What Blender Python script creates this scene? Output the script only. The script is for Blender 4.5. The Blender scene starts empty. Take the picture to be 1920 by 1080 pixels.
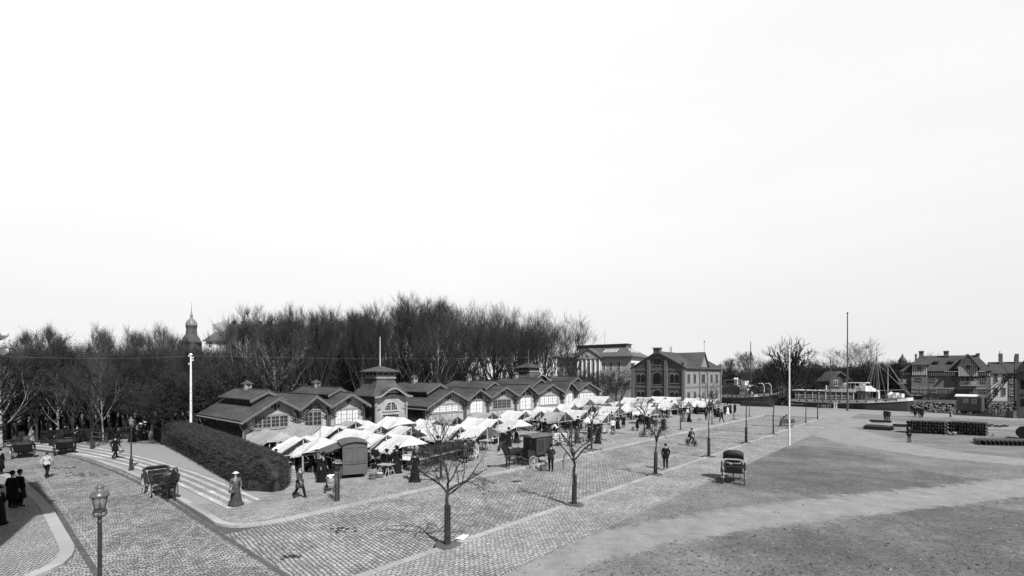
import bpy, math, random
from mathutils import Vector, Matrix
sc = bpy.context.scene
COL = sc.collection
R = math.radians
# ---------------------------------------------------------------- camera
HC, YH, F = 6.8, 706.0, 900.0            # eye height, horizon row and focal length (rows of the 1920x1080 photograph)
cd = bpy.data.cameras.new("camera"); cam = bpy.data.objects.new("camera", cd); COL.objects.link(cam)
cam.location = (0, 0, HC); cam.rotation_euler = (R(90), 0, 0)
cd.sensor_width = 36; cd.lens = 36*F/1920; cd.shift_y = (YH-540)/1920; cd.clip_start = .1; cd.clip_end = 6000
sc.camera = cam
# ---------------------------------------------------------------- sky and sun
SUN = Vector((.55, -.835, 0)).normalized(); ELEV = R(47)
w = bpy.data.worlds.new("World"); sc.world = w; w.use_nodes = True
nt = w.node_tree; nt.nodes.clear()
def N(nt, typ, **kw):
    n = nt.nodes.new(typ)
    for k, v in kw.items(): setattr(n, k, v)
    return n
sky = N(nt, 'ShaderNodeTexSky'); sky.sky_type = 'NISHITA'; sky.sun_disc = False
sky.sun_elevation = ELEV; sky.sun_rotation = math.atan2(SUN.x, SUN.y)
bw = N(nt, 'ShaderNodeRGBToBW'); nt.links.new(sky.outputs[0], bw.inputs[0])
tc = N(nt, 'ShaderNodeTexCoord'); sx = N(nt, 'ShaderNodeSeparateXYZ'); nt.links.new(tc.outputs['Generated'], sx.inputs[0])
def mr(nt, src, a, b, c, d):
    n = N(nt, 'ShaderNodeMapRange'); n.interpolation_type = 'SMOOTHSTEP'
    nt.links.new(src, n.inputs[0])
    for i, v in zip((1, 2, 3, 4), (a, b, c, d)): n.inputs[i].default_value = v
    return n.outputs[0]
def mth(nt, op, a, b):
    n = N(nt, 'ShaderNodeMath'); n.operation = op
    for i, v in enumerate((a, b)):
        if isinstance(v, (int, float)): n.inputs[i].default_value = v
        else: nt.links.new(v, n.inputs[i])
    return n.outputs[0]
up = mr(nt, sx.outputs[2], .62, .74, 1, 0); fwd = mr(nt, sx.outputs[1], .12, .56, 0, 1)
bank = mth(nt, 'MULTIPLY', up, fwd)                       # sky bright only in the camera's view, darker elsewhere to cut ambient light
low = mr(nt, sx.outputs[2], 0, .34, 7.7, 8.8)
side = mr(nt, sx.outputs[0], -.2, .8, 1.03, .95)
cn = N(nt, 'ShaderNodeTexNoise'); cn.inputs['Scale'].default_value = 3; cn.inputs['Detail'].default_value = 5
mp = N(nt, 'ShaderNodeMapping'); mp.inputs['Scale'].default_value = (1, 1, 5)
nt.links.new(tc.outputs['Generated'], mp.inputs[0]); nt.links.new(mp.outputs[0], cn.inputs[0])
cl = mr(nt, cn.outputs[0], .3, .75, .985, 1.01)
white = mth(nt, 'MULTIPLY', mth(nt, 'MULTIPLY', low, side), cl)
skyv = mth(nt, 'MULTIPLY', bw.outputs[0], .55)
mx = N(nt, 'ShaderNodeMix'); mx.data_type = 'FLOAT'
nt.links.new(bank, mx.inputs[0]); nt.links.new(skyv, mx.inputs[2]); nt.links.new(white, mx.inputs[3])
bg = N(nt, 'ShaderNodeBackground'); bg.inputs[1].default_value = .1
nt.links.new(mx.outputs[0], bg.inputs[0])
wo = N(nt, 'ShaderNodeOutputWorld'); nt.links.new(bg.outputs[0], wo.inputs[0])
sd = bpy.data.lights.new("sun", 'SUN'); sd.energy = 5.0; sd.angle = R(.55); sd.color = (1, 1, 1)
so = bpy.data.objects.new("sun", sd); COL.objects.link(so)
dvec = Vector((SUN.x*math.cos(ELEV), SUN.y*math.cos(ELEV), math.sin(ELEV)))
so.rotation_euler = dvec.to_track_quat('Z', 'Y').to_euler()
sc.view_settings.view_transform = 'Standard'; sc.view_settings.look = 'None'
sc.view_settings.exposure = .18; sc.view_settings.gamma = 1
sc.cycles.max_bounces = 5; sc.cycles.diffuse_bounces = 3
# ---------------------------------------------------------------- coordinates
U = Vector((805, 900, 0)).normalized(); V = Vector((-U.y, U.x, 0)); ANG = math.atan2(U.y, U.x)
def at(px, Z, z=0):                    # world point seen in column px at depth Z
    return Vector(((px-960)/F*Z, Z, z))
def G(px, py, h=0):                    # world point at height h seen at (px, py)
    Z = (HC-h)*F/(py-YH); return at(px, Z, h)
def HT(py, Z): return HC-(py-YH)*Z/F   # height of a point seen in row py at depth Z
def W(s, t, z=0): return Vector((U.x*s+V.x*t, U.y*s+V.y*t, z))
def ST(p): return (p.x*U.x+p.y*U.y, p.x*V.x+p.y*V.y)
def SX(px, t): r = (px-960)/F; return t*(U.y+U.x*r)/(U.x-U.y*r)
# ---------------------------------------------------------------- materials
MATS = {}
def mat(name, g, rough=.85, var=.25, scale=1.5, bump=0, bscale=None, spec=.3, metal=0, stretch=(1, 1, 1), coord='Object', detail=6):
    if name in MATS: return MATS[name]
    m = bpy.data.materials.new(name); m.use_nodes = True; t = m.node_tree; b = t.nodes['Principled BSDF']
    b.inputs['Roughness'].default_value = rough; b.inputs['Specular IOR Level'].default_value = spec
    b.inputs['Metallic'].default_value = metal
    tcn = N(t, 'ShaderNodeTexCoord'); mpn = N(t, 'ShaderNodeMapping'); mpn.inputs['Scale'].default_value = stretch
    t.links.new(tcn.outputs[coord], mpn.inputs[0])
    nz = N(t, 'ShaderNodeTexNoise'); nz.inputs['Scale'].default_value = scale; nz.inputs['Detail'].default_value = detail
    nz.inputs['Roughness'].default_value = .65
    t.links.new(mpn.outputs[0], nz.inputs[0])
    rp = N(t, 'ShaderNodeMapRange'); t.links.new(nz.outputs[0], rp.inputs[0])
    for i, v in zip((1, 2, 3, 4), (.3, .7, g*(1-var), g*(1+var))): rp.inputs[i].default_value = v
    t.links.new(rp.outputs[0], b.inputs['Base Color'])
    if bump:
        n2 = N(t, 'ShaderNodeTexNoise'); n2.inputs['Scale'].default_value = bscale or scale*8; n2.inputs['Detail'].default_value = 4
        t.links.new(mpn.outputs[0], n2.inputs[0])
        bp = N(t, 'ShaderNodeBump'); bp.inputs['Strength'].default_value = bump; bp.inputs['Distance'].default_value = .05
        t.links.new(n2.outputs[0], bp.inputs['Height']); t.links.new(bp.outputs[0], b.inputs['Normal'])
    MATS[name] = m; return m
def brickmat(name, g1, g2, mortar, bw_, bh, ms=.02, rot=0, warp=.05, var=.3, vscale=.35, bump=.3, vert=False, rough=.85, squash=1, offs=.5, spots=0):
    """setts, bricks, boards: brick texture on object coordinates, joints warped, tone drifting"""
    if name in MATS: return MATS[name]
    m = bpy.data.materials.new(name); m.use_nodes = True; t = m.node_tree; b = t.nodes['Principled BSDF']
    b.inputs['Roughness'].default_value = rough; b.inputs['Specular IOR Level'].default_value = .25
    tcn = N(t, 'ShaderNodeTexCoord'); src = tcn.outputs['Object']
    if vert:                                   # walls: use (x+y, z)
        sp = N(t, 'ShaderNodeSeparateXYZ'); t.links.new(src, sp.inputs[0])
        cb = N(t, 'ShaderNodeCombineXYZ'); t.links.new(mth(t, 'ADD', sp.outputs[0], sp.outputs[1]), cb.inputs[0]); t.links.new(sp.outputs[2], cb.inputs[1])
        src = cb.outputs[0]
    mpn = N(t, 'ShaderNodeMapping'); mpn.inputs['Rotation'].default_value = (0, 0, rot); t.links.new(src, mpn.inputs[0])
    wn = N(t, 'ShaderNodeTexNoise'); wn.inputs['Scale'].default_value = 1.3; wn.inputs['Detail'].default_value = 3
    t.links.new(mpn.outputs[0], wn.inputs[0])
    sub = N(t, 'ShaderNodeVectorMath'); sub.operation = 'SUBTRACT'; t.links.new(wn.outputs['Color'], sub.inputs[0]); sub.inputs[1].default_value = (.5, .5, .5)
    scl = N(t, 'ShaderNodeVectorMath'); scl.operation = 'SCALE'; t.links.new(sub.outputs[0], scl.inputs[0]); scl.inputs['Scale'].default_value = warp*4
    ad = N(t, 'ShaderNodeVectorMath'); ad.operation = 'ADD'; t.links.new(mpn.outputs[0], ad.inputs[0]); t.links.new(scl.outputs[0], ad.inputs[1])
    if warp and not vert:
        w2 = N(t, 'ShaderNodeTexNoise'); w2.inputs['Scale'].default_value = 5.5; w2.inputs['Detail'].default_value = 2; t.links.new(mpn.outputs[0], w2.inputs[0])
        s3 = N(t, 'ShaderNodeVectorMath'); s3.operation = 'SUBTRACT'; t.links.new(w2.outputs['Color'], s3.inputs[0]); s3.inputs[1].default_value = (.5, .5, .5)
        s4 = N(t, 'ShaderNodeVectorMath'); s4.operation = 'SCALE'; t.links.new(s3.outputs[0], s4.inputs[0]); s4.inputs['Scale'].default_value = bh*.55
        a2 = N(t, 'ShaderNodeVectorMath'); a2.operation = 'ADD'; t.links.new(ad.outputs[0], a2.inputs[0]); t.links.new(s4.outputs[0], a2.inputs[1]); ad = a2
    br = N(t, 'ShaderNodeTexBrick'); t.links.new(ad.outputs[0], br.inputs['Vector']); br.offset = offs; br.squash = squash
    br.inputs['Scale'].default_value = 1; br.inputs['Brick Width'].default_value = bw_; br.inputs['Row Height'].default_value = bh
    br.inputs['Mortar Size'].default_value = ms; br.inputs['Mortar Smooth'].default_value = .35
    br.inputs['Color1'].default_value = (g1, g1, g1, 1); br.inputs['Color2'].default_value = (g2, g2, g2, 1); br.inputs['Mortar'].default_value = (mortar,)*3+(1,)
    vn = N(t, 'ShaderNodeTexNoise'); vn.inputs['Scale'].default_value = vscale; vn.inputs['Detail'].default_value = 7; vn.inputs['Roughness'].default_value = .7
    t.links.new(tcn.outputs['Object'], vn.inputs[0])
    f = mr(t, vn.outputs[0], .32, .68, 1-var, 1+var*.6)
    mu = N(t, 'ShaderNodeVectorMath'); mu.operation = 'SCALE'; t.links.new(br.outputs[0], mu.inputs[0]); t.links.new(f, mu.inputs['Scale'])
    out = mu.outputs[0]
    if spots:                                  # dung, wet and worn spots of their own shape
        s2 = N(t, 'ShaderNodeTexNoise'); s2.inputs['Scale'].default_value = 1.1; s2.inputs['Detail'].default_value = 8; s2.inputs['Roughness'].default_value = .8
        m3 = N(t, 'ShaderNodeMapping'); m3.inputs['Location'].default_value = (7, 3, 0); m3.inputs['Scale'].default_value = (1, .55, 1)
        t.links.new(tcn.outputs['Object'], m3.inputs[0]); t.links.new(m3.outputs[0], s2.inputs[0])
        k = mr(t, s2.outputs[0], .60, .72, 1, 1-spots)
        m4 = N(t, 'ShaderNodeVectorMath'); m4.operation = 'SCALE'; t.links.new(out, m4.inputs[0]); t.links.new(k, m4.inputs['Scale']); out = m4.outputs[0]
    t.links.new(out, b.inputs['Base Color'])
    if bump:
        bp = N(t, 'ShaderNodeBump'); bp.inputs['Strength'].default_value = bump; bp.inputs['Distance'].default_value = .02; bp.invert = True
        t.links.new(br.outputs['Fac'], bp.inputs['Height']); t.links.new(bp.outputs[0], b.inputs['Normal'])
    MATS[name] = m; return m
def glassmat(name, g, rough=.08):
    return mat(name, g, rough=rough, var=.5, scale=.9, spec=.5)
# ---------------------------------------------------------------- mesh building
class MB:
    def __init__(s): s.v = []; s.f = []
    def add(s, vs, fs):
        o = len(s.v); s.v += [tuple(v) for v in vs]; s.f += [tuple(i+o for i in f) for f in fs]; return s
    def box(s, c, d, rz=0):
        x, y, z = (k/2 for k in d); ca, sa = math.cos(rz), math.sin(rz)
        vs = [(c[0]+a*x*ca-b*y*sa, c[1]+a*x*sa+b*y*ca, c[2]+e*z) for e in (-1, 1) for a, b in ((-1, -1), (1, -1), (1, 1), (-1, 1))]
        return s.add(vs, [(3, 2, 1, 0), (4, 5, 6, 7), (0, 1, 5, 4), (1, 2, 6, 5), (2, 3, 7, 6), (3, 0, 4, 7)])
    def rng(s, x0, x1, y0, y1, z0, z1): return s.box(((x0+x1)/2, (y0+y1)/2, (z0+z1)/2), (x1-x0, y1-y0, z1-z0))
    def beam(s, p, q, w_, h=None):
        p = Vector(p); q = Vector(q); d = (q-p)
        if d.length < 1e-6: return s
        d.normalize(); up_ = Vector((0, 0, 1)) if abs(d.z) < .95 else Vector((0, 1, 0))
        a = d.cross(up_).normalized()*w_/2; b = d.cross(a).normalized()*(h or w_)/2
        vs = [p-a-b, p+a-b, p+a+b, p-a+b, q-a-b, q+a-b, q+a+b, q-a+b]
        return s.add(vs, [(0, 1, 2, 3), (7, 6, 5, 4), (4, 5, 1, 0), (5, 6, 2, 1), (6, 7, 3, 2), (7, 4, 0, 3)])
    def tube(s, p, q, r0, r1=None, n=6, cap=True): return s.path([p, q], [r0, r0 if r1 is None else r1], n, cap)
    def path(s, pts, rad, n=6, cap=True, closed=False):
        pts = [Vector(p) for p in pts]; k = len(pts)
        if isinstance(rad, (int, float)): rad = [rad]*k
        o = len(s.v); a = None
        for i, p in enumerate(pts):
            if closed: d = pts[(i+1) % k]-pts[i-1]
            else: d = pts[min(i+1, k-1)]-pts[max(i-1, 0)]
            d = d.normalized() if d.length > 1e-9 else Vector((0, 0, 1))
            if a is None:
                a = d.cross(Vector((0, 0, 1)) if abs(d.z) < .9 else Vector((1, 0, 0))).normalized()
            else:
                a = a-d*a.dot(d); a = a.normalized() if a.length > 1e-6 else d.orthogonal().normalized()
            b = d.cross(a)
            for j in range(n):
                th = 2*math.pi*j/n; s.v.append(tuple(p+(a*math.cos(th)+b*math.sin(th))*rad[i]))
        m = k if closed else k-1
        for i in range(m):
            for j in range(n):
                A = o+i*n; B = o+((i+1) % k)*n; s.f.append((A+j, A+(j+1) % n, B+(j+1) % n, B+j))
        if cap and not closed and n > 2:
            s.f.append(tuple(o+j for j in reversed(range(n)))); s.f.append(tuple(o+(k-1)*n+j for j in range(n)))
        return s
    def lathe(s, prof, n=12, c=(0, 0, 0), sx=1, sy=1, wob=None, shift=None):
        o = len(s.v)
        for i, (r, z) in enumerate(prof):
            for j in range(n):
                th = 2*math.pi*j/n; q = r*(wob(th, i, z) if wob else 1); ox, oy = shift(z) if shift else (0, 0)
                s.v.append((c[0]+ox+q*math.cos(th)*sx, c[1]+oy+q*math.sin(th)*sy, c[2]+z))
        for i in range(len(prof)-1):
            for j in range(n):
                A = o+i*n; B = A+n; s.f.append((A+j, A+(j+1) % n, B+(j+1) % n, B+j))
        s.f.append(tuple(o+j for j in reversed(range(n)))); s.f.append(tuple(o+(len(prof)-1)*n+j for j in range(n)))
        return s
    def ell(s, c, r, n=8, m=6):
        prof = [(max(1e-3, math.sin(math.pi*i/m)), -math.cos(math.pi*i/m)*r[2]) for i in range(m+1)]
        return s.lathe(prof, n, c, r[0], r[1])
    def prism(s, pts, a, b):            # pts: list of 3D base points, extruded by vector b*a
        k = len(pts); off = Vector(b)*a; vs = [Vector(p) for p in pts]+[Vector(p)+off for p in pts]
        fs = [tuple(range(k))[::-1], tuple(range(k, 2*k))]+[(i, (i+1) % k, k+(i+1) % k, k+i) for i in range(k)]
        return s.add(vs, fs)
    def xz(s, pts, y0, y1): return s.prism([(x, y0, z) for x, z in pts], 1, (0, y1-y0, 0))
    def yz(s, pts, x0, x1): return s.prism([(x0, y, z) for y, z in pts], 1, (x1-x0, 0, 0))
    def slab(s, pts, z0, z1): return s.prism([(p[0], p[1], z0) for p in pts], 1, (0, 0, z1-z0))
    def mesh(s, name, m, smooth=False):
        me = bpy.data.meshes.new(name); me.from_pydata(s.v, [], s.f)
        me.materials.append(m)
        if smooth: me.polygons.foreach_set('use_smooth', [True]*len(me.polygons))
        me.update(); return me
    def build(s, name, m, parent=None, smooth=False, fix=True):
        me = s.mesh(name, m, smooth)
        if fix and len(s.f) < 6000:
            import bmesh
            bm = bmesh.new(); bm.from_mesh(me); bmesh.ops.recalc_face_normals(bm, faces=bm.faces); bm.to_mesh(me); bm.free()
        return link(name, me, parent)
def link(name, me, parent=None):
    o = bpy.data.objects.new(name, me); COL.objects.link(o)
    if parent: o.parent = parent
    return o
def tag(o, label, cat, group=None, kind=None):
    if label: o['label'] = label
    if cat: o['category'] = cat
    if group: o['group'] = group
    if kind: o['kind'] = kind
    return o
def thing(name, label, cat, loc=(0, 0, 0), rz=0, group=None, scale=None):
    o = bpy.data.objects.new(name, None); COL.objects.link(o); o.location = loc; o.rotation_euler = (0, 0, rz)
    o.empty_display_size = .2
    if scale: o.scale = (scale,)*3 if isinstance(scale, (int, float)) else scale
    return tag(o, label, cat, group)
def struct(o): o['kind'] = 'structure'; return o
def dup(root, loc, rz, label=None, group=None, cat=None, scale=None, mats=None):
    def cp(o, par):
        c = o.copy(); COL.objects.link(c)
        if par: c.parent = par
        if mats and c.data and o.name.split('.')[0] in mats:
            c.material_slots[0].link = 'OBJECT'; c.material_slots[0].material = mats[o.name.split('.')[0]]
        for ch in KIDS.get(o.name, list(o.children)): cp(ch, c)
        return c
    r = cp(root, None); r.location = loc; r.rotation_euler = (0, 0, rz)
    if scale: r.scale = (scale,)*3 if isinstance(scale, (int, float)) else scale
    tag(r, label, cat, group); return r
KIDS = {}
def freeze(root):                       # remember the children once: o.children is slow
    for o in [root]+list(root.children_recursive): KIDS[o.name] = list(o.children)
def hide_proto(root):                   # a prototype that is not itself placed is deleted at the end
    PROTOS.append(root)
PROTOS = []
# ================================================================ materials
M_cob = brickmat('setts_street', .24, .44, .04, .27, .165, .024, rot=ANG, warp=.04, var=.3, spots=.45, bump=.5)
M_cob2 = brickmat('setts_road', .20, .42, .04, .21, .14, .022, rot=ANG+R(90), warp=.08, var=.3, spots=.4, bump=.5)
M_cobp = brickmat('setts_pavement', .27, .44, .06, .22, .15, .02, rot=ANG+R(90), warp=.06, var=.24, spots=.25, bump=.4)
M_cobl = brickmat('setts_corner', .29, .41, .05, .17, .13, .02, rot=ANG+R(20), warp=.06, var=.15, bump=.4)
M_kerb = brickmat('kerb_granite', .31, .40, .10, 1.1, 3, .012, rot=-ANG, warp=0, var=.12, bump=.1)
M_slab = brickmat('stone_slabs', .42, .56, .12, 1.1, .9, .014, rot=-ANG, warp=.02, var=.25, bump=.1)
M_gutter = mat('gutter_stone', .09, var=.4, scale=3)
M_gravel = mat('gravel', .29, var=.16, scale=6, bump=.3, bscale=40, detail=10)
M_market = mat('market_gravel', .27, var=.35, scale=1.2, bump=.3, bscale=30, detail=9)
M_quay = mat('quay_gravel', .255, var=.2, scale=.5, bump=.2, bscale=30, detail=9, stretch=(.4, 1.2, 1))
M_park = mat('park_earth', .09, var=.5, scale=.8, bump=.4, bscale=10, detail=9)
M_quaywall = brickmat('quay_wall', .09, .14, .04, 1.2, .4, .03, vert=True, warp=.02)
M_riprap = mat('rubble_stone', .14, var=.8, scale=1.1, bump=1, bscale=5, detail=4)
M_far = mat('far_ground', .08, var=.4, scale=.3, detail=8)
def ground_field_mat():
    m = bpy.data.materials.new('trodden_field'); m.use_nodes = True; t = m.node_tree; b = t.nodes['Principled BSDF']
    b.inputs['Roughness'].default_value = .95; b.inputs['Specular IOR Level'].default_value = .1
    tcn = N(t, 'ShaderNodeTexCoord'); P = tcn.outputs['Object']
    def nz(sc_, det, ro=.6, st=(1, 1, 1), loc=(0, 0, 0)):
        mp_ = N(t, 'ShaderNodeMapping'); mp_.inputs['Scale'].default_value = st; mp_.inputs['Location'].default_value = loc; t.links.new(P, mp_.inputs[0])
        n = N(t, 'ShaderNodeTexNoise'); n.inputs['Scale'].default_value = sc_; n.inputs['Detail'].default_value = det; n.inputs['Roughness'].default_value = ro
        t.links.new(mp_.outputs[0], n.inputs[0]); return n.outputs[0]
    a1 = N(t, 'ShaderNodeAttribute'); a1.attribute_name = 'path'; a2 = N(t, 'ShaderNodeAttribute'); a2.attribute_name = 'turf'
    edge = nz(1.4, 8, .7)
    pth = mr(t, mth(t, 'ADD', a1.outputs['Fac'], mth(t, 'MULTIPLY', mth(t, 'SUBTRACT', edge, .5), 1.5)), .36, .66, 0, 1)
    base = mr(t, nz(.35, 8, .65), .3, .7, .15, .235)
    speck = mr(t, nz(7, 8, .8, (1, .6, 1)), .52, .66, 0, 1)
    tn = mr(t, mth(t, 'ADD', a2.outputs['Fac'], mth(t, 'MULTIPLY', mth(t, 'SUBTRACT', nz(.9, 9, .75), .5), 1.6)), .45, 1.0, 0, 1)
    dark = mth(t, 'MULTIPLY', tn, mth(t, 'ADD', mth(t, 'MULTIPLY', speck, .9), .08))
    v = mth(t, 'MULTIPLY', base, mth(t, 'SUBTRACT', 1, mth(t, 'MULTIPLY', dark, .85)))
    v = mth(t, 'MULTIPLY', v, mth(t, 'SUBTRACT', 1, mth(t, 'MULTIPLY', tn, .26)))
    fine = mth(t, 'MULTIPLY', mr(t, nz(22, 4, .8), .38, .62, .62, 1.32), mr(t, nz(4.5, 5, .75), .35, .65, .78, 1.18))
    v = mth(t, 'MULTIPLY', v, fine)
    stones = mr(t, nz(11, 3, .5, (1, 1, 1), (5, 5, 0)), .70, .73, 0, .4)
    v = mth(t, 'ADD', v, stones)
    pv = mth(t, 'MULTIPLY', mr(t, nz(.8, 6), .3, .7, .235, .30), mth(t, 'MULTIPLY', mr(t, nz(20, 4, .8), .38, .62, .72, 1.25), mr(t, nz(3.2, 6, .7, (.5, 1, 1)), .35, .65, .9, 1.08)))
    mxn = N(t, 'ShaderNodeMix'); mxn.data_type = 'FLOAT'; t.links.new(pth, mxn.inputs[0]); t.links.new(v, mxn.inputs[2]); t.links.new(pv, mxn.inputs[3])
    t.links.new(mxn.outputs[0], b.inputs['Base Color'])
    bp = N(t, 'ShaderNodeBump'); bp.inputs['Strength'].default_value = .5; bp.inputs['Distance'].default_value = .04
    t.links.new(nz(14, 6, .8), bp.inputs['Height']); t.links.new(bp.outputs[0], b.inputs['Normal'])
    return m
M_field = ground_field_mat()
RZ = -.10                                # level of the carriageways; pavements and the market place are at 0
QS = lambda t: 119.3+.19*t               # quay edge
def sheet(name, st, z, m): return struct(MB().add([W(s, t, z) for s, t in st], [tuple(range(len(st)))]).build(name, m))
def kslab(name, st, z0, z1, m): return struct(MB().slab([W(s, t) for s, t in st], z0, z1).build(name, m))
# near land: one base sheet out to the quay; carriageways lie on it
sheet('ground', [(-700, -400), (QS(-400), -400), (QS(62), 62), (170, 90), (260, 200), (900, 500), (900, 1400), (-700, 1400)], RZ-.004, M_far)
sheet('roadway', [(7.3, 15.2), (93, 15.2), (93, 23.32), (7.3, 23.32)], RZ, M_cob)
sheet('cross_road', [(-60, -60), (7.3, -60), (7.3, 27), (7.5, 39.4), (7.1, 44.8), (6.2, 53.9), (4.8, 60.7), (1.7, 71), (-6, 90), (-30, 120), (-60, 130)], RZ, M_cob2)
# kerbs and raised surfaces
arc = [(7.5, 26.8), (7.45, 25.2), (7.6, 24.6), (7.78, 24.2), (8.05, 23.85), (8.4, 23.6), (8.85, 23.42), (9.8, 23.3)]     # street corner, from (5.6,26.6) to (8.9,23.3)
westk = [(1.7, 71), (4.8, 60.7), (6.2, 53.9), (7.1, 44.8), (7.4, 39.4), (7.5, 33)]
outline = [(-30, 120), (-6, 90)]+westk+arc
kslab('market_place', [(QS(62)-.5, 62), (600, 700), (-300, 700)]+outline+[(93, 23.3), (93, 30), (QS(30)-.02, 30)], RZ-.3, -.006, M_market)
def ribbon(name, pts, w_, z0, z1, m, closed=False):
    """a kerb of width w_ to the left of the st polyline"""
    P = [Vector((s, t, 0)) for s, t in pts]; L = []; P2 = []; n = len(P)
    for i, p in enumerate(P):
        d = (P[min(i+1, n-1)]-P[max(i-1, 0)]).normalized(); nn = Vector((-d.y, d.x, 0)); L.append(p+nn*w_); P2.append(p-nn*.012)
    mb = MB()
    for i in range(n-1):
        q = [W(a.x, a.y) for a in (P2[i], P2[i+1], L[i+1], L[i])]
        mb.slab(q, z0, z1)
    return struct(mb.build(name, m))
ribbon('kerb', outline[1:]+[(30, 23.3), (60, 23.3), (93, 23.3)], .32, RZ-.2, .012, M_kerb)
kslab('tree_pavement', [(7.3, 11.35), (7.3, 14.9), (94, 14.9), (94, 11.35)], RZ-.3, 0, M_cobp)
ribbon('kerb', [(93, 14.94), (50, 14.94), (7.3, 14.94), (7.3, 8), (7.3, -30)], .34, RZ-.2, .012, M_kerb)
ribbon('kerb', [(7.3, 11.2), (50, 11.2), (94, 11.2)], .16, RZ-.2, .008, M_cobl)
kslab('quay_apron', [(93, 11.2), (93, 30), (QS(30), 30), (QS(11.2), 11.2)], RZ-.3, .002, M_quay)
# trodden field with its paths: a fine grid carrying two painted-on wear masks
def seg_d(p, a, b):
    ab = b-a; k = max(0, min(1, (p-a).dot(ab)/ab.dot(ab))); return (p-(a+ab*k)).length, k
bands = []
for pl in ([(940, 1100, 60), (1060, 1048, 58), (1180, 1010, 52), (1400, 972, 42), (1617, 946, 35), (1920, 913, 23), (2200, 890, 18)],
           [(1500, 797, 16), (1560, 809, 16), (1640, 832, 20), (1760, 852, 19), (1920, 867, 19), (2200, 900, 16)],
           [(1500, 797, 16), (1600, 790, 14), (1700, 797, 8), (1920, 803, 6)]):
    q = []
    for x, y, h in pl:
        a = G(x, y-h/2); b = G(x, y+h/2); q.append(((a+b)/2, (a-b).length/2*.72))
    bands.append(q)
def pathf(p):
    best = 0
    for q in bands:
        for (a, ra), (b, rb) in zip(q, q[1:]):
            d, k = seg_d(p, a, b); r = ra+(rb-ra)*k
            best = max(best, min(1, max(0, .5+(r-d)/2.2)))
    return best
turfs = [(G(1470, 880), 6, 4), (G(1560, 905), 7, 3), (G(1400, 905), 2.5, 1.6), (G(1680, 1050), 5, 3.5), (G(1500, 1030), 4.5, 2.4), (G(1880, 1070), 5, 3), (G(1850, 985), 6, 2), (G(1520, 850), 6, 3), (G(1740, 905), 6, 3)]
def turff(p):
    v = .25
    for c, r, r2 in turfs:
        d = (p-c).length/(r*1.2); v = max(v, 1-d*d*.7)
    return max(0, min(1, v))
def grid_field():
    ss = [7.62]; 
    while ss[-1] < 124: ss.append(ss[-1]+(.35 if ss[-1] < 60 else 1.0))
    ts = [11.2]
    while ts[-1] > -45: ts.append(ts[-1]-.35)
    ts += [-60, -120, -400]
    v = []; pf = []; tf = []; f = []
    nS = len(ss)
    for t in ts:
        for i, s in enumerate(ss):
            q = QS(t)*(s-7.62)/(ss[-1]-7.62)*1.0+7.62*(1-(s-7.62)/(ss[-1]-7.62))
            p = W(q, t, 0); v.append(tuple(p)); pf.append(max(pathf(p), 1 if q > 107 else 0)); tf.append(turff(p))
    for j in range(len(ts)-1):
        for i in range(nS-1):
            a = j*nS+i; f.append((a, a+nS, a+nS+1, a+1))
    me = bpy.data.meshes.new('field'); me.from_pydata(v, [], f); me.materials.append(M_field)
    for nm, d in (('path', pf), ('turf', tf)):
        at_ = me.attributes.new(nm, 'FLOAT', 'POINT'); at_.data.foreach_set('value', d)
    me.update(); struct(link('dirt_field', me))
grid_field()
# quay wall, water, far bank
struct(MB().prism([W(QS(62), 62, .002), W(QS(62), 62, -3.2), W(QS(62)+.5, 62, -3.2), W(QS(62)+.5, 62, .002)], 1, W(QS(-400), -400)-W(QS(62), 62)).build('quay_wall', M_quaywall))
mw = bpy.data.materials.new('canal_water'); mw.use_nodes = True; t_ = mw.node_tree; b_ = t_.nodes['Principled BSDF']
b_.inputs['Base Color'].default_value = (.02, .02, .02, 1); b_.inputs['Roughness'].default_value = .12
nw = N(t_, 'ShaderNodeTexNoise'); nw.inputs['Scale'].default_value = 1.5; nw.inputs['Detail'].default_value = 4
tw = N(t_, 'ShaderNodeTexCoord'); t_.links.new(tw.outputs['Object'], nw.inputs[0])
bpw = N(t_, 'ShaderNodeBump'); bpw.inputs['Strength'].default_value = .35; bpw.inputs['Distance'].default_value = .1
t_.links.new(nw.outputs[0], bpw.inputs['Height']); t_.links.new(bpw.outputs[0], b_.inputs['Normal'])
struct(MB().add([(20, 100, -1.6), (600, -600, -1.6), (900, -600, -1.6), (600, 118, -1.6), (70, 260, -1.6), (30, 260, -1.6)], [(0, 1, 2, 3, 4, 5)]).build('canal_water', mw))
FZ = .9
bank_l = [(620, 115), (170, 115), (94, 116), (76, 150), (62, 215), (60, 420)]
struct(MB().slab([(x, y) for x, y in bank_l]+[(60, 1800), (2500, 1800), (2500, 115)], -2.5, FZ).build('far_ground', M_far))
mbk = MB()
rnd = random.Random(5)
for i in range(len(bank_l)-3):
    a = Vector(bank_l[i]+(0,)); b = Vector(bank_l[i+1]+(0,)); n = int((b-a).length/.72)
    nrm = Vector(((b-a).y, -(b-a).x, 0)).normalized()
    if nrm.y > 0: nrm = -nrm
    for k in range(n):
        for zz in (-1.6, -1.15, -.7, -.25, .2, .6):
            p = a.lerp(b, (k+rnd.random()*.8)/n)+nrm*(.25+(FZ-zz)*.35)
            mbk.ell((p.x, p.y, zz+rnd.uniform(-.15, .15)), (rnd.uniform(.2, .62), rnd.uniform(.3, .45), rnd.uniform(.14, .34)), 5, 3)
struct(mbk.build('stone_bank', M_riprap))
sheet('park_ground', [(13.6, 31), (13.6, 43), (14.6, 43.2), (14.6, 62), (QS(62)-3, 60), (260, 300), (-300, 500), (-300, 128), (-30, 124), (-6, 93), (2.6, 74), (6.6, 66), (13.4, 66)], 0.0, M_park)
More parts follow.
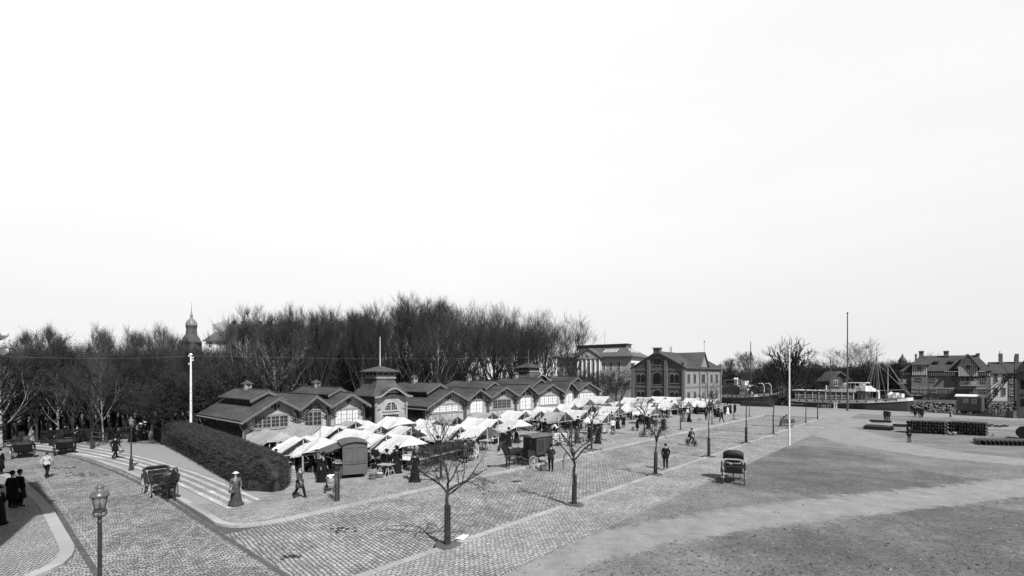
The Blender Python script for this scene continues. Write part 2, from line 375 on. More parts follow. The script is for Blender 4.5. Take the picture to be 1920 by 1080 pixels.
sheet('market_floor', [(11.5, 28.3), (13.65, 30.9), (13.65, 43.4), (15, 43.9), (90, 43.9), (90, 27.6), (19, 27.4)], .004, M_market)
sheet('market_pavement', [(8.6, 23.65), (93, 23.65), (93, 27.5), (19, 27.3), (11.5, 28.2), (9, 29.6), (7.85, 29.3), (7.85, 26.8), (7.9, 25.1), (8.25, 24.1)], .006, M_cobp)
# footway with four rows of light slabs along the cross road
top = [(0, 822), (80, 827), (160, 836), (250, 853), (340, 878), (380, 891), (486, 937)]
bot = [(0, 833), (80, 842), (160, 852), (250, 874), (340, 908), (380, 929), (430, 953)]
def interp(pl, n=24):
    P = [Vector((*ST(G(x, y)), 0)) for x, y in pl]; L = [0]
    for a, b in zip(P, P[1:]): L.append(L[-1]+(b-a).length)
    out = []
    for i in range(n):
        d = L[-1]*i/(n-1); j = max(k for k in range(len(P)-1) if L[k] <= d+1e-9)
        out.append(P[j].lerp(P[j+1], (d-L[j])/(L[j+1]-L[j])))
    return out
ta, tb = interp(top), interp(bot)
# smooth both edges
def smooth(P, k=3):
    for _ in range(k): P = [P[0]]+[(P[i-1]+P[i]*2+P[i+1])/4 for i in range(1, len(P)-1)]+[P[-1]]
    return P
ta, tb = smooth(ta), smooth(tb)
ext = lambda P: [P[0]+(P[0]-P[1])*6]+P
ta, tb = ext(ta), ext(tb)
def strip(name, f0, f1, z, m, a=0, b=None):
    mb = MB(); P = [ta[i].lerp(tb[i], f0) for i in range(len(ta))]; Q = [ta[i].lerp(tb[i], f1) for i in range(len(ta))]
    for i in range(len(P)-1):
        mb.add([W(P[i].x, P[i].y, z), W(Q[i].x, Q[i].y, z), W(Q[i+1].x, Q[i+1].y, z), W(P[i+1].x, P[i+1].y, z)], [(0, 1, 2, 3)])
    return struct(mb.build(name, m))
strip('footway', -.12, 1.12, .004, M_cobl)
for f in (0, .32, .64, .96): strip('slab_row', f-.055, f+.085, .009, M_slab)
gl = [(8.0, 28.6), (10.6, 28.9), (11.4, 45), (13, 66), (6.6, 66.2), (2.6, 74.2), (-7, 93), (-30, 124), (-31, 121), (-6, 90.4), (2, 71.3), (5.1, 60.9), (6.5, 54), (7.4, 44.9), (7.75, 39.4), (7.85, 33), (7.85, 29.0)]
sheet('gravel_walk', gl, .001, M_gravel)
# gutters beside the kerbs
def gut(name, pts, w_=.28): return ribbon(name, pts, w_*.7, RZ-.02, RZ+.006, M_gutter)
gut('gutter', [(7.25, -20), (7.25, 33), (7.15, 39.4), (6.85, 44.8), (5.95, 53.9), (4.55, 60.7), (1.4, 71)])
ribbon('road_edge', [(6.92, -20), (6.92, 33), (6.8, 39.4), (6.5, 44.8)], .08, RZ-.02, RZ+.008, M_cobp)
# western pavement with its rounded corner
wl = [(-40, 22.3), (-4, 22.3), (-1, 22.35), (0, 22.5), (.7, 22.7), (1.3, 23.0), (1.8, 23.45), (2.2, 24.0), (2.45, 24.7), (2.6, 25.5), (2.65, 26.5), (2.65, 34.6), (2.5, 38.2), (2.1, 44.8), (1.2, 50.6), (-1.5, 60), (-14, 84), (-60, 110)]
kslab('west_pavement', wl, RZ-.3, 0, M_cobl)
ribbon('kerb', wl[1:-1], .42, RZ-.2, .012, M_kerb)
gut('gutter', [(2.72, 10), (2.7, 34.6), (2.6, 38.2), (2.2, 44.8), (1.3, 50.6)], -.3)
ribbon('road_edge', [(3.05, 50), (3.1, 34.6), (3.12, 24.5), (3.1, 10)], .08, RZ-.02, RZ+.008, M_cobp)

# loose stones, clods and tufts on the trodden field: nobody could count them
def litter(name, label, m, n, seed, r0, r1, hk, inpath):
    q = random.Random(seed); mb = MB(); k = 0
    while k < n:
        py = 820+q.random()**.8*262; px = q.uniform(900, 1960); p = G(px, py); s_, t_ = ST(p)
        if t_ > 10.9 or s_ < 8: k += .05; continue
        if not inpath and pathf(p) > .5 and q.random() < .9: k += .05; continue
        k += 1; r = q.uniform(r0, r1)*(1+1.0*q.random()**6); a0 = q.uniform(0, 6.28); m_ = 5
        ring = [(p.x+r*q.uniform(.7, 1.3)*math.cos(a0+6.283*i/m_), p.y+r*q.uniform(.7, 1.3)*math.sin(a0+6.283*i/m_), 0) for i in range(m_)]
        mb.add(ring+[(p.x, p.y, r*hk*q.uniform(.6, 1.3))], [(i, (i+1) % m_, m_) for i in range(m_)])
    o = mb.build(name, m, fix=False); tag(o, label, 'ground litter', kind='stuff')
litter('field_stones', 'pale pebbles and chips scattered over the trodden field', mat('pebble', .33, var=.3, scale=9), 380, 3, .012, .03, .5, True)
litter('field_clods', 'dark clods and turf tufts scattered over the trodden field', mat('clod', .06, var=.5, scale=9), 2300, 4, .015, .045, .6, False)
def dung(px, py, n, seed, spread, lab, z=0):
    q = random.Random(seed); mb = MB(); o = G(px, py, z)
    for i in range(n): mb.ell((q.gauss(0, spread), q.gauss(0, spread*.5), .02), (q.uniform(.05, .12), q.uniform(.04, .09), q.uniform(.015, .035)), 7, 4)
    b = mb.build('dung', mat('dung', .03, var=.4)); b.location = o; tag(b, lab, 'dung', kind='stuff')
dung(967, 903, 14, 1, .18, 'dark dung heap on the street left of the horse van', RZ); dung(636, 996, 10, 2, .3, 'dark droppings on the setts nearest the camera', RZ); dung(640, 990, 8, 5, .3, 'scattered straw and dung in the near street', RZ)
dung(540, 1045, 10, 3, .22, 'small dark dung patch low in the near street', RZ); dung(1345, 806, 8, 4, .25, 'dung by the market kerb at the far stalls', RZ); dung(160, 890, 26, 6, .7, 'dark trail of dung on the cross road, larger one', RZ); dung(125, 878, 14, 7, .6, 'dark trail of dung on the cross road, smaller one', RZ)
# ================================================================ market halls
M_roof = mat('roof_sheet', .07, rough=.55, var=.45, scale=.9, spec=.4, stretch=(1, .3, 1))
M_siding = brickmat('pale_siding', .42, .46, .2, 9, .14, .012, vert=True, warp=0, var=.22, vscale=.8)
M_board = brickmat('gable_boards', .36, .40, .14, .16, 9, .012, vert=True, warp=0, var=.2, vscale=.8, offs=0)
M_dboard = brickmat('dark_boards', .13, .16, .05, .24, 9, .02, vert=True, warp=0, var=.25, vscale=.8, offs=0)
M_trim = mat('trim_paint', .26, var=.2, scale=3)
M_barge = mat('bargeboard_paint', .15, var=.25, scale=3)
M_dtrim = mat('dark_trim', .09, var=.2, scale=3)
M_soff = mat('eaves_board', .17, var=.2)
M_glass = glassmat('dark_glass', .03)
M_pale = mat('pale_tone', .72, rough=.5, var=.15, scale=2)  # one pale tone for hall panes, pavilion flagpole and warehouse board
M_pipe = mat('zinc_pipe', .27, var=.2, scale=5, rough=.5)
M_black = mat('black_opening', .012, var=.2)
T0 = 44.0
def windows(par, x0, x1, z0, z1, y, cols, rows=4, lights=2, m=None, fm=None, bar=.035):
    """one casement window: frame part with its pane as a sub-part; y is the wall face, -y is outside"""
    fr = MB(); fm = fm or M_trim
    fr.rng(x0-.06, x0+.03, y-.06, y+.02, z0-.06, z1+.06); fr.rng(x1-.03, x1+.06, y-.06, y+.02, z0-.06, z1+.06)
    fr.rng(x0+.03, x1-.03, y-.055, y+.02, z0-.06, z0+.02); fr.rng(x0+.03, x1-.03, y-.055, y+.02, z1-.02, z1+.06)
    for k in range(1, cols*lights):
        x = x0+(x1-x0)*k/(cols*lights); wd = .05 if k % lights == 0 else bar/2
        fr.rng(x-wd, x+wd, y-(.05 if k % lights == 0 else .037), y+.02, z0+.02, z1-.02)
    for k in range(1, rows):
        z = z0+(z1-z0)*k/rows; fr.rng(x0+.03, x1-.03, y-.034, y+.018, z-bar/2, z+bar/2)
    f = fr.build('window', fm, par)
    MB().rng(x0, x1, y-.018, y-.003, z0, z1).build('pane', m or M_glass, f)
    return f
def gable_roof(par, x0, xa, x1, z0, za, z1, y0, y1, name='roof', th=.09, m=None, seam=.62, fringe=True, barge=True):
    m = m or M_roof; mb = MB()
    mb.xz([(x0, z0), (xa, za), (xa, za-th*1.2), (x0, z0-th)], y0, y1); mb.xz([(xa, za), (x1, z1), (x1, z1-th), (xa, za-th*1.2)], y0+.001, y1+.001)
    k = y0+.1
    while k < y1:
        mb.beam((x0, k, z0+.02), (xa, k, za+.02), .035, .05); mb.beam((xa, k, za+.02), (x1, k, z1+.02), .035, .05); k += seam
    mb.beam((xa, y0, za+.03), (xa, y1, za+.03), .14, .07)
    r = mb.build(name, m, par)
    if barge:
        bb = MB(); q = .17
        for (xa_, za_, xb_, zb_) in ((x0, z0, xa, za), (x1, z1, xa, za)):
            bb.xz([(xa_, za_-.10), (xb_, zb_-.12), (xb_, zb_-.12-q), (xa_, za_-.10-q)], y0-.05, y0+.02)
            if fringe:
                n = int(math.hypot(xb_-xa_, zb_-za_)/.17)
                for i in range(n):
                    a = (i+.5)/n; x = xa_+(xb_-xa_)*a; z = za_+(zb_-za_)*a-.10-q
                    bb.xz([(x-.055, z), (x+.055, z), (x+.03, z-.10), (x-.03, z-.10)], y0-.035, y0)
        bb.build('bargeboard', M_barge, par)
    return r
def bay(par, x0, x1, xa, zl, za, zr, kind, panes, depth=10.6, y=0, monitor=True, lext=0, rext=0):
    """one gabled bay: x0..x1 valleys, xa apex; local y into the building"""
    w_ = x1-x0; sl = (za-zl)/(xa-x0)
    gable_roof(par, x0-lext, xa, x1+rext, zl-sl*lext, za, zr-(za-zr)/(x1-xa)*rext, y-.75, depth+.5)
    wz = 3.32 if kind == 'wide' else 3.25
    sc_ = min(1.25, w_/4.6) if kind == 'wide' else 1
    zt = max(zl, zr)-.15; zb = min(zl, zr)-.6
    MB().xz([(x0+.02, 0), (x1-.02, 0), (x1-.02, zb), (x0+.02, zb)], y, y+.15).build('front_wall', M_siding, par)
    MB().xz([(x0+.03, zb), (x1-.03, zb), (x1-.03, zr-.15), (xa, za-.2), (x0+.03, zl-.15)], y+.003, y+.13).build('gable', M_board, par)
    cx = (x0+x1)/2; tr = MB()
    if kind == 'wide':
        hw = w_*.315; h0, h1 = 2.35*sc_**.5, zt-.5
        windows(par, cx-hw, cx+hw, h0, h1, y, 4, 3, 2, panes)
        for k in range(-2, 3):
            x = cx+hw*k/2; tr.rng(x-.055, x+.055, y-.05, y, .1, h0-.07)
        tr.rng(x0+.1, x1-.1, y-.07, y+.001, h0-.2, h0-.075); tr.rng(x0+.1, x1-.1, y-.05, y+.001, .95, 1.08)
        q0 = x0+.1+max(0, (h1+.35-zl)/max(.1, sl)) if zl < h1+.3 else x0+.1; tr.rng(q0, x1-.1, y-.09, y+.001, h1+.07, h1+.2)
        n = int((x1-q0-.2)/.2)
        for k in range(n):
            x = q0+.15+k*.2; tr.xz([(x-.06, h1+.069), (x+.06, h1+.069), (x+.03, h1-.06), (x-.03, h1-.06)], y-.085, y-.07)
        orn = MB()
        for dx, z0, z1 in ((0, -.75, -.15), (-.27, -.55, -.25), (.27, -.55, -.25)):
            orn.rng(xa+dx*sc_-.07, xa+dx*sc_+.07, y-.07, y-.028, za-.45+z0*sc_, za-.45+z1*sc_)
        orn.build('gable_ornament', M_black, par)
    else:
        hw = w_*.27; h0, h1 = 2.2, zt-.45
        windows(par, cx-hw, cx+hw, h0, h1, y, 2, 3, 2, panes)
        arch = MB(); pa = MB(); r = hw; zc = h1+.25
        pts = [(cx+r*math.cos(R(a)), zc+r*.95*math.sin(R(a))) for a in range(0, 181, 15)]
        pa.xz(pts, y-.055, y-.04)
        for a, b in zip(pts, pts[1:]): arch.beam((a[0], y-.06, a[1]), (b[0], y-.06, b[1]), .1, .1)
        arch.rng(cx-r, cx+r, y-.1, y-.02, zc-.1, zc); arch.rng(cx-.05, cx+.05, y-.09, y-.02, zc, zc+r*.93)
        for a in (.33, .66): arch.rng(cx-r*.9, cx+r*.9, y-.08, y-.04, zc+r*a-.015, zc+r*a+.015)
        for a in (-.5, .5): arch.rng(cx+r*a-.015, cx+r*a+.015, y-.075, y-.04, zc, zc+r*.8)
        fw = arch.build('arched_window', M_trim, par); pa.build('pane', M_glass, fw)
        tr.rng(x0+.1, x1-.1, y-.07, y+.001, h0-.2, h0-.075)
        for x in (cx-hw, cx, cx+hw): tr.rng(x-.055, x+.055, y-.05, y, .1, h0-.2)
    tr.build('wall_timbers', M_trim, par)
    # brackets at the valleys
    for x, d in ((x0, 1), (x1, -1)):
        b = MB(); xx = x+d*.12
        zt_ = (zl if d > 0 else zr)-.15; b.rng(xx-.09, xx+.09, y-.16, y-.002, 0, zt_-.1)
        cpt = [(xx+d*.05, y-.12, zt_-1.25), (xx+d*.12, y-.25, zt_-.95), (xx+d*.30, y-.5, zt_-.6), (xx+d*.62, y-.62, zt_-.32)]
        b.path(cpt, .05, 5); b.path([(c[0], c[1]*1.0-.02, c[2]+.28) for c in cpt[1:]], .04, 5)
        b.beam((xx, y-.1, zt_-.2), (xx, y-.7, zt_-.2), .1, .12)
        for k in range(3): b.ell((xx+d*(.14+.1*k), y-.3-.12*k, zt_-.62+.12*k), (.09, .05, .09), 6, 4)
        b.build('bracket', M_dtrim, par)
    if monitor:
        mx0, mx1 = xa-w_*.27, xa+w_*.27; mz = za-.42*w_/4.6; k = w_/4.6
        m0, m1 = 2.0, depth-1.2; bz = za-sl*w_*.27
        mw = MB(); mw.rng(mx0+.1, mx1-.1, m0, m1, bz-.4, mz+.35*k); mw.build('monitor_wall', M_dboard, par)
        MB().xz([(mx0+.1, mz-.3), (mx1-.1, mz-.3), (mx1-.1, mz+.3*k), (xa, mz+.95*k-.12), (mx0+.1, mz+.3*k)], m0-.04, m0+.1).build('monitor_gable', M_board, par)
        for lx in (mx0+.06, mx1-.11):
            lv = MB(); lv.rng(lx+.01, lx+.04, m0+.2, m1-.1, bz-.08, bz-.02); yy = m0+.3
            while yy < m1-.2: lv.rng(lx, lx+.05, yy, yy+.14, bz-.05, mz+.3*k); yy += .34
            lv.build('louvre', M_dtrim, par)
        gable_roof(par, mx0-.35*k, xa, mx1+.35*k, mz+.18*k, mz+.98*k, mz+.18*k, m0-.6, m1+.5, name='monitor_roof')
        vy = m0+(m1-m0)*.62; vz = mz+.85*k
        vt = MB(); vt.rng(xa-.3, xa+.3, vy-.3, vy+.3, vz, vz+.62*k); vn = vt.build('roof_vent', M_trim, par)
        MB().lathe([(.62, 0), (.6, .03), (.05, .34), (.02, .4)], 4, (xa, vy, vz+.62*k)).build('vent_cap', M_roof, vn)
    return
hx = lambda px: SX(px, T0)
hz = lambda px, py, t=T0: HT(py, (W(SX(px, t), t)).y)
def hall_root(name, label, xs):
    r = thing(name, label, 'market hall', W(xs, T0, 0), ANG); return r
def hall(label, spec, left_h, right_h, side='left', group=None):
    xs = hx(spec[0][0]); root = hall_root('market_hall', label, xs)
    for i, (pl, pr, pa, ya, yl, yr, kind, panes, mon) in enumerate(spec):
        x0, x1, xa = hx(pl)-xs, hx(pr)-xs, hx(pa)-xs
        tf = T0-.7
        za = HT(ya, W(SX(pa, tf), tf).y); zl = HT(yl, W(SX(pl, tf), tf).y); zr = HT(yr, W(SX(pr, tf), tf).y)
        bay(root, x0, x1, xa, zl, za, zr, kind, panes, lext=.35 if i == 0 else 0, rext=.35 if i == len(spec)-1 else 0, monitor=mon, y=-.0025*i)
    xe = hx(spec[-1][1])-xs; zl = left_h
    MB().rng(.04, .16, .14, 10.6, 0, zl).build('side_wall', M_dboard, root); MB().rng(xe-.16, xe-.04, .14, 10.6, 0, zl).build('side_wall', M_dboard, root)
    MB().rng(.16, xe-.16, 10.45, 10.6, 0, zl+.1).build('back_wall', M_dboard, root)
    # side face: three bays with doors and high windows
    for k in range(3):
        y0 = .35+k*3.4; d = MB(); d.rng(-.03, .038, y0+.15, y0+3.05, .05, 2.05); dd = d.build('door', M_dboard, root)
        f = MB(); f.rng(-.03, .035, y0+.2, y0+3.0, 2.2, zl-.5)
        g = f.build('side_window', M_glass, root); mm = MB()
        for q in range(7): mm.rng(-.05, -.03, y0+.2+q*.46, y0+.25+q*.46, 2.2, zl-.5)
        mm.rng(-.05, -.03, y0+.2, y0+3.0, 2.1, 2.2); mm.build('mullion', M_dtrim, g)
        p = MB(); p.rng(-.08, .03, y0-.1, y0+.08, 0, zl-.1); p.build('post', M_dtrim, root)
    # low pent roof along the eaves, gutter and rainwater pipes
    pr_ = MB(); pr_.xz([(-.35, zl-.12), (.05, zl+.06), (.05, zl), (-.35, zl-.2)], .2, 10.6); pr_.build('pent_roof', M_roof, root)
    gp = MB(); gp.path([(-.42, -1.0, zl-.28), (-.42, 11.1, zl-.28)], .07, 6)
    gp.path([(-.42, -.6, zl-.3), (-.4, -.55, zl-.5), (.0, -.12, zl-1.1), (.0, -.12, .1)], .05, 6)
    gp.path([(-.42, 10.9, zl-.3), (-.35, 10.8, zl-.5), (-.1, 10.5, zl-1), (-.1, 10.5, .1)], .05, 6)
    gp.build('rainwater_pipe', M_pipe, root)
    return root
W1 = M_pale; D1 = M_glass
hall('gabled wooden market hall nearest the hedge, with two roof monitors and three front gables',
     [(455, 557, 516, 744, 784, 765, 'wide', D1, True), (557, 615, 587, 740, 765, 760, 'narrow', D1, False), (615, 683, 652, 736, 760, 755, 'wide', W1, True)], 3.2, 3.3)
hall('long middle block of the wooden market hall, with five front gables in a row',
     [(798, 871, 840, 730, 760, 748, 'wide', W1, True), (871, 914, 893, 728, 748, 743, 'narrow', W1, False), (914, 966, 942, 724, 743, 740, 'wide', D1, True),
      (966, 1003, 985, 721, 740, 737, 'narrow', W1, False), (1003, 1052, 1029, 719, 737, 734, 'wide', W1, True)], 3.3, 3.6)
hall('far end block of the wooden market hall, with one narrow and one broad gable',
     [(1054, 1078, 1064, 715, 733, 730, 'narrow', W1, False), (1078, 1121, 1097, 716, 730, 731, 'wide', W1, True)], 4.2, 4.2)
# ---------------------------------------------------------------- entrance pavilions with lantern and flagpole
def portal(label, s0, s1, t, zc, zs, zl0, zl1, zcap, zpole, poler=.05):
    r = thing('entrance_pavilion', label, 'pavilion', W(s0, t, 0), ANG); w_ = s1-s0; c = w_/2; d = w_*1.05
    body = MB(); body.rng(.1, w_-.1, .1, d, 0, zc-.05); body.build('wall', M_dboard, r)
    sh = lambda x: zc+(zs-zc)*(.5-.5*math.cos(2*math.pi*x/w_))**.9
    fp = [(.0, 0), (w_*.24, 0), (w_*.24, 2.75), (w_*.76, 2.75), (w_*.76, 0), (w_, 0)]
    top_ = [(w_*i/20, sh(w_*i/20)-.12) for i in range(20, -1, -1)]
    # front wall as three pieces round the doorway
    MB().xz([(0, 0), (w_*.24, 0), (w_*.24, 2.75), (w_*.76, 2.75), (w_*.76, 0), (w_, 0)]+top_, -.05, .1).build('front_wall', M_board, r)
    MB().rng(w_*.24, w_*.76, .102, .13, 0, 2.75).build('doorway', M_black, r)
    rad = w_*.22; zc2 = 3.25
    pts = [(c+rad*math.cos(R(a)), zc2+rad*1.05*math.sin(R(a))) for a in range(0, 181, 15)]
    fr = MB()
    for a, b in zip(pts, pts[1:]): fr.beam((a[0], -.08, a[1]), (b[0], -.08, b[1]), .1, .12)
    fr.rng(c-rad-.2, c+rad+.2, -.16, -.05, zc2-.14, zc2); fr.rng(c-.06, c+.06, -.12, -.05, zc2, zc2+rad)
    for a in (.3, .6): fr.rng(c-rad*.92, c+rad*.92, -.1, -.055, zc2+rad*a-.015, zc2+rad*a+.015)
    for a in (-.66, -.33, .33, .66): fr.rng(c+rad*a-.014, c+rad*a+.014, -.097, -.055, zc2, zc2+rad*.74)
    fw = fr.build('arched_window', M_siding, r); MB().xz(pts, -.075, -.055).build('pane', M_glass, fw)
    cor = MB(); ps = [(w_*i/24-.0, sh(w_*i/24)) for i in range(25)]; ps = [(-.45, ps[0][1]-.02)]+ps+[(w_+.45, ps[-1][1]-.02)]
    for a, b in zip(ps, ps[1:]): cor.xz([(a[0], a[1]+.02), (b[0], b[1]+.02), (b[0], b[1]-.15), (a[0], a[1]-.15)], -.75, -.6)
    cor.build('curved_cornice', M_trim, r)
    rf = MB()
    for a, b in zip(ps, ps[1:]): rf.xz([(a[0], a[1]+.05), (b[0], b[1]+.05), (b[0], b[1]-.03), (a[0], a[1]-.03)], -.7, .6)
    # concave pyramid
    hw = c+.45; lw = w_*.29; n = 6; rings = []
    for i in range(n+1):
        k = i/n; q = lw+(hw-lw)*(1-k)**1.7; rings.append((q, zc+(zl0-zc)*k))
    vs = []; fs = []
    for q, z in rings:
        qf = min(q, c+.1) if z < zs else q
        vs += [(c-q, d/2-q, z), (c+q, d/2-q, z), (c+q, d/2+q, z), (c-q, d/2+q, z)]
    for i in range(n):
        for j in range(4): fs.append((i*4+j, i*4+(j+1) % 4, i*4+4+(j+1) % 4, i*4+4+j))
    rf.add(vs, fs); rf.add([(c-hw, d/2-hw, zc), (c+hw, d/2-hw, zc), (c+hw, d/2+hw, zc), (c-hw, d/2+hw, zc)], [(0, 3, 2, 1)])
    rf.build('roof', M_roof, r)
    ln = MB(); ln.rng(c-lw-.12, c+lw+.12, d/2-lw-.12, d/2+lw+.12, zl0-.05, zl0+.14); ln.rng(c-lw, c+lw, d/2-lw, d/2+lw, zl0+.14, zl0+.3)
    ln.rng(c-lw, c+lw, d/2-lw, d/2+lw, zl1-.08, zl1)
    for i in range(4):
        for j in range(2):
            x = c-lw+2*lw*i/3; ln.rng(x-.05, x+.05, d/2+(2*j-1)*lw-.05, d/2+(2*j-1)*lw+.05, zl0+.3, zl1-.08)
            if 0 < i < 3 or True: ln.rng(c+(2*j-1)*lw-.045, c+(2*j-1)*lw+.045, d/2-lw+2*lw*i/3-.045, d/2-lw+2*lw*i/3+.045, zl0+.3, zl1-.08)
    la = ln.build('lantern', M_trim, r); MB().rng(c-lw+.04, c+lw-.04, d/2-lw+.04, d/2+lw-.04, zl0+.3, zl1-.08).build('pane', M_glass, la)
    hh = zcap-zl1; k = 1.414
    MB().lathe([((lw+.5)*k, 0), ((lw+.48)*k, .05), (.5*k, hh*.75), (.06, hh)], 4, (0, 0, 0)).build('cap_roof', M_roof, r)
    cp = r.children[-1] if False else [o for o in r.children if o.name.startswith('cap_roof')][-1]
    cp.location = (c, d/2, zl1); cp.rotation_euler = (0, 0, R(45))
    MB().tube((c, d/2, zcap-.1), (c, d/2, zpole), poler, poler*.6, 8).build('flagpole', M_pale if poler > .04 else M_trim, r)
    # side posts, brackets and open door leaves
    for x in (0, w_):
        p = MB(); p.rng(x-.1, x+.1, -.25, -.052, 0, zc-.7); p.rng(x-.16, x+.16, -.32, -.053, zc-1.1, zc-.95)
        dd = 1 if x == 0 else -1
        p.path([(x+dd*.1, -.2, zc-1.5), (x+dd*.25, -.3, zc-1.2), (x+dd*.6, -.35, zc-1.0)], .045, 5); p.build('post', M_trim, r)
    for x, dd in ((w_*.24, -1), (w_*.76, 1)):
        lf = MB(); a = R(60)
        x2 = x+dd*w_*.26*math.cos(a); y2 = -.1-w_*.26*math.sin(a)
        lf.beam((x, -.1, 1.35), (x2, y2, 1.35), .05, 2.6); l = lf.build('door_leaf', M_siding, r)
        gl_ = MB()
        for i in range(2):
            for j in range(3):
                u0 = .14+.42*i; pa = Vector((x, -.1, 0)).lerp(Vector((x2, y2, 0)), u0); pb = Vector((x, -.1, 0)).lerp(Vector((x2, y2, 0)), u0+.3)
                pa.z = pb.z = 1.3+j*.42; gl_.beam(pa, pb, .07, .34)
        gl_.build('pane', M_glass, l)
    return r
sp0 = SX(703, 43.7); sp1 = SX(760, 43.7)
ZP = W(sp0+1.5, 45.5).y
portal('entrance pavilion with curved gable and tall white flagpole between the first two halls', sp0, sp1, 43.7, 4.75, 5.62, HT(709, ZP), HT(697, ZP), HT(686, ZP), HT(631, ZP))
Z2 = 79.5; P2 = at(992, Z2); s2, t2 = ST(P2)
portal('second entrance pavilion, its lantern rising behind the middle hall roofs under a thin pole', s2-2, s2+2.2, t2-2, HT(712, Z2), HT(706, Z2)+.3, HT(697, Z2), HT(689.5, Z2), HT(680, Z2), HT(655, Z2), .03)
# ================================================================ brick warehouse
M_bk = brickmat('warehouse_brick_shaded', .11, .145, .08, .26, .09, .012, vert=True, warp=0, var=.25, vscale=.6)  # brick darkened in its colour for the shaded gable end
M_bkl = brickmat('warehouse_brick_lit', .26, .31, .18, .26, .09, .012, vert=True, warp=0, var=.2, vscale=.6)  # same brick lightened for the sunlit long front; also gable window heads
M_band = mat('brick_band', .17, var=.2, scale=2)
M_roof2 = mat('warehouse_roof', .10, rough=.5, var=.25, scale=.5, stretch=(1, .3, 1))
def warehouse():
    C = at(1282, 100); s, t = ST(C); L = 22.0; D = 11.6; EZ = 8.9; RZ_ = 12.3
    r = thing('warehouse', 'two storey brick warehouse with gabled roof standing beyond the white stalls', 'building', C, ANG)
    # local x along the lit long front (+u), local y back (+v); end gable faces -x
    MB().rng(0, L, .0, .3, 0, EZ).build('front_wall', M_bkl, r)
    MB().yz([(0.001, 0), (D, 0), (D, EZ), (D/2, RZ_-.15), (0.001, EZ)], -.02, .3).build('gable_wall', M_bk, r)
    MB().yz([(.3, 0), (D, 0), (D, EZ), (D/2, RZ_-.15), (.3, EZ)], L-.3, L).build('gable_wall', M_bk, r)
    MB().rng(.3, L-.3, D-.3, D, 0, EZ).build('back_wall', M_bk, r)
    rf = MB(); rf.yz([(-.6, EZ-.25), (D/2, RZ_), (D+.6, EZ-.25), (D+.6, EZ-.4), (D/2, RZ_-.18), (-.6, EZ-.4)], -.35, L+.35)
    k = -.2
    while k < L+.3: rf.beam((k, -.6, EZ-.22), (k, D/2, RZ_+.03), .05, .06); rf.beam((k, D/2, RZ_+.03), (k, D+.6, EZ-.22), .05, .06); k += .8
    roof = rf.build('roof', M_roof2, r)
    ch = MB(); ch.rng(-.5, .6, D/2-.7, D/2+.7, RZ_-.6, RZ_+.5); ch.rng(-.6, .7, D/2-.85, D/2+.85, RZ_+.5, RZ_+.75); ch.build('chimney', M_bk, roof)
    # pilasters, bands
    for y in (0, D*.33, D*.67, D):
        tr = MB(); tr.rng(-.22, -.02, y-.35 if y else -.22, y+.35, 0, EZ+(.6 if y in (0, D) else 1.6))
        if y == 0: tr.rng(-.3, .5, -.3, .5, EZ+.6, EZ+.95)
        if y == D: tr.rng(-.3, .3, D-.3, D+.3, EZ+.6, EZ+.95)
        tr.build('pilaster', M_band, r)
    for x in (.02, 8.5, 13.2, L):
        tr = MB(); tr.rng(x, x+.45, -.22, -.001, 0, EZ+(.4 if x in (.02, L) else 0))
        if x == L: tr.rng(L-.2, L+.5, -.3, .4, EZ+.4, EZ+.8)
        tr.build('pilaster', M_band, r)
    bd = MB(); bd.rng(-.1, -.021, .37, D-.36, 4.35, 4.75); bd.rng(-.09, -.021, .37, D-.36, 8.1, 8.35); bd.rng(.47, L-.23, -.1, -.002, 4.35, 4.75); bd.rng(.47, L-.23, -.12, -.003, 8.2, 8.55)
    for i in range(16):
        y = .6+i*.68; bd.rng(-.1, -.022, y, y+.3, 8.36, 8.6)
    for a in (0, 1):
        for i in range(12):
            f = i/12; y = (.5+f*(D/2-.8)); z = EZ-.1+(RZ_-EZ)*f; yy = y if a == 0 else D-y
            bd.rng(-.11, -.023, yy-.12, yy+.12, z-.55, z-.15)
    bd.build('string_course', M_band, r)
    def win(face, c, z0, z1, w_, n=1, arch=True, m=M_glass):
        hd = MB(); pn = MB()
        for i in range(n):
            x = c+(i-(n-1)/2)*w_*1.45
            pts = [(x-w_/2, z0), (x+w_/2, z0)]+[(x+w_/2*math.cos(R(a)), z1+w_*.32*math.sin(R(a))) for a in (0, 45, 90, 135, 180)]
            big = [(x-w_/2-.14, z1-.1)]+[(x+(w_/2+.16)*math.cos(R(a)), z1+(w_*.32+.18)*math.sin(R(a))) for a in (180, 135, 90, 45, 0)]+[(x+w_/2+.14, z1-.1)]
            if face == 'f': pn.xz(pts, -.035, -.004); hd.xz(big, -.03, -.0025); hd.rng(x-w_/2-.1, x+w_/2+.1, -.08, -.003, z0-.12, z0)
            else: pn.yz(pts, -.06, -.025); hd.yz(big, -.05, -.0235); hd.rng(-.11, -.022, x-w_/2-.1, x+w_/2+.1, z0-.12, z0)
        h = hd.build('window', M_bkl if face == 's' else M_band, r); pn.build('pane', m, h)
    for z0, z1 in ((1.6, 3.3), (5.4, 7.1)):
        for c in (2.6, 6.0, 16.2, 19.6): win('f', c, z0, z1, .5, 2)
        for c in (1.95, D-1.95): win('s', c, z0, z1, .7, 2)
        win('s', D/2, z0-.3, z1+.1, 1.7, 1)
    win('f', 11, 5.4, 7.1, .5, 3); win('s', D/2, 9.3, 10.6, .35, 3)
    # cross gable with the doorway on the long front
    MB().xz([(8.95, EZ-.3), (13.15, EZ-.3), (13.15, EZ+.2), (11.05, RZ_-.2), (8.95, EZ+.2)], -.1, .25).build('cross_gable', M_bkl, r)
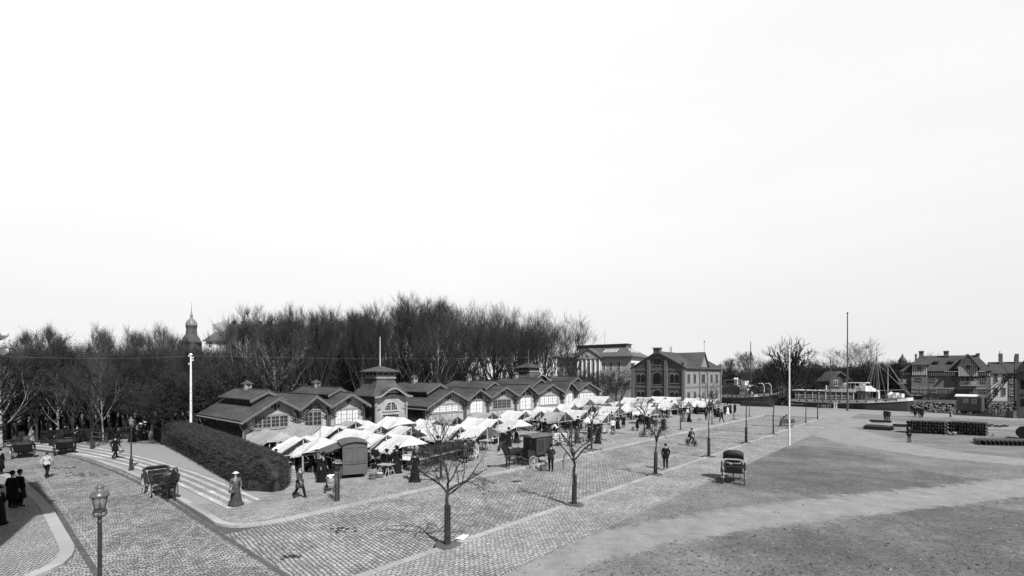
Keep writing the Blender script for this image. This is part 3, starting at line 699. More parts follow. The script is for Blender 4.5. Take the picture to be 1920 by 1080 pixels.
    cr = MB(); cr.xz([(8.4, EZ), (11.05, RZ_+.02), (13.7, EZ), (13.7, EZ-.15), (11.05, RZ_-.15), (8.4, EZ-.15)], -.45, D/2); cr.build('cross_roof', M_roof2, r)
    win('f', 11.05, 9.2, 10.4, .35, 2)
    dr = MB(); dr.xz([(10.3, 0), (11.8, 0)]+[(11.05+.75*math.cos(R(a)), 2.7+.6*math.sin(R(a))) for a in (0, 45, 90, 135, 180)], -.06, -.004); dr.build('door', M_dtrim, r)
    pl = MB(); pl.tube((11.05, -.2, RZ_), (11.05, -.2, RZ_+2.6), .04); pl.beam((10.8, -.2, RZ_+2.3), (11.5, -.2, RZ_+2.5), .05, .25); pl.build('weather_vane', M_dtrim, r)
    pl = MB()
    for x in (3.5, 4.3): pl.tube((x+3, D/2, RZ_), (x+3, D/2, RZ_+1.3), .07)
    pl.build('stove_pipe', M_dtrim, r)
    MB().rng(L+.05, L+.9, .4, 4, 5.0, 8.4).build('white_board', M_pale, r)
warehouse()
# ================================================================ far buildings
M_ren = mat('pale_render', .42, var=.15, scale=.3)
M_renw = mat('white_render', .72, var=.1, scale=.3)
M_slate = mat('slate_roof', .11, rough=.6, var=.2, scale=.4)
M_slated = mat('dark_slate', .065, rough=.6, var=.25, scale=.4)
M_sky = mat('skylight_glass', .55, rough=.3, var=.25, scale=1)
def simple_window(par, c, w_, h, face='y-', frame=None, pane=None, sub=(2, 2)):
    x, y, z = c; f = MB(); p = MB(); ax = face[0] == 'y'; sg = -1 if face[1] == '-' else 1
    def B(mb, u0, u1, z0, z1, d0, d1):
        a, b = sorted((sg*d0, sg*d1))
        if ax: mb.rng(x+u0, x+u1, y+a, y+b, z+z0, z+z1)
        else: mb.rng(x+a, x+b, y+u0, y+u1, z+z0, z+z1)
    t = .1
    B(f, -w_/2-t, -w_/2, -h/2-t, h/2+t, .005, .07); B(f, w_/2, w_/2+t, -h/2-t, h/2+t, .005, .07)
    B(f, -w_/2, w_/2, h/2, h/2+t, .006, .068); B(f, -w_/2-.05, w_/2+.05, -h/2-t, -h/2, .007, .12)
    for i in range(1, sub[0]): q = -w_/2+w_*i/sub[0]; B(f, q-.035, q+.035, -h/2, h/2, .02, .06)
    for i in range(1, sub[1]): q = -h/2+h*i/sub[1]; B(f, -w_/2, w_/2, q-.03, q+.03, .02, .055)
    o = f.build('window', frame or M_renw, par); B(p, -w_/2, w_/2, -h/2, h/2, .004, .03); p.build('pane', pane or M_glass, o)
def hip(mb, x0, x1, y0, y1, z0, z1, hx0, hx1, yr=None, th=.15):
    ym = (y0+y1)/2 if yr is None else yr
    mb.add([(x0, y0, z0), (x1, y0, z0), (x1, y1, z0), (x0, y1, z0), (hx0, ym, z1), (hx1, ym, z1)],
           [(0, 1, 5, 4), (1, 2, 5), (2, 3, 4, 5), (3, 0, 4), (3, 2, 1, 0)])
# ---- museum
Zm = 150
r = thing('museum_building', 'pale classical building with pediment and roof skylights behind the park trees', 'building', at(1183, Zm), R(-35))
Wd = 26.4; Dd = 14; ez = HT(667, Zm); mzz = HT(649, Zm)
MB().rng(-Wd, 0, 0, .4, 0, ez).build('front_wall', M_ren, r); MB().rng(-.4, 0, .4, Dd, 0, ez).build('side_wall', M_renw, r)
MB().rng(-Wd, -Wd+.4, .4, Dd, 0, ez).build('side_wall', M_ren, r)
rf = MB(); rf.add([(-Wd-.9, -.9, ez), (.9, -.9, ez), (.9, Dd+.9, ez), (-Wd-.9, Dd+.9, ez), (-Wd+5, 5, mzz), (-3.5, 5, mzz), (-3.5, Dd-5, mzz), (-Wd+5, Dd-5, mzz)],
       [(0, 1, 5, 4), (1, 2, 6, 5), (2, 3, 7, 6), (3, 0, 4, 7), (4, 5, 6, 7), (3, 2, 1, 0)]); rf.rng(-Wd+4.9, -3.4, 4.9, Dd-4.9, mzz-.2, mzz+1.0)
rf.rng(-Wd-1, 1, -1, Dd+1, ez-.35, ez-.01); ro = rf.build('roof', M_slate, r)
MB().rng(-Wd+4.6, -3.1, 4.6, Dd-4.6, mzz+1.0, mzz+1.25).build('ridge_cornice', M_dtrim, ro)
for x0, x1 in ((-10.2, -5.2), (-23.5, -19.5)):
    sk = MB(); k = (mzz-ez)/5.9
    for i in range(6):
        xa = x0+(x1-x0)*i/6; sk.add([(xa, 1.6, ez+k*2.5+.12), (xa+.55, 1.6, ez+k*2.5+.12), (xa+.55, 4.0, ez+k*4.9+.12), (xa, 4.0, ez+k*4.9+.12)], [(0, 1, 2, 3)])
    sk.build('skylight', M_sky, ro)
sk = MB()
for i in range(8):
    y = 3.5+i*.9; sk.add([(-.1+.0, y, ez+.55), (-.1, y+.55, ez+.55), (-2.6, y+.55, ez+2.6), (-2.6, y, ez+2.6)], [(0, 1, 2, 3)])
sk.build('skylight', M_sky, ro)
pd = MB(); px0, px1 = -18.2, -9.8; pc = (px0+px1)/2
pd.rng(px0, px1, -1.2, 0, 0, ez-.8); pd.build('portico', M_ren, r)
MB().xz([(px0-.5, ez-.7), (px1+.5, ez-.7), (pc, ez+2.3)], -1.5, .5).build('pediment', M_ren, r)
MB().xz([(px0-.9, ez-.6), (pc, ez+2.8), (px1+.9, ez-.6), (px1+.4, ez-.6), (pc, ez+2.4), (px0-.4, ez-.6)], -1.7, 3).build('pediment_roof', M_slate, r)
MB().lathe([(.55, 0), (.6, .1), (.4, .18)], 12).build('roundel', M_ren, r)
o = [o for o in r.children if o.name.startswith('roundel')][0]; o.location = (pc, -1.5, ez+.5); o.rotation_euler = (R(90), 0, 0)
cl = MB()
for i in range(6): x = px0+.3+i*(px1-px0-.6)/5; cl.tube((x, -1.3, 4), (x, -1.3, ez-1), .28, .24, 8)
cl.build('pilaster', M_renw, r)
for i in range(9):
    x = -Wd+1.6+i*2.6
    yy = -1.2 if px0 < x < px1 else 0
    simple_window(r, (x, yy, ez-3.2), 1.0, 2.4, sub=(2, 3)); simple_window(r, (x, yy, ez-8), 1.0, 2.2, sub=(2, 3))
for i in range(3): simple_window(r, (0, 3+i*4, ez-3.2), 1.0, 2.6, 'x+', sub=(3, 3))
MB().tube((-11, 5, mzz), (-11, 5, mzz+6), .06).build('flagpole', M_trim, r)
# ---- domed tower and stepped-gable house over the trees on the left
Zc = 150; r = thing('church_tower', 'slender tower with copper dome and spire rising above the trees at left', 'tower', at(359, Zc), 0)
b = lambda y: HT(y, Zc); k = Zc/F
MB().box((0, 0, b(640)/2), (24*k, 24*k, b(640))).build('wall', M_dboard, r)
MB().lathe([(17*k, b(642)), (13*k, b(633)), (9.5*k, b(627)), (8.5*k, b(616)), (9.3*k, b(615)), (9.3*k, b(613))], 8).build('drum', M_dtrim, r)
MB().lathe([(9.3*k, b(613)), (9.5*k, b(608)), (8*k, b(603)), (5*k, b(599)), (2.4*k, b(597)), (2*k, b(594)), (2.6*k, b(593)), (1.6*k, b(590)), (.6*k, b(583)), (.3*k, b(575)), (.25*k, b(566))], 12).build('dome', mat('copper', .2, rough=.4, var=.3), r, smooth=True)
r = thing('castle_wing', 'long steep roofed building with a stepped end gable half hidden by park trees', 'building', at(386, Zc, 0), 0)
MB().rng(0, 22, 0, 12, 0, b(640)).build('wall', M_renw, r)
rf = MB(); hip(rf, -.8, 24, -.8, 12.8, b(640), b(604), 3, 23); rof = rf.build('roof', M_slate, r)
for x in (5.2, 8.3, 14, 17): c_ = MB(); c_.rng(x-.5, x+.5, 5.5, 6.5, b(604)-.4, b(598)); c_.build('chimney', M_dtrim, rof)
sg = MB()
for i, (a, z) in enumerate(((0, 610), (1.2, 606), (2.3, 603), (3.3, 600))): sg.rng(.2+a*.55, 3.6-a*.1, 3.0+a, 9-a, b(640), b(z)+.8)
sg.build('stepped_gable', M_ren, r)
simple_window(r, (1.4, 0, b(646)), 1.0, 1.6)
for x in (3.8, 7): d_ = MB(); d_.rng(x-.4, x+.4, 1.2, 3, b(632), b(626)); d_.build('dormer', M_dtrim, rof)
# ---- villa across the canal
M_vb = brickmat('villa_brick', .16, .19, .08, .26, .09, .012, vert=True, warp=0, var=.2, vscale=.5)
M_vb2 = brickmat('villa_light_brick', .21, .25, .11, .26, .09, .012, vert=True, warp=0, var=.2, vscale=.5)
Zv = 124; kv = 128/F; X0 = 1690
def vx(px): return (px-X0)*kv
def vz(py): return HT(py, Zv)-FZ
VR = R(-38); r = thing('half_timbered_villa', 'large brick villa with striped half timbered gables and balconies across the canal', 'house', at(X0, 128, FZ), VR, None, (17.05/(168*128/F), 1, 1))
def wallband(x0, x1, y0, zt, zm=None):
    zm = zm if zm is not None else vz(728)
    MB().rng(x0, x1, y0, y0+.35, 0, zm).build('lower_wall', M_vb, r); MB().rng(x0, x1, y0+.003, y0+.35, zm, zt).build('upper_wall', M_vb2, r)
    MB().rng(x0, x1, y0-.07, y0, zm-.08, zm+.14).build('string_course', M_ren, r)
wallband(vx(1688), vx(1710), .4, vz(697)); wallband(vx(1710), vx(1742), -.9, vz(697)); wallband(vx(1742), vx(1858), 0, vz(697))
MB().rng(vx(1688), vx(1858), .75, 10, 0, vz(698)).build('house_body', M_vb, r)
def stripes(par, x0, x1, z0, z1, y, n, tri=None, name='timber_panel'):
    MB().rng(x0, x1, y, y+.12, z0, z1).build(name, M_dtrim, par)
    mb = MB()
    for i in range(n):
        a = x0+(x1-x0)*(i+.25)/n; mb.rng(a, a+(x1-x0)/n*.5, y-.03, y, z0+.1, z1-.1)
    mb.build('white_panel', M_renw, par)
stripes(r, vx(1744), vx(1795), vz(705), vz(698), -.12, 14); stripes(r, vx(1834), vx(1857), vz(705), vz(698), -.12, 6); stripes(r, vx(1690), vx(1709), vz(704), vz(697), .28, 6)
stripes(r, vx(1711), vx(1741), vz(704), vz(684), -1.03, 9)
stripes(r, vx(1799), vx(1834), vz(706), vz(687), -.9, 10)
MB().rng(vx(1799), vx(1834), -.75, .02, vz(706), vz(687)).build('gable_body', M_dtrim, r)
gp = MB(); xc = vx(1816.5); gp.xz([(vx(1799), vz(687)), (vx(1834), vz(687)), (xc, vz(668.5))], -.88, -.7); gp.build('gable_panel', M_dtrim, r)
wp = MB()
for i in range(10):
    x = vx(1799)+(vx(1834)-vx(1799))*(i+.5)/10; h = (1-abs(x-xc)/(vx(1834)-xc))*(vz(670)-vz(687)); hb = min(h-.25, 1.9)
    if hb > .3: wp.rng(x-.17, x+.17, -.91, -.875, vz(687)+.0, vz(687)+hb)
wp.xz([(xc-.9, vz(677)), (xc+.9, vz(677)), (xc, vz(670.5))], -.915, -.88)
wp.build('white_panel', M_renw, r)
rf = MB(); hip(rf, vx(1686), vx(1861), -.6, 10.6, vz(696), vz(666), vx(1735), vx(1838)); roofv = rf.build('roof', M_slated, r)
g2 = MB(); g2.xz([(vx(1794), vz(692)), (xc, vz(665)), (vx(1840), vz(692)), (vx(1837), vz(692)), (xc, vz(668)), (vx(1797), vz(692))], -1.5, 3.2)
g2.build('gable_roof', M_slate, r)
g3 = MB(); hip(g3, vx(1709), vx(1747), -1.6, 6, vz(684), vz(665), vx(1730), vx(1731), yr=3.5); g3.build('pyramid_roof', M_slated, r)
for x, y0, y1, w_ in ((1732, 656, 668, 1.3), (1781, 657, 668, 1.3), (1840, 663, 684, .8), (1721, 662, 676, .5)):
    c_ = MB(); c_.rng(vx(x)-w_/2, vx(x)+w_/2, 4.2, 5.4, vz(y1), vz(y0)); c_.rng(vx(x)-w_/2-.15, vx(x)+w_/2+.15, 4.05, 5.55, vz(y0+2), vz(y0+.8)); c_.build('chimney', M_vb, roofv)
for x in (1761, 1789): c_ = MB(); c_.box((vx(x), 2.3, vz(678)), (1.3, 1.6, .5)); c_.build('dormer', M_dtrim, roofv)
vp = MB()
for x in (1743.5, 1796): vp.tube((vx(x), -.12, 0), (vx(x), -.12, vz(697)), .08, n=5); vp.beam((vx(x), -.5, vz(696)), (vx(x+8), 4, vz(672)), .12, .12)
vp.build('rainwater_pipe', M_dtrim, r)
for px_, py_, w_, h_, sb, yy in ((1753, 710, 1.3, 1.4, 3, 0), (1789, 710, 1.3, 1.4, 3, 0), (1846, 710, 1.3, 1.4, 3, 0), (1753, 731, 1.5, 1.3, 4, 0), (1789, 731, 1.5, 1.3, 4, 0),
        (1725, 708, 1.7, 1.5, 4, -.9), (1725, 690, 1.2, .9, 2, -1.03), (1695, 706, .7, 1.2, 2, .4), (1724, 731, 1.1, 1.5, 2, -.9), (1733, 731, .5, 1.7, 1, -.9),
        (1808, 711, .9, 1.5, 3, 0), (1817, 712, .8, 2.0, 1, 0), (1826, 711, .9, 1.5, 3, 0), (1815, 734, 1.4, 1.4, 4, 0), (1825, 734, .5, 1.8, 1, 0), (1844, 733, 1.2, 1.3, 3, 0), (1817, 689, 1.1, .8, 2, -.9), (1713, 744, .9, .7, 2, -.9), (1722, 744, .9, .7, 2, -.9), (1845, 746, .9, .7, 2, 0), (1790, 747, .9, .6, 2, 0)):
    simple_window(r, (vx(px_), yy-.005, vz(py_)), w_, h_, sub=(sb, 2), frame=M_ren)
def balcony(x0, x1, z, y, solid):
    b_ = MB(); b_.rng(x0, x1, y-1.3, y-.02, z-.15, z); b_.beam((x0, y-1.25, z+.95), (x1, y-1.25, z+.95), .08); b_.beam((x0+.04, y-1.25, z), (x0+.04, y-1.25, z+.95), .08); b_.beam((x1-.04, y-1.25, z), (x1-.04, y-1.25, z+.95), .08)
    n = int((x1-x0)/.3)
    for i in range(n): b_.beam((x0+(x1-x0)*i/n, y-1.25, z), (x0+(x1-x0)*i/n, y-1.25, z+.95), .04)
    if solid: b_.rng(x0+(x1-x0)*.55, x0+(x1-x0)*.88, y-1.32, y-1.29, z+.1, z+1.0)
    b_.build('balcony', M_ren, r)
balcony(vx(1802), vx(1836), vz(722), 0, True); balcony(vx(1684), vx(1700), vz(718.5), .3, True); balcony(vx(1709), vx(1738), vz(741), -.9, False)
# ---- white town house and brick house to the right
r = thing('white_town_house', 'narrow white rendered town house squeezed right of the half timbered villa', 'house', (117.25, 117.45, FZ), VR, None, (.65, 1, 1))
z0 = lambda y: HT(y, 117)-FZ
MB().rng(.02, 4.3, .25, 9, 0, z0(700)).build('wall', M_renw, r)
rf = MB(); rf.yz([(.0, z0(700)), (5, z0(678)), (9.4, z0(700)), (9.4, z0(700)-.2), (5, z0(678)-.25), (.0, z0(700)-.2)], .0, 4.25); rr = rf.build('roof', M_slated, r)
for x, y in ((1.3, 709), (3.6, 709), (1.3, 734), (3.4, 734)): simple_window(r, (x, .25, z0(y)), .9, 1.8, sub=(2, 3), frame=M_ren)
c_ = MB(); c_.rng(2.9, 3.9, 4, 5, z0(682), z0(662)); c_.tube((3.2, 4.4, z0(662)), (3.2, 4.4, z0(657)), .12); c_.build('chimney', M_vb, rr)
r = thing('brick_town_house', 'brick town house with arched window at the right edge beyond the canal', 'house', (119.45, 115.75, FZ), VR, None, (.65, 1, 1))
MB().rng(.02, 12, .4, 9, 0, z0(699)).build('wall', M_vb, r)
rf = MB(); rf.yz([(0, z0(699)), (5, z0(678)), (9.4, z0(699)), (9.4, z0(699)-.2), (5, z0(678)-.25), (0, z0(699)-.2)], .01, 12.4); rr = rf.build('roof', M_slated, r)
for x, y in ((1.3, 712), (1.3, 735), (4.3, 712), (4.3, 735), (7, 712)): simple_window(r, (x, .4, z0(y)), 1.1, 1.5, sub=(3, 2), frame=M_renw)
c_ = MB(); c_.rng(3.0, 3.9, 4, 5, z0(682), z0(663)); c_.build('chimney', M_vb, rr)
# ---- turreted house left of the villa
r = thing('turreted_house', 'dark house with pointed corner turret left of the half timbered villa', 'house', at(1692, 150, FZ), 0)
q = 150/F; tz = lambda y: HT(y, 150)-FZ
MB().lathe([(1.6, 0), (1.6, tz(690)), (2.2, tz(688)), (2.0, tz(684)), (1.2, tz(680)), (1.0, tz(675)), (.3, tz(668)), (.05, tz(663))], 10).build('turret', M_slated, r)
MB().rng(0, 14, 1, 9, 0, tz(694)).build('wall', M_vb, r)
rf = MB(); hip(rf, -.5, 14.5, .5, 9.5, tz(694), tz(680), 4, 12); rf.build('roof', M_slated, r)
simple_window(r, (3, 1, tz(706)), 1.1, 1.6)
# ---- row of roofs behind the trees
hs = [(1435, 1470, 690, 700, 175, 'low dark roofed house left of the great bare tree beyond the canal', (1447, 1461)),
      (1496, 1536, 693, 702, 175, 'low dark roofed house seen between the great bare tree and the arc lamp', (1508,)),
      (1538, 1600, 689, 703, 170, 'long roofed house with two chimneys behind the arc lamp', (1548, 1577))]
for a, b_, yr, ye, Z, lab, chs in hs:
    r = thing('row_house', lab, 'house', at(a, Z, FZ), 0); L = (b_-a)*Z/F; zz = lambda y: HT(y, Z)-FZ
    MB().rng(0, L, 0, 8, 0, zz(ye)).build('wall', M_vb, r)
    rf = MB(); rf.yz([(-.5, zz(ye)-.1), (4, zz(yr)), (8.5, zz(ye)-.1), (8.5, zz(ye)-.3), (4, zz(yr)-.2), (-.5, zz(ye)-.3)], -.3, L+.3); rr = rf.build('roof', M_slate, r)
    for c in chs:
        x = (c-a)*Z/F; c_ = MB(); c_.rng(x-.7, x+.7, 3.6, 4.6, zz(yr)-.4, zz(yr-4.5)); c_.rng(x-.25, x+.25, 3.8, 4.4, zz(yr-4.5), zz(yr-6.5)); c_.build('chimney', M_vb, rr)
    for i in range(int(L/2.5)): simple_window(r, (1.3+i*2.5, 0, zz(ye)-2), .9, 1.4)
r = thing('summer_house', 'gabled canal side shed with pale roof edge behind the steamer funnel', 'shed', at(1573, 135, FZ), 0); zz = lambda y: HT(y, 135)-FZ
MB().xz([(-2.6, 0), (2.6, 0), (2.6, zz(712)), (0, zz(697.5)), (-2.6, zz(712))], 0, 5).build('wall', M_dboard, r)
MB().xz([(-3.3, zz(715)), (0, zz(696)), (3.3, zz(713)), (3.3, zz(714.5)), (0, zz(698.5)), (-3.3, zz(716.5))], -.7, 5.5).build('roof', M_slate, r)
simple_window(r, (-1, 0, zz(718)), 1, 1.4)
# ---- canal-side crane with its engine hut
r = thing('dock_crane', 'railway crane hut with white edged roof and lattice jib on the quay', 'crane', at(1822, 87, 0), R(-50)); kz = 87/F; zz = lambda y: HT(y, 87)
x0, x1 = -1.85, 1.75
hut = MB(); hut.rng(x0, x1-.35, -1.3, 1.3, zz(770), zz(742)); hut.build('hut', brickmat('hut_boards', .17, .19, .1, .2, 9, .012, vert=True, warp=0, var=.15, offs=0), r)
MB().rng(x1-.34, x1, -1.3, 1.3, zz(770), zz(742)).build('machine_bay', M_renw, r)
MB().rng(x1-.3, x1+.03, -.7, .9, zz(760), zz(746)).build('machine_opening', M_black, r)
MB().yz([(-1.6, zz(743)), (0, zz(739.5)), (1.6, zz(743)), (1.6, zz(743)-.1), (-1.6, zz(743)-.1)], x0-.25, x1+.2).build('roof', M_renw, r)
simple_window(r, (x0+1.25, -1.3, zz(751)), .4, .55); simple_window(r, (x0+2.3, -1.3, zz(752)), .42, .7)
MB().rng(x0+.5, x1-.7, -.8, .8, .45, zz(770)).rng(x0+.5, x0+1.2, -.75, .75, .12, .5).rng(x1-1.6, x1-.9, -.75, .75, .12, .5).build('bogie', M_dtrim, r)
MB().rng(x1-1.2, x1+.9, -.8, .8, 0, .35).rng(x1-.7, x1+.5, -.5, .5, .35, .8).build('winch', M_ren, r)
jb = MB(); tip = Vector((4.7, 0, HT(709, 83.5)))
for y in (-.45, .45):
    e = Vector((x1-.2, y, zz(768))); f = tip+Vector((0, y*.5, 0)); jb.beam(e, f, .12, .12)
    e2 = Vector((x1+.3, y, zz(764.5))); f2 = tip+Vector((-.1, y*.5, .35)); jb.beam(e+Vector((-.55, 0, .45)), f2, .1, .1)
    for i in range(12):
        a = (e).lerp(f, i/12); b_ = (e+Vector((-.55, 0, .45))).lerp(f2, (i+.7)/12); jb.beam(a, b_, .05); jb.beam(b_, e.lerp(f, (i+1)/12), .05)
for i in range(9): jb.beam(Vector((x1-.2, -.45, zz(768))).lerp(tip+Vector((0, -.22, 0)), i/9), Vector((x1-.2, .45, zz(768))).lerp(tip+Vector((0, .22, 0)), i/9), .06)
jb.build('jib', M_dtrim, r)
st_ = MB()
for y in (-.4, .4): st_.beam((x1-.3, y, zz(741)), tip+Vector((0, y*.5, .35)), .09); st_.beam((x1-1.2, y, zz(742)), tip+Vector((0, y*.5, .6)), .07)
for i in range(8):
    st_.beam(Vector((x1-.3, -.4, zz(741))).lerp(tip, i/8), Vector((x1-1.2, .4, zz(742))).lerp(tip, (i+.5)/8), .05)
st_.tube(tip+Vector((0, -.3, .2)), tip+Vector((0, .3, .2)), .3, n=10); st_.build('stay', M_dtrim, r)
# ---- dark hoist tower at the right edge
r = thing('hoist_tower', 'tall dark timber hoist tower cut off by the right edge of the picture', 'tower', at(1906, 78.5), R(-46)); zz = lambda y: HT(y, 78)
MB().rng(.1, 9, 0, 6.5, 0, zz(697)).build('wall', M_dboard, r)
MB().xz([(-.3, zz(697)), (9.6, zz(697)), (9.6, zz(640)), (4.5, zz(640)), (.8, zz(676))], -.4, 6.9).build('roof', M_slated, r)
MB().rng(0, .28, -.15, .0, 0, zz(697)).rng(1.6, 1.8, -.13, -.002, 0, zz(697)).rng(3.4, 3.6, -.13, -.003, 0, zz(697)).rng(.28, 9, -.1, -.004, 4.0, 4.2).build('timber_frame', M_dtrim, r)
MB().rng(.5, 1.4, -.03, -.001, 4.8, 6.2).rng(.5, 1.4, -.03, -.001, 2, 3.2).build('hatch', M_black, r)
r = thing('crate', 'dark wooden crate against the foot of the hoist tower', 'crate', at(1899, 79), 0)
cb = MB(); cb.rng(-.55, .55, -.6, .6, .0, 1.15).build('box', M_dtrim, r)
MB().rng(-.58, .58, -.65, -.6, .1, .25).rng(-.58, .58, -.65, -.6, .9, 1.05).rng(-.6, -.45, -.655, -.6, 0, 1.15).rng(.45, .6, -.655, -.6, 0, 1.15).build('batten', M_dboard, r)
# ---- the house at the street corner on the left, just outside the picture: its roof throws the shadow on the pavement
r = thing('corner_house', 'tall rendered corner house whose bracket lamps reach in at the left edge', 'house', W(-1.5, 19.8), ANG)
MB().rng(-14, 0, 0, 9.8, 0, 15.2).build('wall', M_ren, r); MB().rng(-14.6, .5, -.5, 10.3, 15.2, 15.7).build('cornice', M_renw, r)
for k in range(4):
    for j in range(3): simple_window(r, (0, 1.6+j*3.2, 2.2+k*3.7), 1.2, 2, 'x+')
br_ = MB()
for z in (HT(629, 19.9), HT(659, 19.9)):
    pe = W(-1.5, 19.8); q = lambda s_, t_, z_: (s_+1.5, t_-19.8, z_)
    br_.tube(q(-1.5, 29, z-.3), q(.75, 29, z-.1), .04); br_.tube(q(-1.5, 29, z-1.0), q(.75, 29, z-.15), .035)
br_.build('wall_bracket', M_dtrim, r)
for z in (HT(629, 19.9), HT(659, 19.9)):
    l_ = MB(); l_.lathe([(.05, -.16), (.17, -.03), (.19, 0), (.19, .09), (.16, .12)], 12, (.75+1.5, 29-19.8, z)); l_.build('lamp', M_renw, r)
# ================================================================ trees
M_bark = mat('bark', .045, var=.35, scale=4, rough=.95, spec=.1)
M_twig = mat('twigs', .05, var=.3, scale=.4, rough=.95, spec=.1)
M_twigl = mat('budding_twigs', .075, var=.35, scale=.4, rough=.95, spec=.1)
M_birch = mat('birch_bark', .34, var=.85, scale=3.5, stretch=(.6, .6, 1.6), detail=3)
M_bark3 = mat('black_bark', .028, var=.35, scale=4, rough=.95, spec=.1)
M_bark2 = mat('grey_bark', .13, var=.35, scale=4, rough=.95, spec=.1)
def rv(r, a=1): return Vector((r.uniform(-a, a), r.uniform(-a, a), r.uniform(-a, a)))
def grow(seed, H, trunk, spread=.5, limbs=7, levels=4, r0=.2, lr=.55, taper=.75, lean_=.04, up=.35, twigl=.9, twign=5, tw=.018, bud=0, base=.3, kids=(3, 5), droop=0, ratio=.62, wob=.12):
    """returns trunk+limb mesh and twig mesh of one bare tree, H metres tall"""
    r = random.Random(seed); L = MB(); T = MB()
    def twig(p, d, l):
        n = 3; q = p
        dd = (d+rv(r, .45)).normalized()
        for i in range(n):
            dd = (dd+rv(r, .3)+Vector((0, 0, up*.3-droop))).normalized(); e = q+dd*l/n
            a = dd.orthogonal().normalized()*tw*(1-i*.28); b = dd.cross(a).normalized()*tw*(1-i*.28)
            o = len(T.v); T.v += [tuple(q-a), tuple(q+a*.5+b*.87), tuple(e)]; T.f.append((o, o+1, o+2))
            T.v += [tuple(q+b), tuple(q-b), tuple(e+a*.3)]; T.f.append((o+3, o+4, o+5))
            if bud and r.random() < bud:
                c = e+rv(r, .06); s_ = bud*.07+.03; x = rv(r).normalized()*s_; y = rv(r).normalized()*s_
                T.v += [tuple(c-x), tuple(c+y), tuple(c+x), tuple(c-y)]; o = len(T.v)-4; T.f.append((o, o+1, o+2, o+3))
            q = e
    def branch(p, d, l, rad, lev):
        n = max(2, 5-lev); pts = [p]; rr = [rad]; q = p; dd = d.normalized()
        for i in range(n):
            dd = (dd+rv(r, wob+.05*lev)+Vector((0, 0, up*.22))).normalized(); q = q+dd*l/n; pts.append(q); rr.append(rad*(1-taper*(i+1)/n)+.004)
        L.path(pts, rr, 5 if lev == 0 else (4 if lev == 1 else 3), cap=False)
        if lev >= levels:
            for k in range(twign):
                f = (k+.5)/twign; i = min(n-1, int(f*n)); twig(pts[i].lerp(pts[i+1], f*n-i), dd, twigl*r.uniform(.6, 1.2))
            return
        m = r.randint(*kids)
        for k in range(m):
            f = .3+.7*(k+r.random()*.6)/m; f = min(f, .99); i = min(n-1, int(f*n)); b_ = pts[i].lerp(pts[i+1], f*n-i)
            side = dd.orthogonal(); side.rotate(Matrix.Rotation(r.uniform(0, 6.28), 3, dd)); sp = spread*r.uniform(.7, 1.4)
            branch(b_, (dd+side.normalized()*sp*1.3+Vector((0, 0, up*.25))), l*ratio*r.uniform(.8, 1.2)*(1.15-.5*f), max(.006, rad*(1-.7*f)*.6), lev+1)
    # trunk
    n = 8; pts = []; rr = []; q = Vector((0, 0, -.15)); lean = rv(r, lean_)
    for i in range(n+1):
        k = i/n; pts.append(Vector((lean.x*k*H+r.uniform(-1, 1)*.009*H*max(0, min(1, k*3-.8)), lean.y*k*H+r.uniform(-1, 1)*.009*H*max(0, min(1, k*3-.8)), k*trunk*H-.1))); rr.append(r0*(1.25-.8*k) if i else r0*1.5)
    L.path(pts, rr, 8, cap=False)
    for k in range(limbs):
        f = base+(1-base)*(k+.5)/limbs; z = f*n; i = min(n-1, int(z)); p = pts[i].lerp(pts[i+1], z-i)
        th = k*2.4+r.uniform(-.4, .4); el = spread*(1.5-.9*f)
        d = Vector((math.cos(th)*el, math.sin(th)*el, .45+f*.7))
        branch(p, d, H*(1-trunk*f)*.62*r.uniform(.8, 1.1), rr[i]*lr, 1)
    return L, T
def make_tree(name, label, cat, seed, bark=None, twigm=None, **kw):
    root = thing(name, label, cat); L, T = grow(seed, **kw)
    zmax = max(v[2] for v in T.v); sc_ = kw['H']/zmax
    for mb in (L, T): mb.v = [(x*sc_, y*sc_, z*sc_) for x, y, z in mb.v]
    L.build('trunk', bark or M_bark, root, smooth=True, fix=False); T.build('crown', twigm or M_twig, root, fix=False)
    freeze(root); hide_proto(root); return root
rt = random.Random(11)
park = [make_tree('park_tree', '', 'tree', 20+i, H=20, trunk=.62, spread=.42, limbs=13, levels=4, r0=.3, up=.62, twigl=1.5, twign=5, tw=.021, bud=.12, base=.22, kids=(3, 4)) for i in range(4)]
vase = [make_tree('park_tree', '', 'tree', 40+i, H=20, trunk=.34, spread=.5, limbs=8, levels=4, r0=.42, up=.5, twigl=1.4, twign=5, tw=.02, bud=.12, base=.35, kids=(3, 5), ratio=.68) for i in range(3)]
birch = [make_tree('birch_tree', '', 'tree', 60+i, bark=M_birch, twigm=M_twigl, H=15, trunk=.8, spread=.45, limbs=16, levels=3, r0=.15, up=.5, twigl=1.4, twign=11, tw=.015, bud=.35, base=.2, droop=.05) for i in range(3)]
small = [make_tree('park_tree', '', 'tree', 80+i, H=10, trunk=.5, spread=.6, limbs=10, levels=3, r0=.14, up=.3, twigl=1.1, twign=9, tw=.018, bud=.4, base=.25) for i in range(2)]
def sky_y(px):                          # treetop skyline of the park, row by column
    K = [(-200, 610), (0, 648), (50, 618), (90, 603), (130, 640), (180, 600), (205, 640), (240, 603), (300, 598), (342, 618), (366, 628), (377, 652), (425, 646), (445, 620), (462, 575), (485, 570), (520, 590), (555, 562), (600, 570), (640, 585), (700, 566), (740, 553), (790, 541), (845, 546), (870, 566), (905, 552), (950, 568), (1000, 572), (1050, 575), (1075, 595), (1090, 630)]
    for (a, ya), (b, yb) in zip(K, K[1:]):
        if a <= px <= b: return ya+(yb-ya)*(px-a)/(b-a)
    return 640
cnt = 0
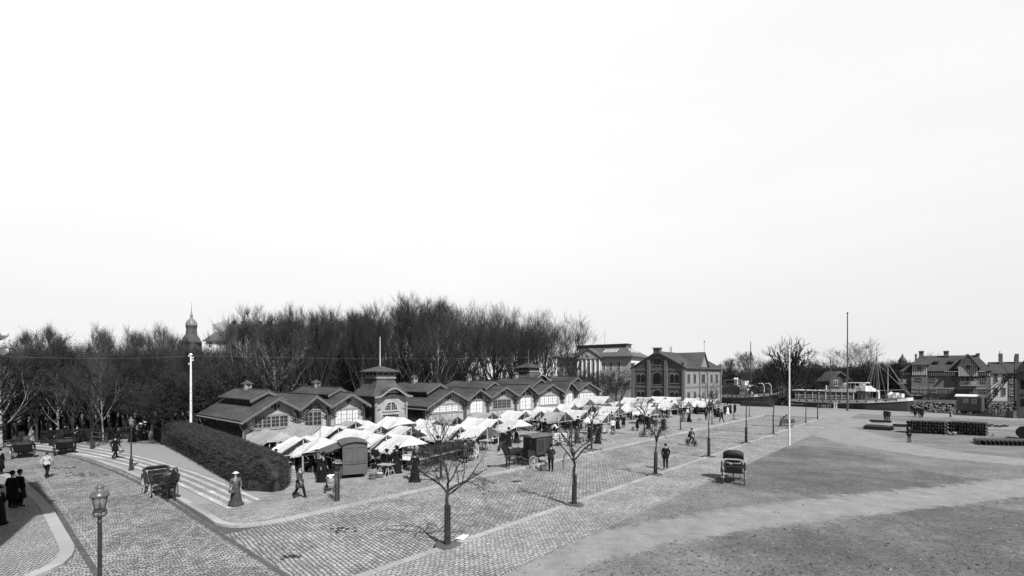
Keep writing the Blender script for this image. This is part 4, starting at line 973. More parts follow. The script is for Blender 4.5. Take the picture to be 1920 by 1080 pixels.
def put(protos, px, Z, topy, label, group, name_cat='tree', wid=1.0, z=0):
    p = at(px, Z, z); H = HT(topy, Z)-z; pr = rt.choice(protos); h0 = {id(x): 20 for x in park+vase}.get(id(pr), 15 if pr in birch else 10)
    k = H/h0; w_ = k*wid*rt.uniform(.9, 1.15)
    return dup(pr, p, rt.uniform(0, 6.28), label, group, name_cat, (w_, w_, k))
REG = [(-999, 60, 'at the far left edge of the park'), (60, 130, 'above the two open carriages at left'), (130, 210, 'above the low rail fence at left'), (210, 330, 'behind the women in pale hats'),
    (330, 430, 'around the white telegraph pole'), (430, 520, 'above the roof monitor of the first market hall'), (520, 610, 'above the narrow gable of the first market hall'), (610, 700, 'just left of the entrance pavilion flagpole'),
    (700, 780, 'just right of the entrance pavilion flagpole'), (780, 850, 'at the highest point of the park skyline'), (850, 930, 'right of the highest park crowns'), (930, 1010, 'left of the second pavilion pole'), (1010, 1400, 'at the right end of the park before the museum')]
def reg(px, kind): return [kind+' '+t_ for a_, b_, t_ in REG if a_ <= px < b_][0]
rows = [(61, 52), (68, 46), (77, 50), (87, 54)]
for j, (tt, step) in enumerate(rows):   # rows parallel to the halls
    x = -40+j*13
    while x < 1075:
        px = x+rt.uniform(-.3, .3)*step; s = SX(px, tt); Z = W(s, tt+rt.uniform(-2, 2)).y
        lim = sky_y(px)+(rt.uniform(-12, 8) if j > 1 else rt.uniform(-2, 34))
        if px > 330 or j > 0:
            if px > 870 and j < 3 and rt.random() < .6: x += step; continue
            left = px < 330
            if left: lim = rt.uniform(634, 668)
            put(birch if (left and rt.random() < .6) or rt.random() < .08 else (vase if px > 820 else park), px, Z, lim,
                reg(px, 'tall bare park tree'),
                'bare trees at the left park edge' if left else ('trees of the park wood' if px < 870 else 'spreading trees at the end of the park wood'), wid=.8 if left else .92)
        x += step*rt.uniform(.8, 1.2)
for i in range(64):                     # young growth filling the wood between the trunks
    px = -30+i*14.6+rt.uniform(-6, 6); tt = rt.uniform(66, 96); Z = W(SX(px, tt), tt).y
    put(small, px, Z, rt.uniform(640, 672) if px < 860 else rt.uniform(672, 690), reg(px, 'thin young tree deep in the wood'), 'young trees filling the park wood', wid=1.15)
for px, Z, ty in ((905, 78, 556), (960, 84, 572), (1008, 88, 574), (1040, 92, 577), (985, 96, 574), (930, 92, 566)):
    put(vase, px, Z, ty, reg(px, 'wide spreading bare tree'), 'spreading trees at the end of the park wood', wid=.85)
for px, Z, ty in ((20, 62, 632), (48, 58, 609), (92, 60, 598), (112, 68, 620), (182, 60, 596), (198, 66, 612), (240, 62, 601), (264, 70, 610), (300, 66, 594), (322, 72, 612), (150, 70, 634)):
    put(birch, px, Z, ty, reg(px, 'slender budding tree'), 'slender trees at the left park edge', wid=.62)
# slim trees beside the footway and behind the fence, at left
for px, by, ty, lab in ((172, 842, 640, 'slim straight tree standing in the slab footway beside its own shadow'), (28, 826, 655, 'slim tree at the far left edge behind the walkers'),
                        (96, 826, 612, 'tree with pale trunk behind the man in the long black coat'), (114, 818, 640, 'tree behind the open carriage, left of the fence gate'),
                        (128, 824, 632, 'thick trunked tree behind the second open carriage'), (196, 815, 606, 'leaning tree inside the low rail fence'), (57, 822, 630, 'tree behind the walkers in light coats at left')):
    p = G(px, by); put(birch if px < 60 else small, px, p.y, ty, lab, None, wid=.75)
put(vase, 305, 58, 602, 'large dark spreading tree with twisted limbs left of the white telegraph pole', None, wid=.75)
for i in range(26):                     # low saplings and undergrowth trees along the park edge
    px = -20+i*20+rt.uniform(-8, 8); Z = rt.uniform(52, 66) if px < 300 else W(SX(px, 58), 58).y
    put(small, px, Z, rt.uniform(660, 705), reg(px, 'low undergrowth sapling'), 'saplings along the park edge', 'sapling', wid=1.3)
for px, Z, ty in ((1110, 108, 690), (1080, 104, 680), (1135, 112, 684), (1165, 116, 688), (1148, 108, 700), (1060, 100, 668), (1185, 120, 696), (1120, 120, 678), (1095, 118, 672), (1155, 125, 676)):
    put(small, px, Z, ty+12, 'low bushy bare tree in front of the pale museum building', 'low trees before the museum building', wid=1.2)
# ---- trees across the water
def far(protos, px, Z, ty, lab, grp=None, wid=1, z=FZ): return put(protos, px, Z, ty, lab, grp, wid=wid, z=z)
far(park, 1395, 150, 655, 'dense rounded bare tree behind the mast of the first steamer', wid=1.2); far(vase, 1610, 150, 627, 'large fan shaped bare tree behind the tall dark pole', wid=1.3)
far(vase, 1742, 150, 655, 'bare tree top showing above the roof of the half timbered villa', wid=1.1)
for i in range(44):
    px = 1345+i*8.2+rt.uniform(-4, 4)
    if px > 1700: break
    far(small, px, rt.uniform(135, 165), rt.uniform(676, 700) if px < 1620 else rt.uniform(668, 690), ('small bare tree across the canal, '+('left of the great tree' if px < 1480 else 'between great tree and flagpole' if px < 1588 else 'behind the ship masts')), 'bare trees along the far canal bank', wid=1.7)
for px, Z, ty in ((1455, 150, 668), (1445, 140, 672), (1525, 150, 670), (1500, 140, 672), (1370, 145, 668), (1650, 145, 678), (1670, 145, 675), (1640, 150, 672), (1685, 142, 684)):
    far(park, px, Z, ty, ('mid sized bare tree across the canal, '+('left of the great tree' if px < 1480 else 'between great tree and flagpole' if px < 1588 else 'behind the ship masts')), 'mid sized trees across the canal', wid=1.4)
big = make_tree('bare_tree', '', 'tree', 97, bark=M_bark3, twigm=M_bark3, H=18, trunk=.34, spread=.55, limbs=8, levels=3, r0=.8, lr=.62, taper=.5, up=.5, twigl=1.1, twign=7, tw=.05, base=.5, kids=(4, 5), wob=.26, ratio=.62)
p = at(1487, 112); dup(big, p, .6, 'great gnarled bare tree with thick crooked limbs on the quay', None, 'tree', (HT(622, 112)/18*.86,)*2+(HT(622, 112)/18,))
# garden shrubs by the villa
for px, py in ((1741, 752), (1752, 748), (1770, 750), (1862, 748), (1880, 752), (1835, 752), (1800, 750), (1720, 752)):
    put(small, px, 122, rt.uniform(732, 742), 'low garden shrub on the bank before the villa', 'garden shrubs before the villa', 'shrub', wid=3.0, z=FZ)
# ---- young street trees: every one with its own shape
def street_tree(px, py, topy, lab, seed, lean=0, tr=.52, spread=1.15, limbs=6, guard=False, grp=None, wid=1.0):
    base = G(px, py); H = HT(topy, base.y); r0 = .095
    root = thing('street_tree', lab, 'tree', base, rt.uniform(0, 6.28), grp)
    L, T = grow(seed, H=H, trunk=tr, spread=spread, limbs=limbs, levels=2, r0=r0, lean_=.0, lr=.7, taper=.6, up=.12, twigl=.48, twign=9, tw=.011, bud=.2, base=.78, kids=(4, 5), ratio=.66, wob=.26)
    zmax = max(v[2] for v in T.v); k = H/zmax
    for mb in (L, T): mb.v = [((x)*wid+lean*max(0, z)**2*.03, y*wid, z*k) for x, y, z in mb.v]
    L.build('trunk', M_bark, root, smooth=True, fix=False); T.build('crown', M_twig, root, fix=False)
    MB().lathe([(.55, 0), (.5, .03), (.1, .05)], 12, wob=lambda th, i, z: 1+.12*math.sin(th*3+seed)).build('soil_patch', M_park, root)
    if guard:
        g = MB()
        for a in range(6): x, y = .115*math.cos(a*1.047), .115*math.sin(a*1.047); g.beam((x, y, 0), (x*.95+lean*.09, y*.95, 1.6), .03, .02)
        for z in (.35, .95, 1.5): g.path([(.12*math.cos(a*.524)+lean*z*z*.03, .12*math.sin(a*.524), z) for a in range(12)], .01, 4, closed=True)
        g.build('tree_guard', M_bark, root)
    return root
GR = 'young street trees beside the roadway'
for px, py, ty, seed, gd, lab, w_ in ((839, 1022, 788, 3, True, 'nearest young street tree with spreading bare crown, white paper beside its kerb', 1.05), (1077, 946, 762, 7, True, 'young street tree with wide low fork standing right of the horse drawn van', 1.05),
        (1229, 890, 765, 12, True, 'crooked young tree beside the man in the peaked cap', .7), (1329, 856, 700, 15, True, 'tall thin young street tree right of the cyclist', .6), (1399, 830, 668, 21, True, 'slender street tree with low sprays of twigs, third from the white flagpole', .6),
        (1450, 814, 690, 25, False, 'young street tree just left of the handcart', .8), (1482, 802, 690, 28, False, 'young street tree half hidden behind the white flagpole', .6), (1511, 793, 694, 31, False, 'thin street tree just right of the white flagpole', .6), (1533, 786, 690, 34, False, 'last street tree at the far end of the pavement', .7),
        (827, 898, 770, 41, False, 'young tree on the market kerb between shoppers and first row of stalls', .8), (1109, 843, 740, 44, False, 'young tree on the market kerb beside the two dark women', .8), (1208, 818, 735, 47, False, 'young tree on the market kerb with the bicycle leaning on it', .9),
        (1276, 806, 735, 50, False, 'young tree on the market kerb before the far stalls', .7), (1335, 795, 725, 53, False, 'young tree on the market kerb by the waiting crowd', .6), (1376, 787, 730, 56, False, 'young tree at the end of the market kerb beyond the crowd', .6), (1405, 781, 735, 59, False, 'lone young tree on the quay beyond the market kerb', .6), (1725, 784, 765, 62, False, 'leaning sapling on the quay behind the pipe stack', .8)):
    street_tree(px, py, ty, lab, seed, guard=gd, wid=w_, lean=.25 if seed == 12 else 0)
p = G(632, 940); root = thing('tree_stump', 'short bushy tree stump in an iron guard on the kerb before the baby carriage', 'tree', p)
g = MB()
for a in range(5): x, y = .14*math.cos(a*1.256), .14*math.sin(a*1.256); g.beam((x, y, 0), (x, y, 1.65), .035, .025)
for z in (.3, 1.0, 1.6): g.path([(.15*math.cos(a*.524), .15*math.sin(a*.524), z) for a in range(12)], .012, 4, closed=True)
g.build('tree_guard', M_bark2, root); g = MB(); g.path([(0, 0, 0), (.02, 0, 1), (0, .02, 1.9)], [.07, .06, .04], 6); g.build('trunk', M_bark, root)
T = MB(); r_ = random.Random(4)
for i in range(160):
    a = Vector((0, 0, r_.uniform(.1, 1.9))); d = rv(r_).normalized()*r_.uniform(.2, .42); d.z = abs(d.z)*.6; T.path([a, a+d], [.008, .003], 3, cap=False)
T.build('crown', M_twig, root)
# ================================================================ clipped hedge
M_hedge = mat('hedge_leaf', .043, var=.75, scale=2.2, rough=.9, spec=.1, detail=8)
def hedge(name, lab, A, B, wa, wb, ha, hb, n, seed, roundend=True):
    """A,B: st ends of the centre line; dense shell of leaf tufts over a solid core"""
    r = random.Random(seed); root = thing(name, lab, 'hedge', W(*A)); o = W(*A); d = (W(*B)-o); Ln = d.length; d.normalize(); s_ = Vector((d.y, -d.x, 0))
    core = MB(); K = 24; prof = 9; rings = []
    for i in range(K+1):
        k = i/K; w_ = wa+(wb-wa)*k; h = ha+(hb-ha)*k; e = 1
        if roundend: e = min(1, math.sqrt(max(0, 1-(1-min(k*Ln/1.2, 1))**2))+.12)
        ring = []
        for j in range(prof+1):
            a = math.pi*j/prof; x = math.copysign(abs(math.cos(a))**.45, math.cos(a))*w_/2*.9*e; z = (math.sin(a)**.5)*h*(.2+.78*e) if 0 < j < prof else 0
            ring.append(d*(k*Ln)+s_*x+Vector((0, 0, z)))
        rings.append(ring)
    vs = [v for rg in rings for v in rg]; m = prof+1
    fs = [(i*m+j, i*m+j+1, (i+1)*m+j+1, (i+1)*m+j) for i in range(K) for j in range(prof)]+[tuple(range(m)), tuple(K*m+j for j in range(m))]
    core.add(vs, fs); core.build('hedge_core', M_hedge, root)
    T = MB()
    for i in range(n):
        k = r.random()**1.15*K*.999; a = int(k); b = r.random()*prof*.999; c = int(b); f = k-a; g_ = b-c
        p = rings[a][c].lerp(rings[a][c+1], g_).lerp(rings[a+1][c].lerp(rings[a+1][c+1], g_), f)
        cen = d*((a+f)/K*Ln)+Vector((0, 0, min(p.z, 1.0))); out = (p-cen).normalized()
        p = p+out*(r.uniform(-.08, .12)+.07*math.sin(p.x*2.1+p.y*1.7)*math.sin(p.z*3)+(.12*r.random()**3)); dd = (out+rv(r, .9)).normalized()*r.uniform(.06, .22); x = dd.orthogonal().normalized()*r.uniform(.01, .026)
        q = len(T.v); T.v += [tuple(p-x), tuple(p+x), tuple(p+dd)]; T.f.append((q, q+1, q+2))
    T.build('foliage', M_hedge, root, fix=False); S = MB()
    for i in range(n//30):
        a = r.randint(0, K-1); c = r.randint(1, prof-1); p = rings[a][c].lerp(rings[a+1][c], r.random()); out = (p-(d*((a+.5)/K*Ln)+Vector((0, 0, min(p.z, 1))))).normalized(); dd = (out+Vector((0, 0, .4))+rv(r, .4)).normalized()*r.uniform(.15, .38)
        S.path([p, p+dd], [.008, .003], 3, cap=False)
    S.build('stray_twigs', M_twigl, root, fix=False); return root
hedge('hedge', 'long clipped dark hedge running from the street corner back towards the park', (11.9, 29.3), (14.1, 64.5), 2.6, 2.3, 1.9, 2.35, 90000, 8)
hedge('hedge', 'low dark hedge behind the group of women at the end of the gravel walk', (4.5, 68.5), (12.6, 66.8), 1.6, 1.6, 1.1, 1.1, 14000, 9, False)
# low rail fences at the park edge
M_rail = mat('fence_rail', .16, var=.3, scale=3)
def rail_fence(lab, pts, h=.95, grp=None):
    r = thing('rail_fence', lab, 'fence', G(*pts[0])); o = G(*pts[0])
    P = [G(*p)-o for p in pts]
    for a, b in zip(P, P[1:]):
        n = max(1, round((b-a).length/2.4)); rl = MB()
        for z in (h*.45, h*.95): rl.tube(a+Vector((0, 0, z)), b+Vector((0, 0, z)), .05, n=6)
        rl.build('rail', M_rail, r)
        for i in range(n+1 if b is P[-1] else n): q = a.lerp(b, i/n); MB().tube(q, q+Vector((0, 0, h)), .07, n=6).build('post', M_rail, r)
rail_fence('low rail fence across the park edge behind the walkers', [(-30, 818), (40, 816), (110, 815), (150, 816)])
rail_fence('low rail fence running right to a gate post before the hedge end', [(158, 824), (187, 828), (200, 830)])
rail_fence('low fence between the park trees farther back', [(60, 803), (150, 805), (240, 806), (280, 802)])
for px in (282, 286): p = G(px, 823); r = thing('gate_post', 'pale gate post, %s of the pair beside the hedge end' % ('left' if px == 282 else 'right'), 'post', p); MB().beam((0, 0, 0), (0, 0, .75), .14).build('post', M_pipe, r); MB().lathe([(.12, .75), (.02, .85)], 4).build('post_cap', M_pipe, r)
# ================================================================ people
M_skin = mat('skin', .34, rough=.6, var=.1)
M_c = {k: mat('cloth_'+k, g, rough=.95, var=.3, scale=7, bump=.4, bscale=18, spec=.1) for k, g in
       dict(black=.012, dark=.022, grey=.06, mid=.11, light=.24, pale=.42, white=.72, straw=.7).items()}
M_hair = mat('hair', .03, var=.3, scale=20)
M_shoe = mat('boot_leather', .012, rough=.4)
def skin(name, nodes, edges, rad, m, parent=None, sub=1, root='pel', extra=None):
    keys = list(nodes); idx = {k: i for i, k in enumerate(keys)}
    me = bpy.data.meshes.new(name); me.from_pydata([tuple(nodes[k]) for k in keys], [(idx[a], idx[b]) for a, b in edges], [])
    ob = bpy.data.objects.new(name, me); COL.objects.link(ob)
    md = ob.modifiers.new('s', 'SKIN'); md.use_smooth_shade = True; md.branch_smoothing = .3
    sv = me.skin_vertices[0].data
    for k in keys:
        q = rad[k]; sv[idx[k]].radius = (q, q) if isinstance(q, (int, float)) else q; sv[idx[k]].use_root = (k == root)
    m2 = ob.modifiers.new('u', 'SUBSURF'); m2.levels = sub; m2.render_levels = sub
    dg = bpy.context.evaluated_depsgraph_get(); dg.update()
    out = bpy.data.meshes.new_from_object(ob.evaluated_get(dg)); bpy.data.objects.remove(ob, do_unlink=True)
    out.name = name; out.materials.clear(); out.materials.append(m)
    if extra:
        v = [tuple(p.co) for p in out.vertices]; f = [tuple(p.vertices) for p in out.polygons]; o = len(v)
        v += extra.v; f += [tuple(i+o for i in q) for q in extra.f]
        out = bpy.data.meshes.new(name); out.from_pydata(v, [], f); out.materials.append(m)
    out.polygons.foreach_set('use_smooth', [True]*len(out.polygons)); out.update()
    return link(name, out, parent)
BASE = dict(pel=(0, 0, .95), wai=(0, 0, 1.10), che=(0, 0, 1.32), nb=(0, .005, 1.45), nk=(0, -.005, 1.52), h0=(0, -.02, 1.60), h1=(0, -.02, 1.70),
    sl=(.18, 0, 1.42), el=(.25, .03, 1.15), wl=(.24, -.06, .92), sr=(-.18, 0, 1.42), er=(-.25, .03, 1.15), wr=(-.24, -.06, .92),
    pl=(.09, 0, .90), kl=(.10, -.02, .50), al=(.10, .02, .09), tl=(.12, -.14, .035), pr=(-.09, 0, .90), kr=(-.10, -.02, .50), ar=(-.10, .02, .09), tr=(-.12, -.14, .035))
RB = dict(pel=(.145, .11), wai=(.125, .10), che=(.155, .115), nb=.065, nk=.052, h0=(.07, .085), h1=(.072, .085), nose=.014, sl=.062, el=.043, wl=.028, sr=.062, er=.043, wr=.028,
    pl=.088, kl=.056, al=.038, tl=.03, pr=.088, kr=.056, ar=.038, tr=.03)
def man(name, lab, pose={}, coat='jacket', hat='cap', coatm='dark', legm='dark', hatm='black', woman=False, sub=1, apron=None, skirtm=None, walk=0, carry=None, cat='person'):
    J = {k: Vector(v) for k, v in BASE.items()}
    for k, v in pose.items(): J[k] = Vector(v)
    r = thing(name, lab, cat)
    nodes = dict(J); rad = dict(RB)
    if woman: rad.update(pel=(.15, .12), wai=(.095, .085), che=(.13, .11), sl=.05, sr=.05)
    ed = [('pel', 'wai'), ('wai', 'che'), ('che', 'nb'), ('nb', 'nk'), ('nk', 'h0'), ('h0', 'h1')]
    for q in 'lr': ed += [('che', 's'+q), ('s'+q, 'e'+q), ('e'+q, 'w'+q), ('pel', 'p'+q), ('p'+q, 'k'+q), ('k'+q, 'a'+q), ('a'+q, 't'+q)]
    nodes['nose'] = J['h0']+Vector((0, -.105, .0)); ed.append(('h0', 'nose'))
    for q, sg in (('l', 1), ('r', -1)):                    # palms, four unequal curled fingers and a thumb
        d = (J['w'+q]-J['e'+q]).normalized(); side = Vector((0, -1, 0)) if abs(d.y) < .8 else Vector((0, 0, 1)); side = (side-d*side.dot(d)).normalized(); inn = d.cross(side)*(-sg)
        hp = J['w'+q]+d*.075; nodes['h'+q] = hp; rad['h'+q] = (.034, .02); ed.append(('w'+q, 'h'+q))
        for i, (o_, l) in enumerate(((-.027, .062), (-.009, .075), (.01, .07), (.027, .052))):
            a = hp+side*(-o_)*1.1+d*.035; b_ = a+d*l*.6+inn*.012; c = b_+d*l*.4+inn*.03
            for n_, p_ in ((f'f{q}{i}a', a), (f'f{q}{i}b', b_), (f'f{q}{i}c', c)): nodes[n_] = p_; rad[n_] = .0085
            ed += [('h'+q, f'f{q}{i}a'), (f'f{q}{i}a', f'f{q}{i}b'), (f'f{q}{i}b', f'f{q}{i}c')]
        nodes['th'+q] = J['w'+q]+d*.05+side*.04; nodes['tb'+q] = nodes['th'+q]+d*.045+side*.02; rad['th'+q] = rad['tb'+q] = .0095; ed += [('w'+q, 'th'+q), ('th'+q, 'tb'+q)]
    skin('body', nodes, ed, rad, M_skin, r, sub=0 if sub < 1 else 1)
    # face and hair
    hc = (J['h0']+J['h1'])/2; hr = MB(); hr.ell((hc.x, hc.y+.022, hc.z+.02), (.079, .092, .10), 10, 7)
    if woman: hr.ell((hc.x, hc.y+.10, hc.z+.0), (.055, .05, .055), 8, 5)
    hr.build('hair', M_hair, r, smooth=True)
    fc = MB()
    for sx_ in (-.03, .03): fc.ell((J['h0'].x+sx_, J['h0'].y-.083, J['h0'].z+.035), (.010, .008, .006), 6, 4)
    fc.rng(J['h0'].x-.02, J['h0'].x+.02, J['h0'].y-.088, J['h0'].y-.08, J['h0'].z-.045, J['h0'].z-.038)
    if not woman: fc.ell((J['h0'].x, J['h0'].y-.09, J['h0'].z-.026), (.028, .012, .008), 8, 4)
    fc.build('face', M_hair, r)
    # clothes
    m = lambda k: M_c[k]
    cn = {k: J[k] for k in ('pel', 'wai', 'che', 'nb', 'sl', 'el', 'wl', 'sr', 'er', 'wr')}
    cr = dict(pel=(.175, .145), wai=(.16, .135), che=(.185, .15), nb=.085, sl=.085, el=.064, wl=.048, sr=.085, er=.064, wr=.048)
    if woman: cr.update(pel=(.165, .145), wai=(.115, .105), che=(.165, .145), sl=.078, el=.06, sr=.078, er=.06, wl=.042, wr=.042, nb=.07)
    ce = [('pel', 'wai'), ('wai', 'che'), ('che', 'nb'), ('che', 'sl'), ('sl', 'el'), ('el', 'wl'), ('che', 'sr'), ('sr', 'er'), ('er', 'wr')]
    ex = None; p = J['pel']; w_ = J['wai']
    if not woman:
        z1 = {'jacket': .76, 'coat': .42, 'shirt': .90, 'overcoat': .58}[coat]; fl = {'jacket': 1.18, 'coat': 1.45, 'shirt': 1.0, 'overcoat': 1.32}[coat]
        ex = MB(); ex.lathe([(.17*fl, z1-p.z), (.18*(1+(fl-1)*.6), (z1-p.z)*.6), (.172, 0), (.15, w_.z-p.z)], 12, (p.x, p.y, p.z), 1.12, .9, wob=lambda th, i, z: 1+.05*math.sin(th*5+i))
    skin('coat' if coat != 'shirt' else 'shirt', cn, ce, cr, m(coatm), r, extra=ex)
    if woman:
        flare = .34; sk = MB(); b0 = (J['al']+J['ar'])/2
        dx = b0.x-p.x; dy = b0.y-p.y+.05
        prof = [(flare+.05, -p.z+.015), (flare*.93, -p.z+.10), (flare*.80, -p.z*.66), (.225, -p.z*.30), (.185, -.02), (.125, w_.z-p.z+.02)]
        sk.lathe(prof, 20, (p.x, p.y, p.z), 1, 1.08, wob=lambda th, i, z: 1+(.07 if i < 3 else .02)*math.sin(th*7+math.sin(th*2)*2)+(.05*walk*math.cos(th-1.5) if i < 3 else 0), shift=lambda z: (dx*min(1, -z/p.z), (dy*1.3)*min(1, max(0, -z/p.z))**1.5) if z < 0 else (0, 0))
        sk.build('skirt', m(skirtm or legm), r, smooth=True)
        if apron:
            ap = MB(); n = 8; rows_ = [(w_.z-.03, .125), (p.z-.05, .20), (.55, .30), (.22, .375)]
            vs = []
            for z, rr in rows_:
                for j in range(n+1):
                    a = R(-90-55+110*j/n); k = 1-(z/p.z if z < p.z else 1)
                    vs.append((p.x+dx*k+rr*math.cos(a)*1.02, p.y+dy*1.3*k**1.5+rr*math.sin(a)*1.1, z))
            ap.add(vs, [(i*(n+1)+j, i*(n+1)+j+1, (i+1)*(n+1)+j+1, (i+1)*(n+1)+j) for i in range(3) for j in range(n)]); ap.build('apron', m(apron), r, smooth=True)
    else:
        tn = {k: J[k] for k in ('pel', 'pl', 'kl', 'al', 'pr', 'kr', 'ar')}
        tn['pel'] = J['pel']-Vector((0, 0, .03))
        skin('trousers', tn, [('pel', 'pl'), ('pl', 'kl'), ('kl', 'al'), ('pel', 'pr'), ('pr', 'kr'), ('kr', 'ar')],
             dict(pel=(.15, .12), pl=.105, kl=.078, al=.07, pr=.105, kr=.078, ar=.07), m(legm), r)
        for q in 'lr':
            b_ = MB(); a = J['a'+q]; t_ = J['t'+q]; b_.path([a+Vector((0, .05, .03)), a+Vector((0, 0, 0)), (a+t_)/2-Vector((0, 0, .01)), t_], [.04, .055, .045, .03], 8); b_.build('boot', M_shoe, r, smooth=True)
    tp = J['h1']; c = (tp.x, tp.y+.012, tp.z+.0)
    if hat:
        h = MB()
        if hat == 'cap': h.lathe([(.088, -.005), (.105, .03), (.11, .055), (.06, .075)], 12, c); h.ell((c[0], c[1]-.10, c[2]+.0), (.07, .06, .012), 8, 4)
        elif hat == 'bowler': h.lathe([(.135, .002), (.13, .015), (.088, .012), (.092, .06), (.075, .10), (.03, .118)], 14, c)
        elif hat == 'straw': h.lathe([(.17, .01), (.17, .022), (.093, .024), (.09, .085), (.02, .092)], 16, c)
        elif hat == 'wide': h.lathe([(.20, -.005), (.205, .015), (.11, .03), (.12, .08), (.07, .12), (.02, .13)], 16, c, wob=lambda th, i, z: 1+.08*math.sin(th*3+1)); h.ell((c[0]+.05, c[1]+.05, c[2]+.11), (.09, .07, .05), 8, 5)
        elif hat == 'scarf': h.lathe([(.07, -.16), (.105, -.10), (.10, .0), (.085, .045), (.03, .075)], 12, (c[0], c[1]+.015, c[2]))
        h.build('headscarf' if hat == 'scarf' else 'hat', m(hatm), r, smooth=True)
    if carry == 'basket':
        b_ = MB(); hp = J['wl']+Vector((.04, -.03, -.12)); b_.lathe([(.13, -.30), (.17, -.28), (.2, -.08), (.17, -.085), (.14, -.27)], 12, hp, 1, .75)
    freeze(r); return r
WALK = dict(el=(.26, .12, 1.17), wl=(.25, .10, .93), er=(-.26, -.06, 1.16), wr=(-.24, -.20, .97), kl=(.10, -.16, .52), al=(.10, -.26, .12), tl=(.11, -.41, .10), kr=(-.10, .08, .50), ar=(-.10, .34, .17), tr=(-.11, .22, .04), pel=(0, 0, .93), pl=(.09, 0, .88), pr=(-.09, 0, .88))
BEND = dict(wai=(0, -.06, 1.06), che=(0, -.24, 1.22), nb=(0, -.34, 1.30), nk=(0, -.40, 1.33), h0=(0, -.46, 1.37), h1=(0, -.50, 1.45), sl=(.17, -.28, 1.27), el=(.22, -.40, 1.05), wl=(.15, -.56, .93), sr=(-.17, -.28, 1.27), er=(-.22, -.40, 1.05), wr=(-.15, -.56, .93))
TALK = dict(el=(.27, -.02, 1.17), wl=(.12, -.22, 1.13), er=(-.27, .02, 1.16), wr=(-.10, -.2, 1.04))
SIT = dict(pel=(0, 0, .12), wai=(0, .02, .28), che=(0, .02, .50), nb=(0, .0, .63), nk=(0, -.01, .70), h0=(0, -.03, .78), h1=(0, -.03, .88), sl=(.18, 0, .60), el=(.25, -.08, .36), wl=(.14, -.32, .32), sr=(-.18, 0, .60), er=(-.25, -.08, .36), wr=(-.14, -.32, .32),
    pl=(.09, -.06, .10), kl=(.14, -.46, .12), al=(.14, -.52, -.32), tl=(.15, -.66, -.38), pr=(-.09, -.06, .10), kr=(-.14, -.46, .12), ar=(-.14, -.52, -.32), tr=(-.15, -.66, -.38))
def P_(*a, **k): r = man('person', '', *a, **k); hide_proto(r); return r
PR = dict(
    ms=P_(coat='jacket', hat='cap'), mb=P_(coat='jacket', hat='bowler', pose=TALK), mc=P_(coat='coat', hat='bowler', coatm='black', legm='black'), mw=P_(pose=WALK, coat='jacket', hat='cap'), mwc=P_(pose=WALK, coat='overcoat', hat='bowler', coatm='grey', legm='black'),
    msh=P_(pose=WALK, coat='shirt', hat=None, coatm='pale', legm='black'), mbend=P_(pose=BEND, coat='jacket', hat='cap'), mshb=P_(pose=BEND, coat='shirt', hat=None, coatm='white', legm='black'),
    ws=P_(woman=True, hat='wide', coatm='dark', legm='black', pose=TALK), wsc=P_(woman=True, hat='scarf', coatm='grey', legm='dark', hatm='pale', apron='pale', pose=TALK), ww=P_(woman=True, hat='straw', coatm='mid', legm='grey', hatm='straw', pose=dict(al=(.1, -.14, .1), ar=(-.1, .18, .1)), walk=1),
    wb=P_(woman=True, hat='scarf', coatm='dark', legm='dark', hatm='mid', pose=BEND), wbk=P_(woman=True, hat='wide', coatm='black', legm='black', hatm='black'), msit=P_(pose=SIT, coat='coat', hat='bowler') if False else P_(pose=SIT, coat='shirt', hat='bowler', coatm='dark'))
def person(key, px, py, face, lab, sc_=1.0, mats=None, z=0, pos=None, group=None):
    mm = {}
    for k, v in (mats or {}).items(): mm[k] = M_c[v]
    p = pos if pos is not None else G(px, py, z)
    return dup(PR[key], p, R(face), lab, group, 'person', sc_, mm)
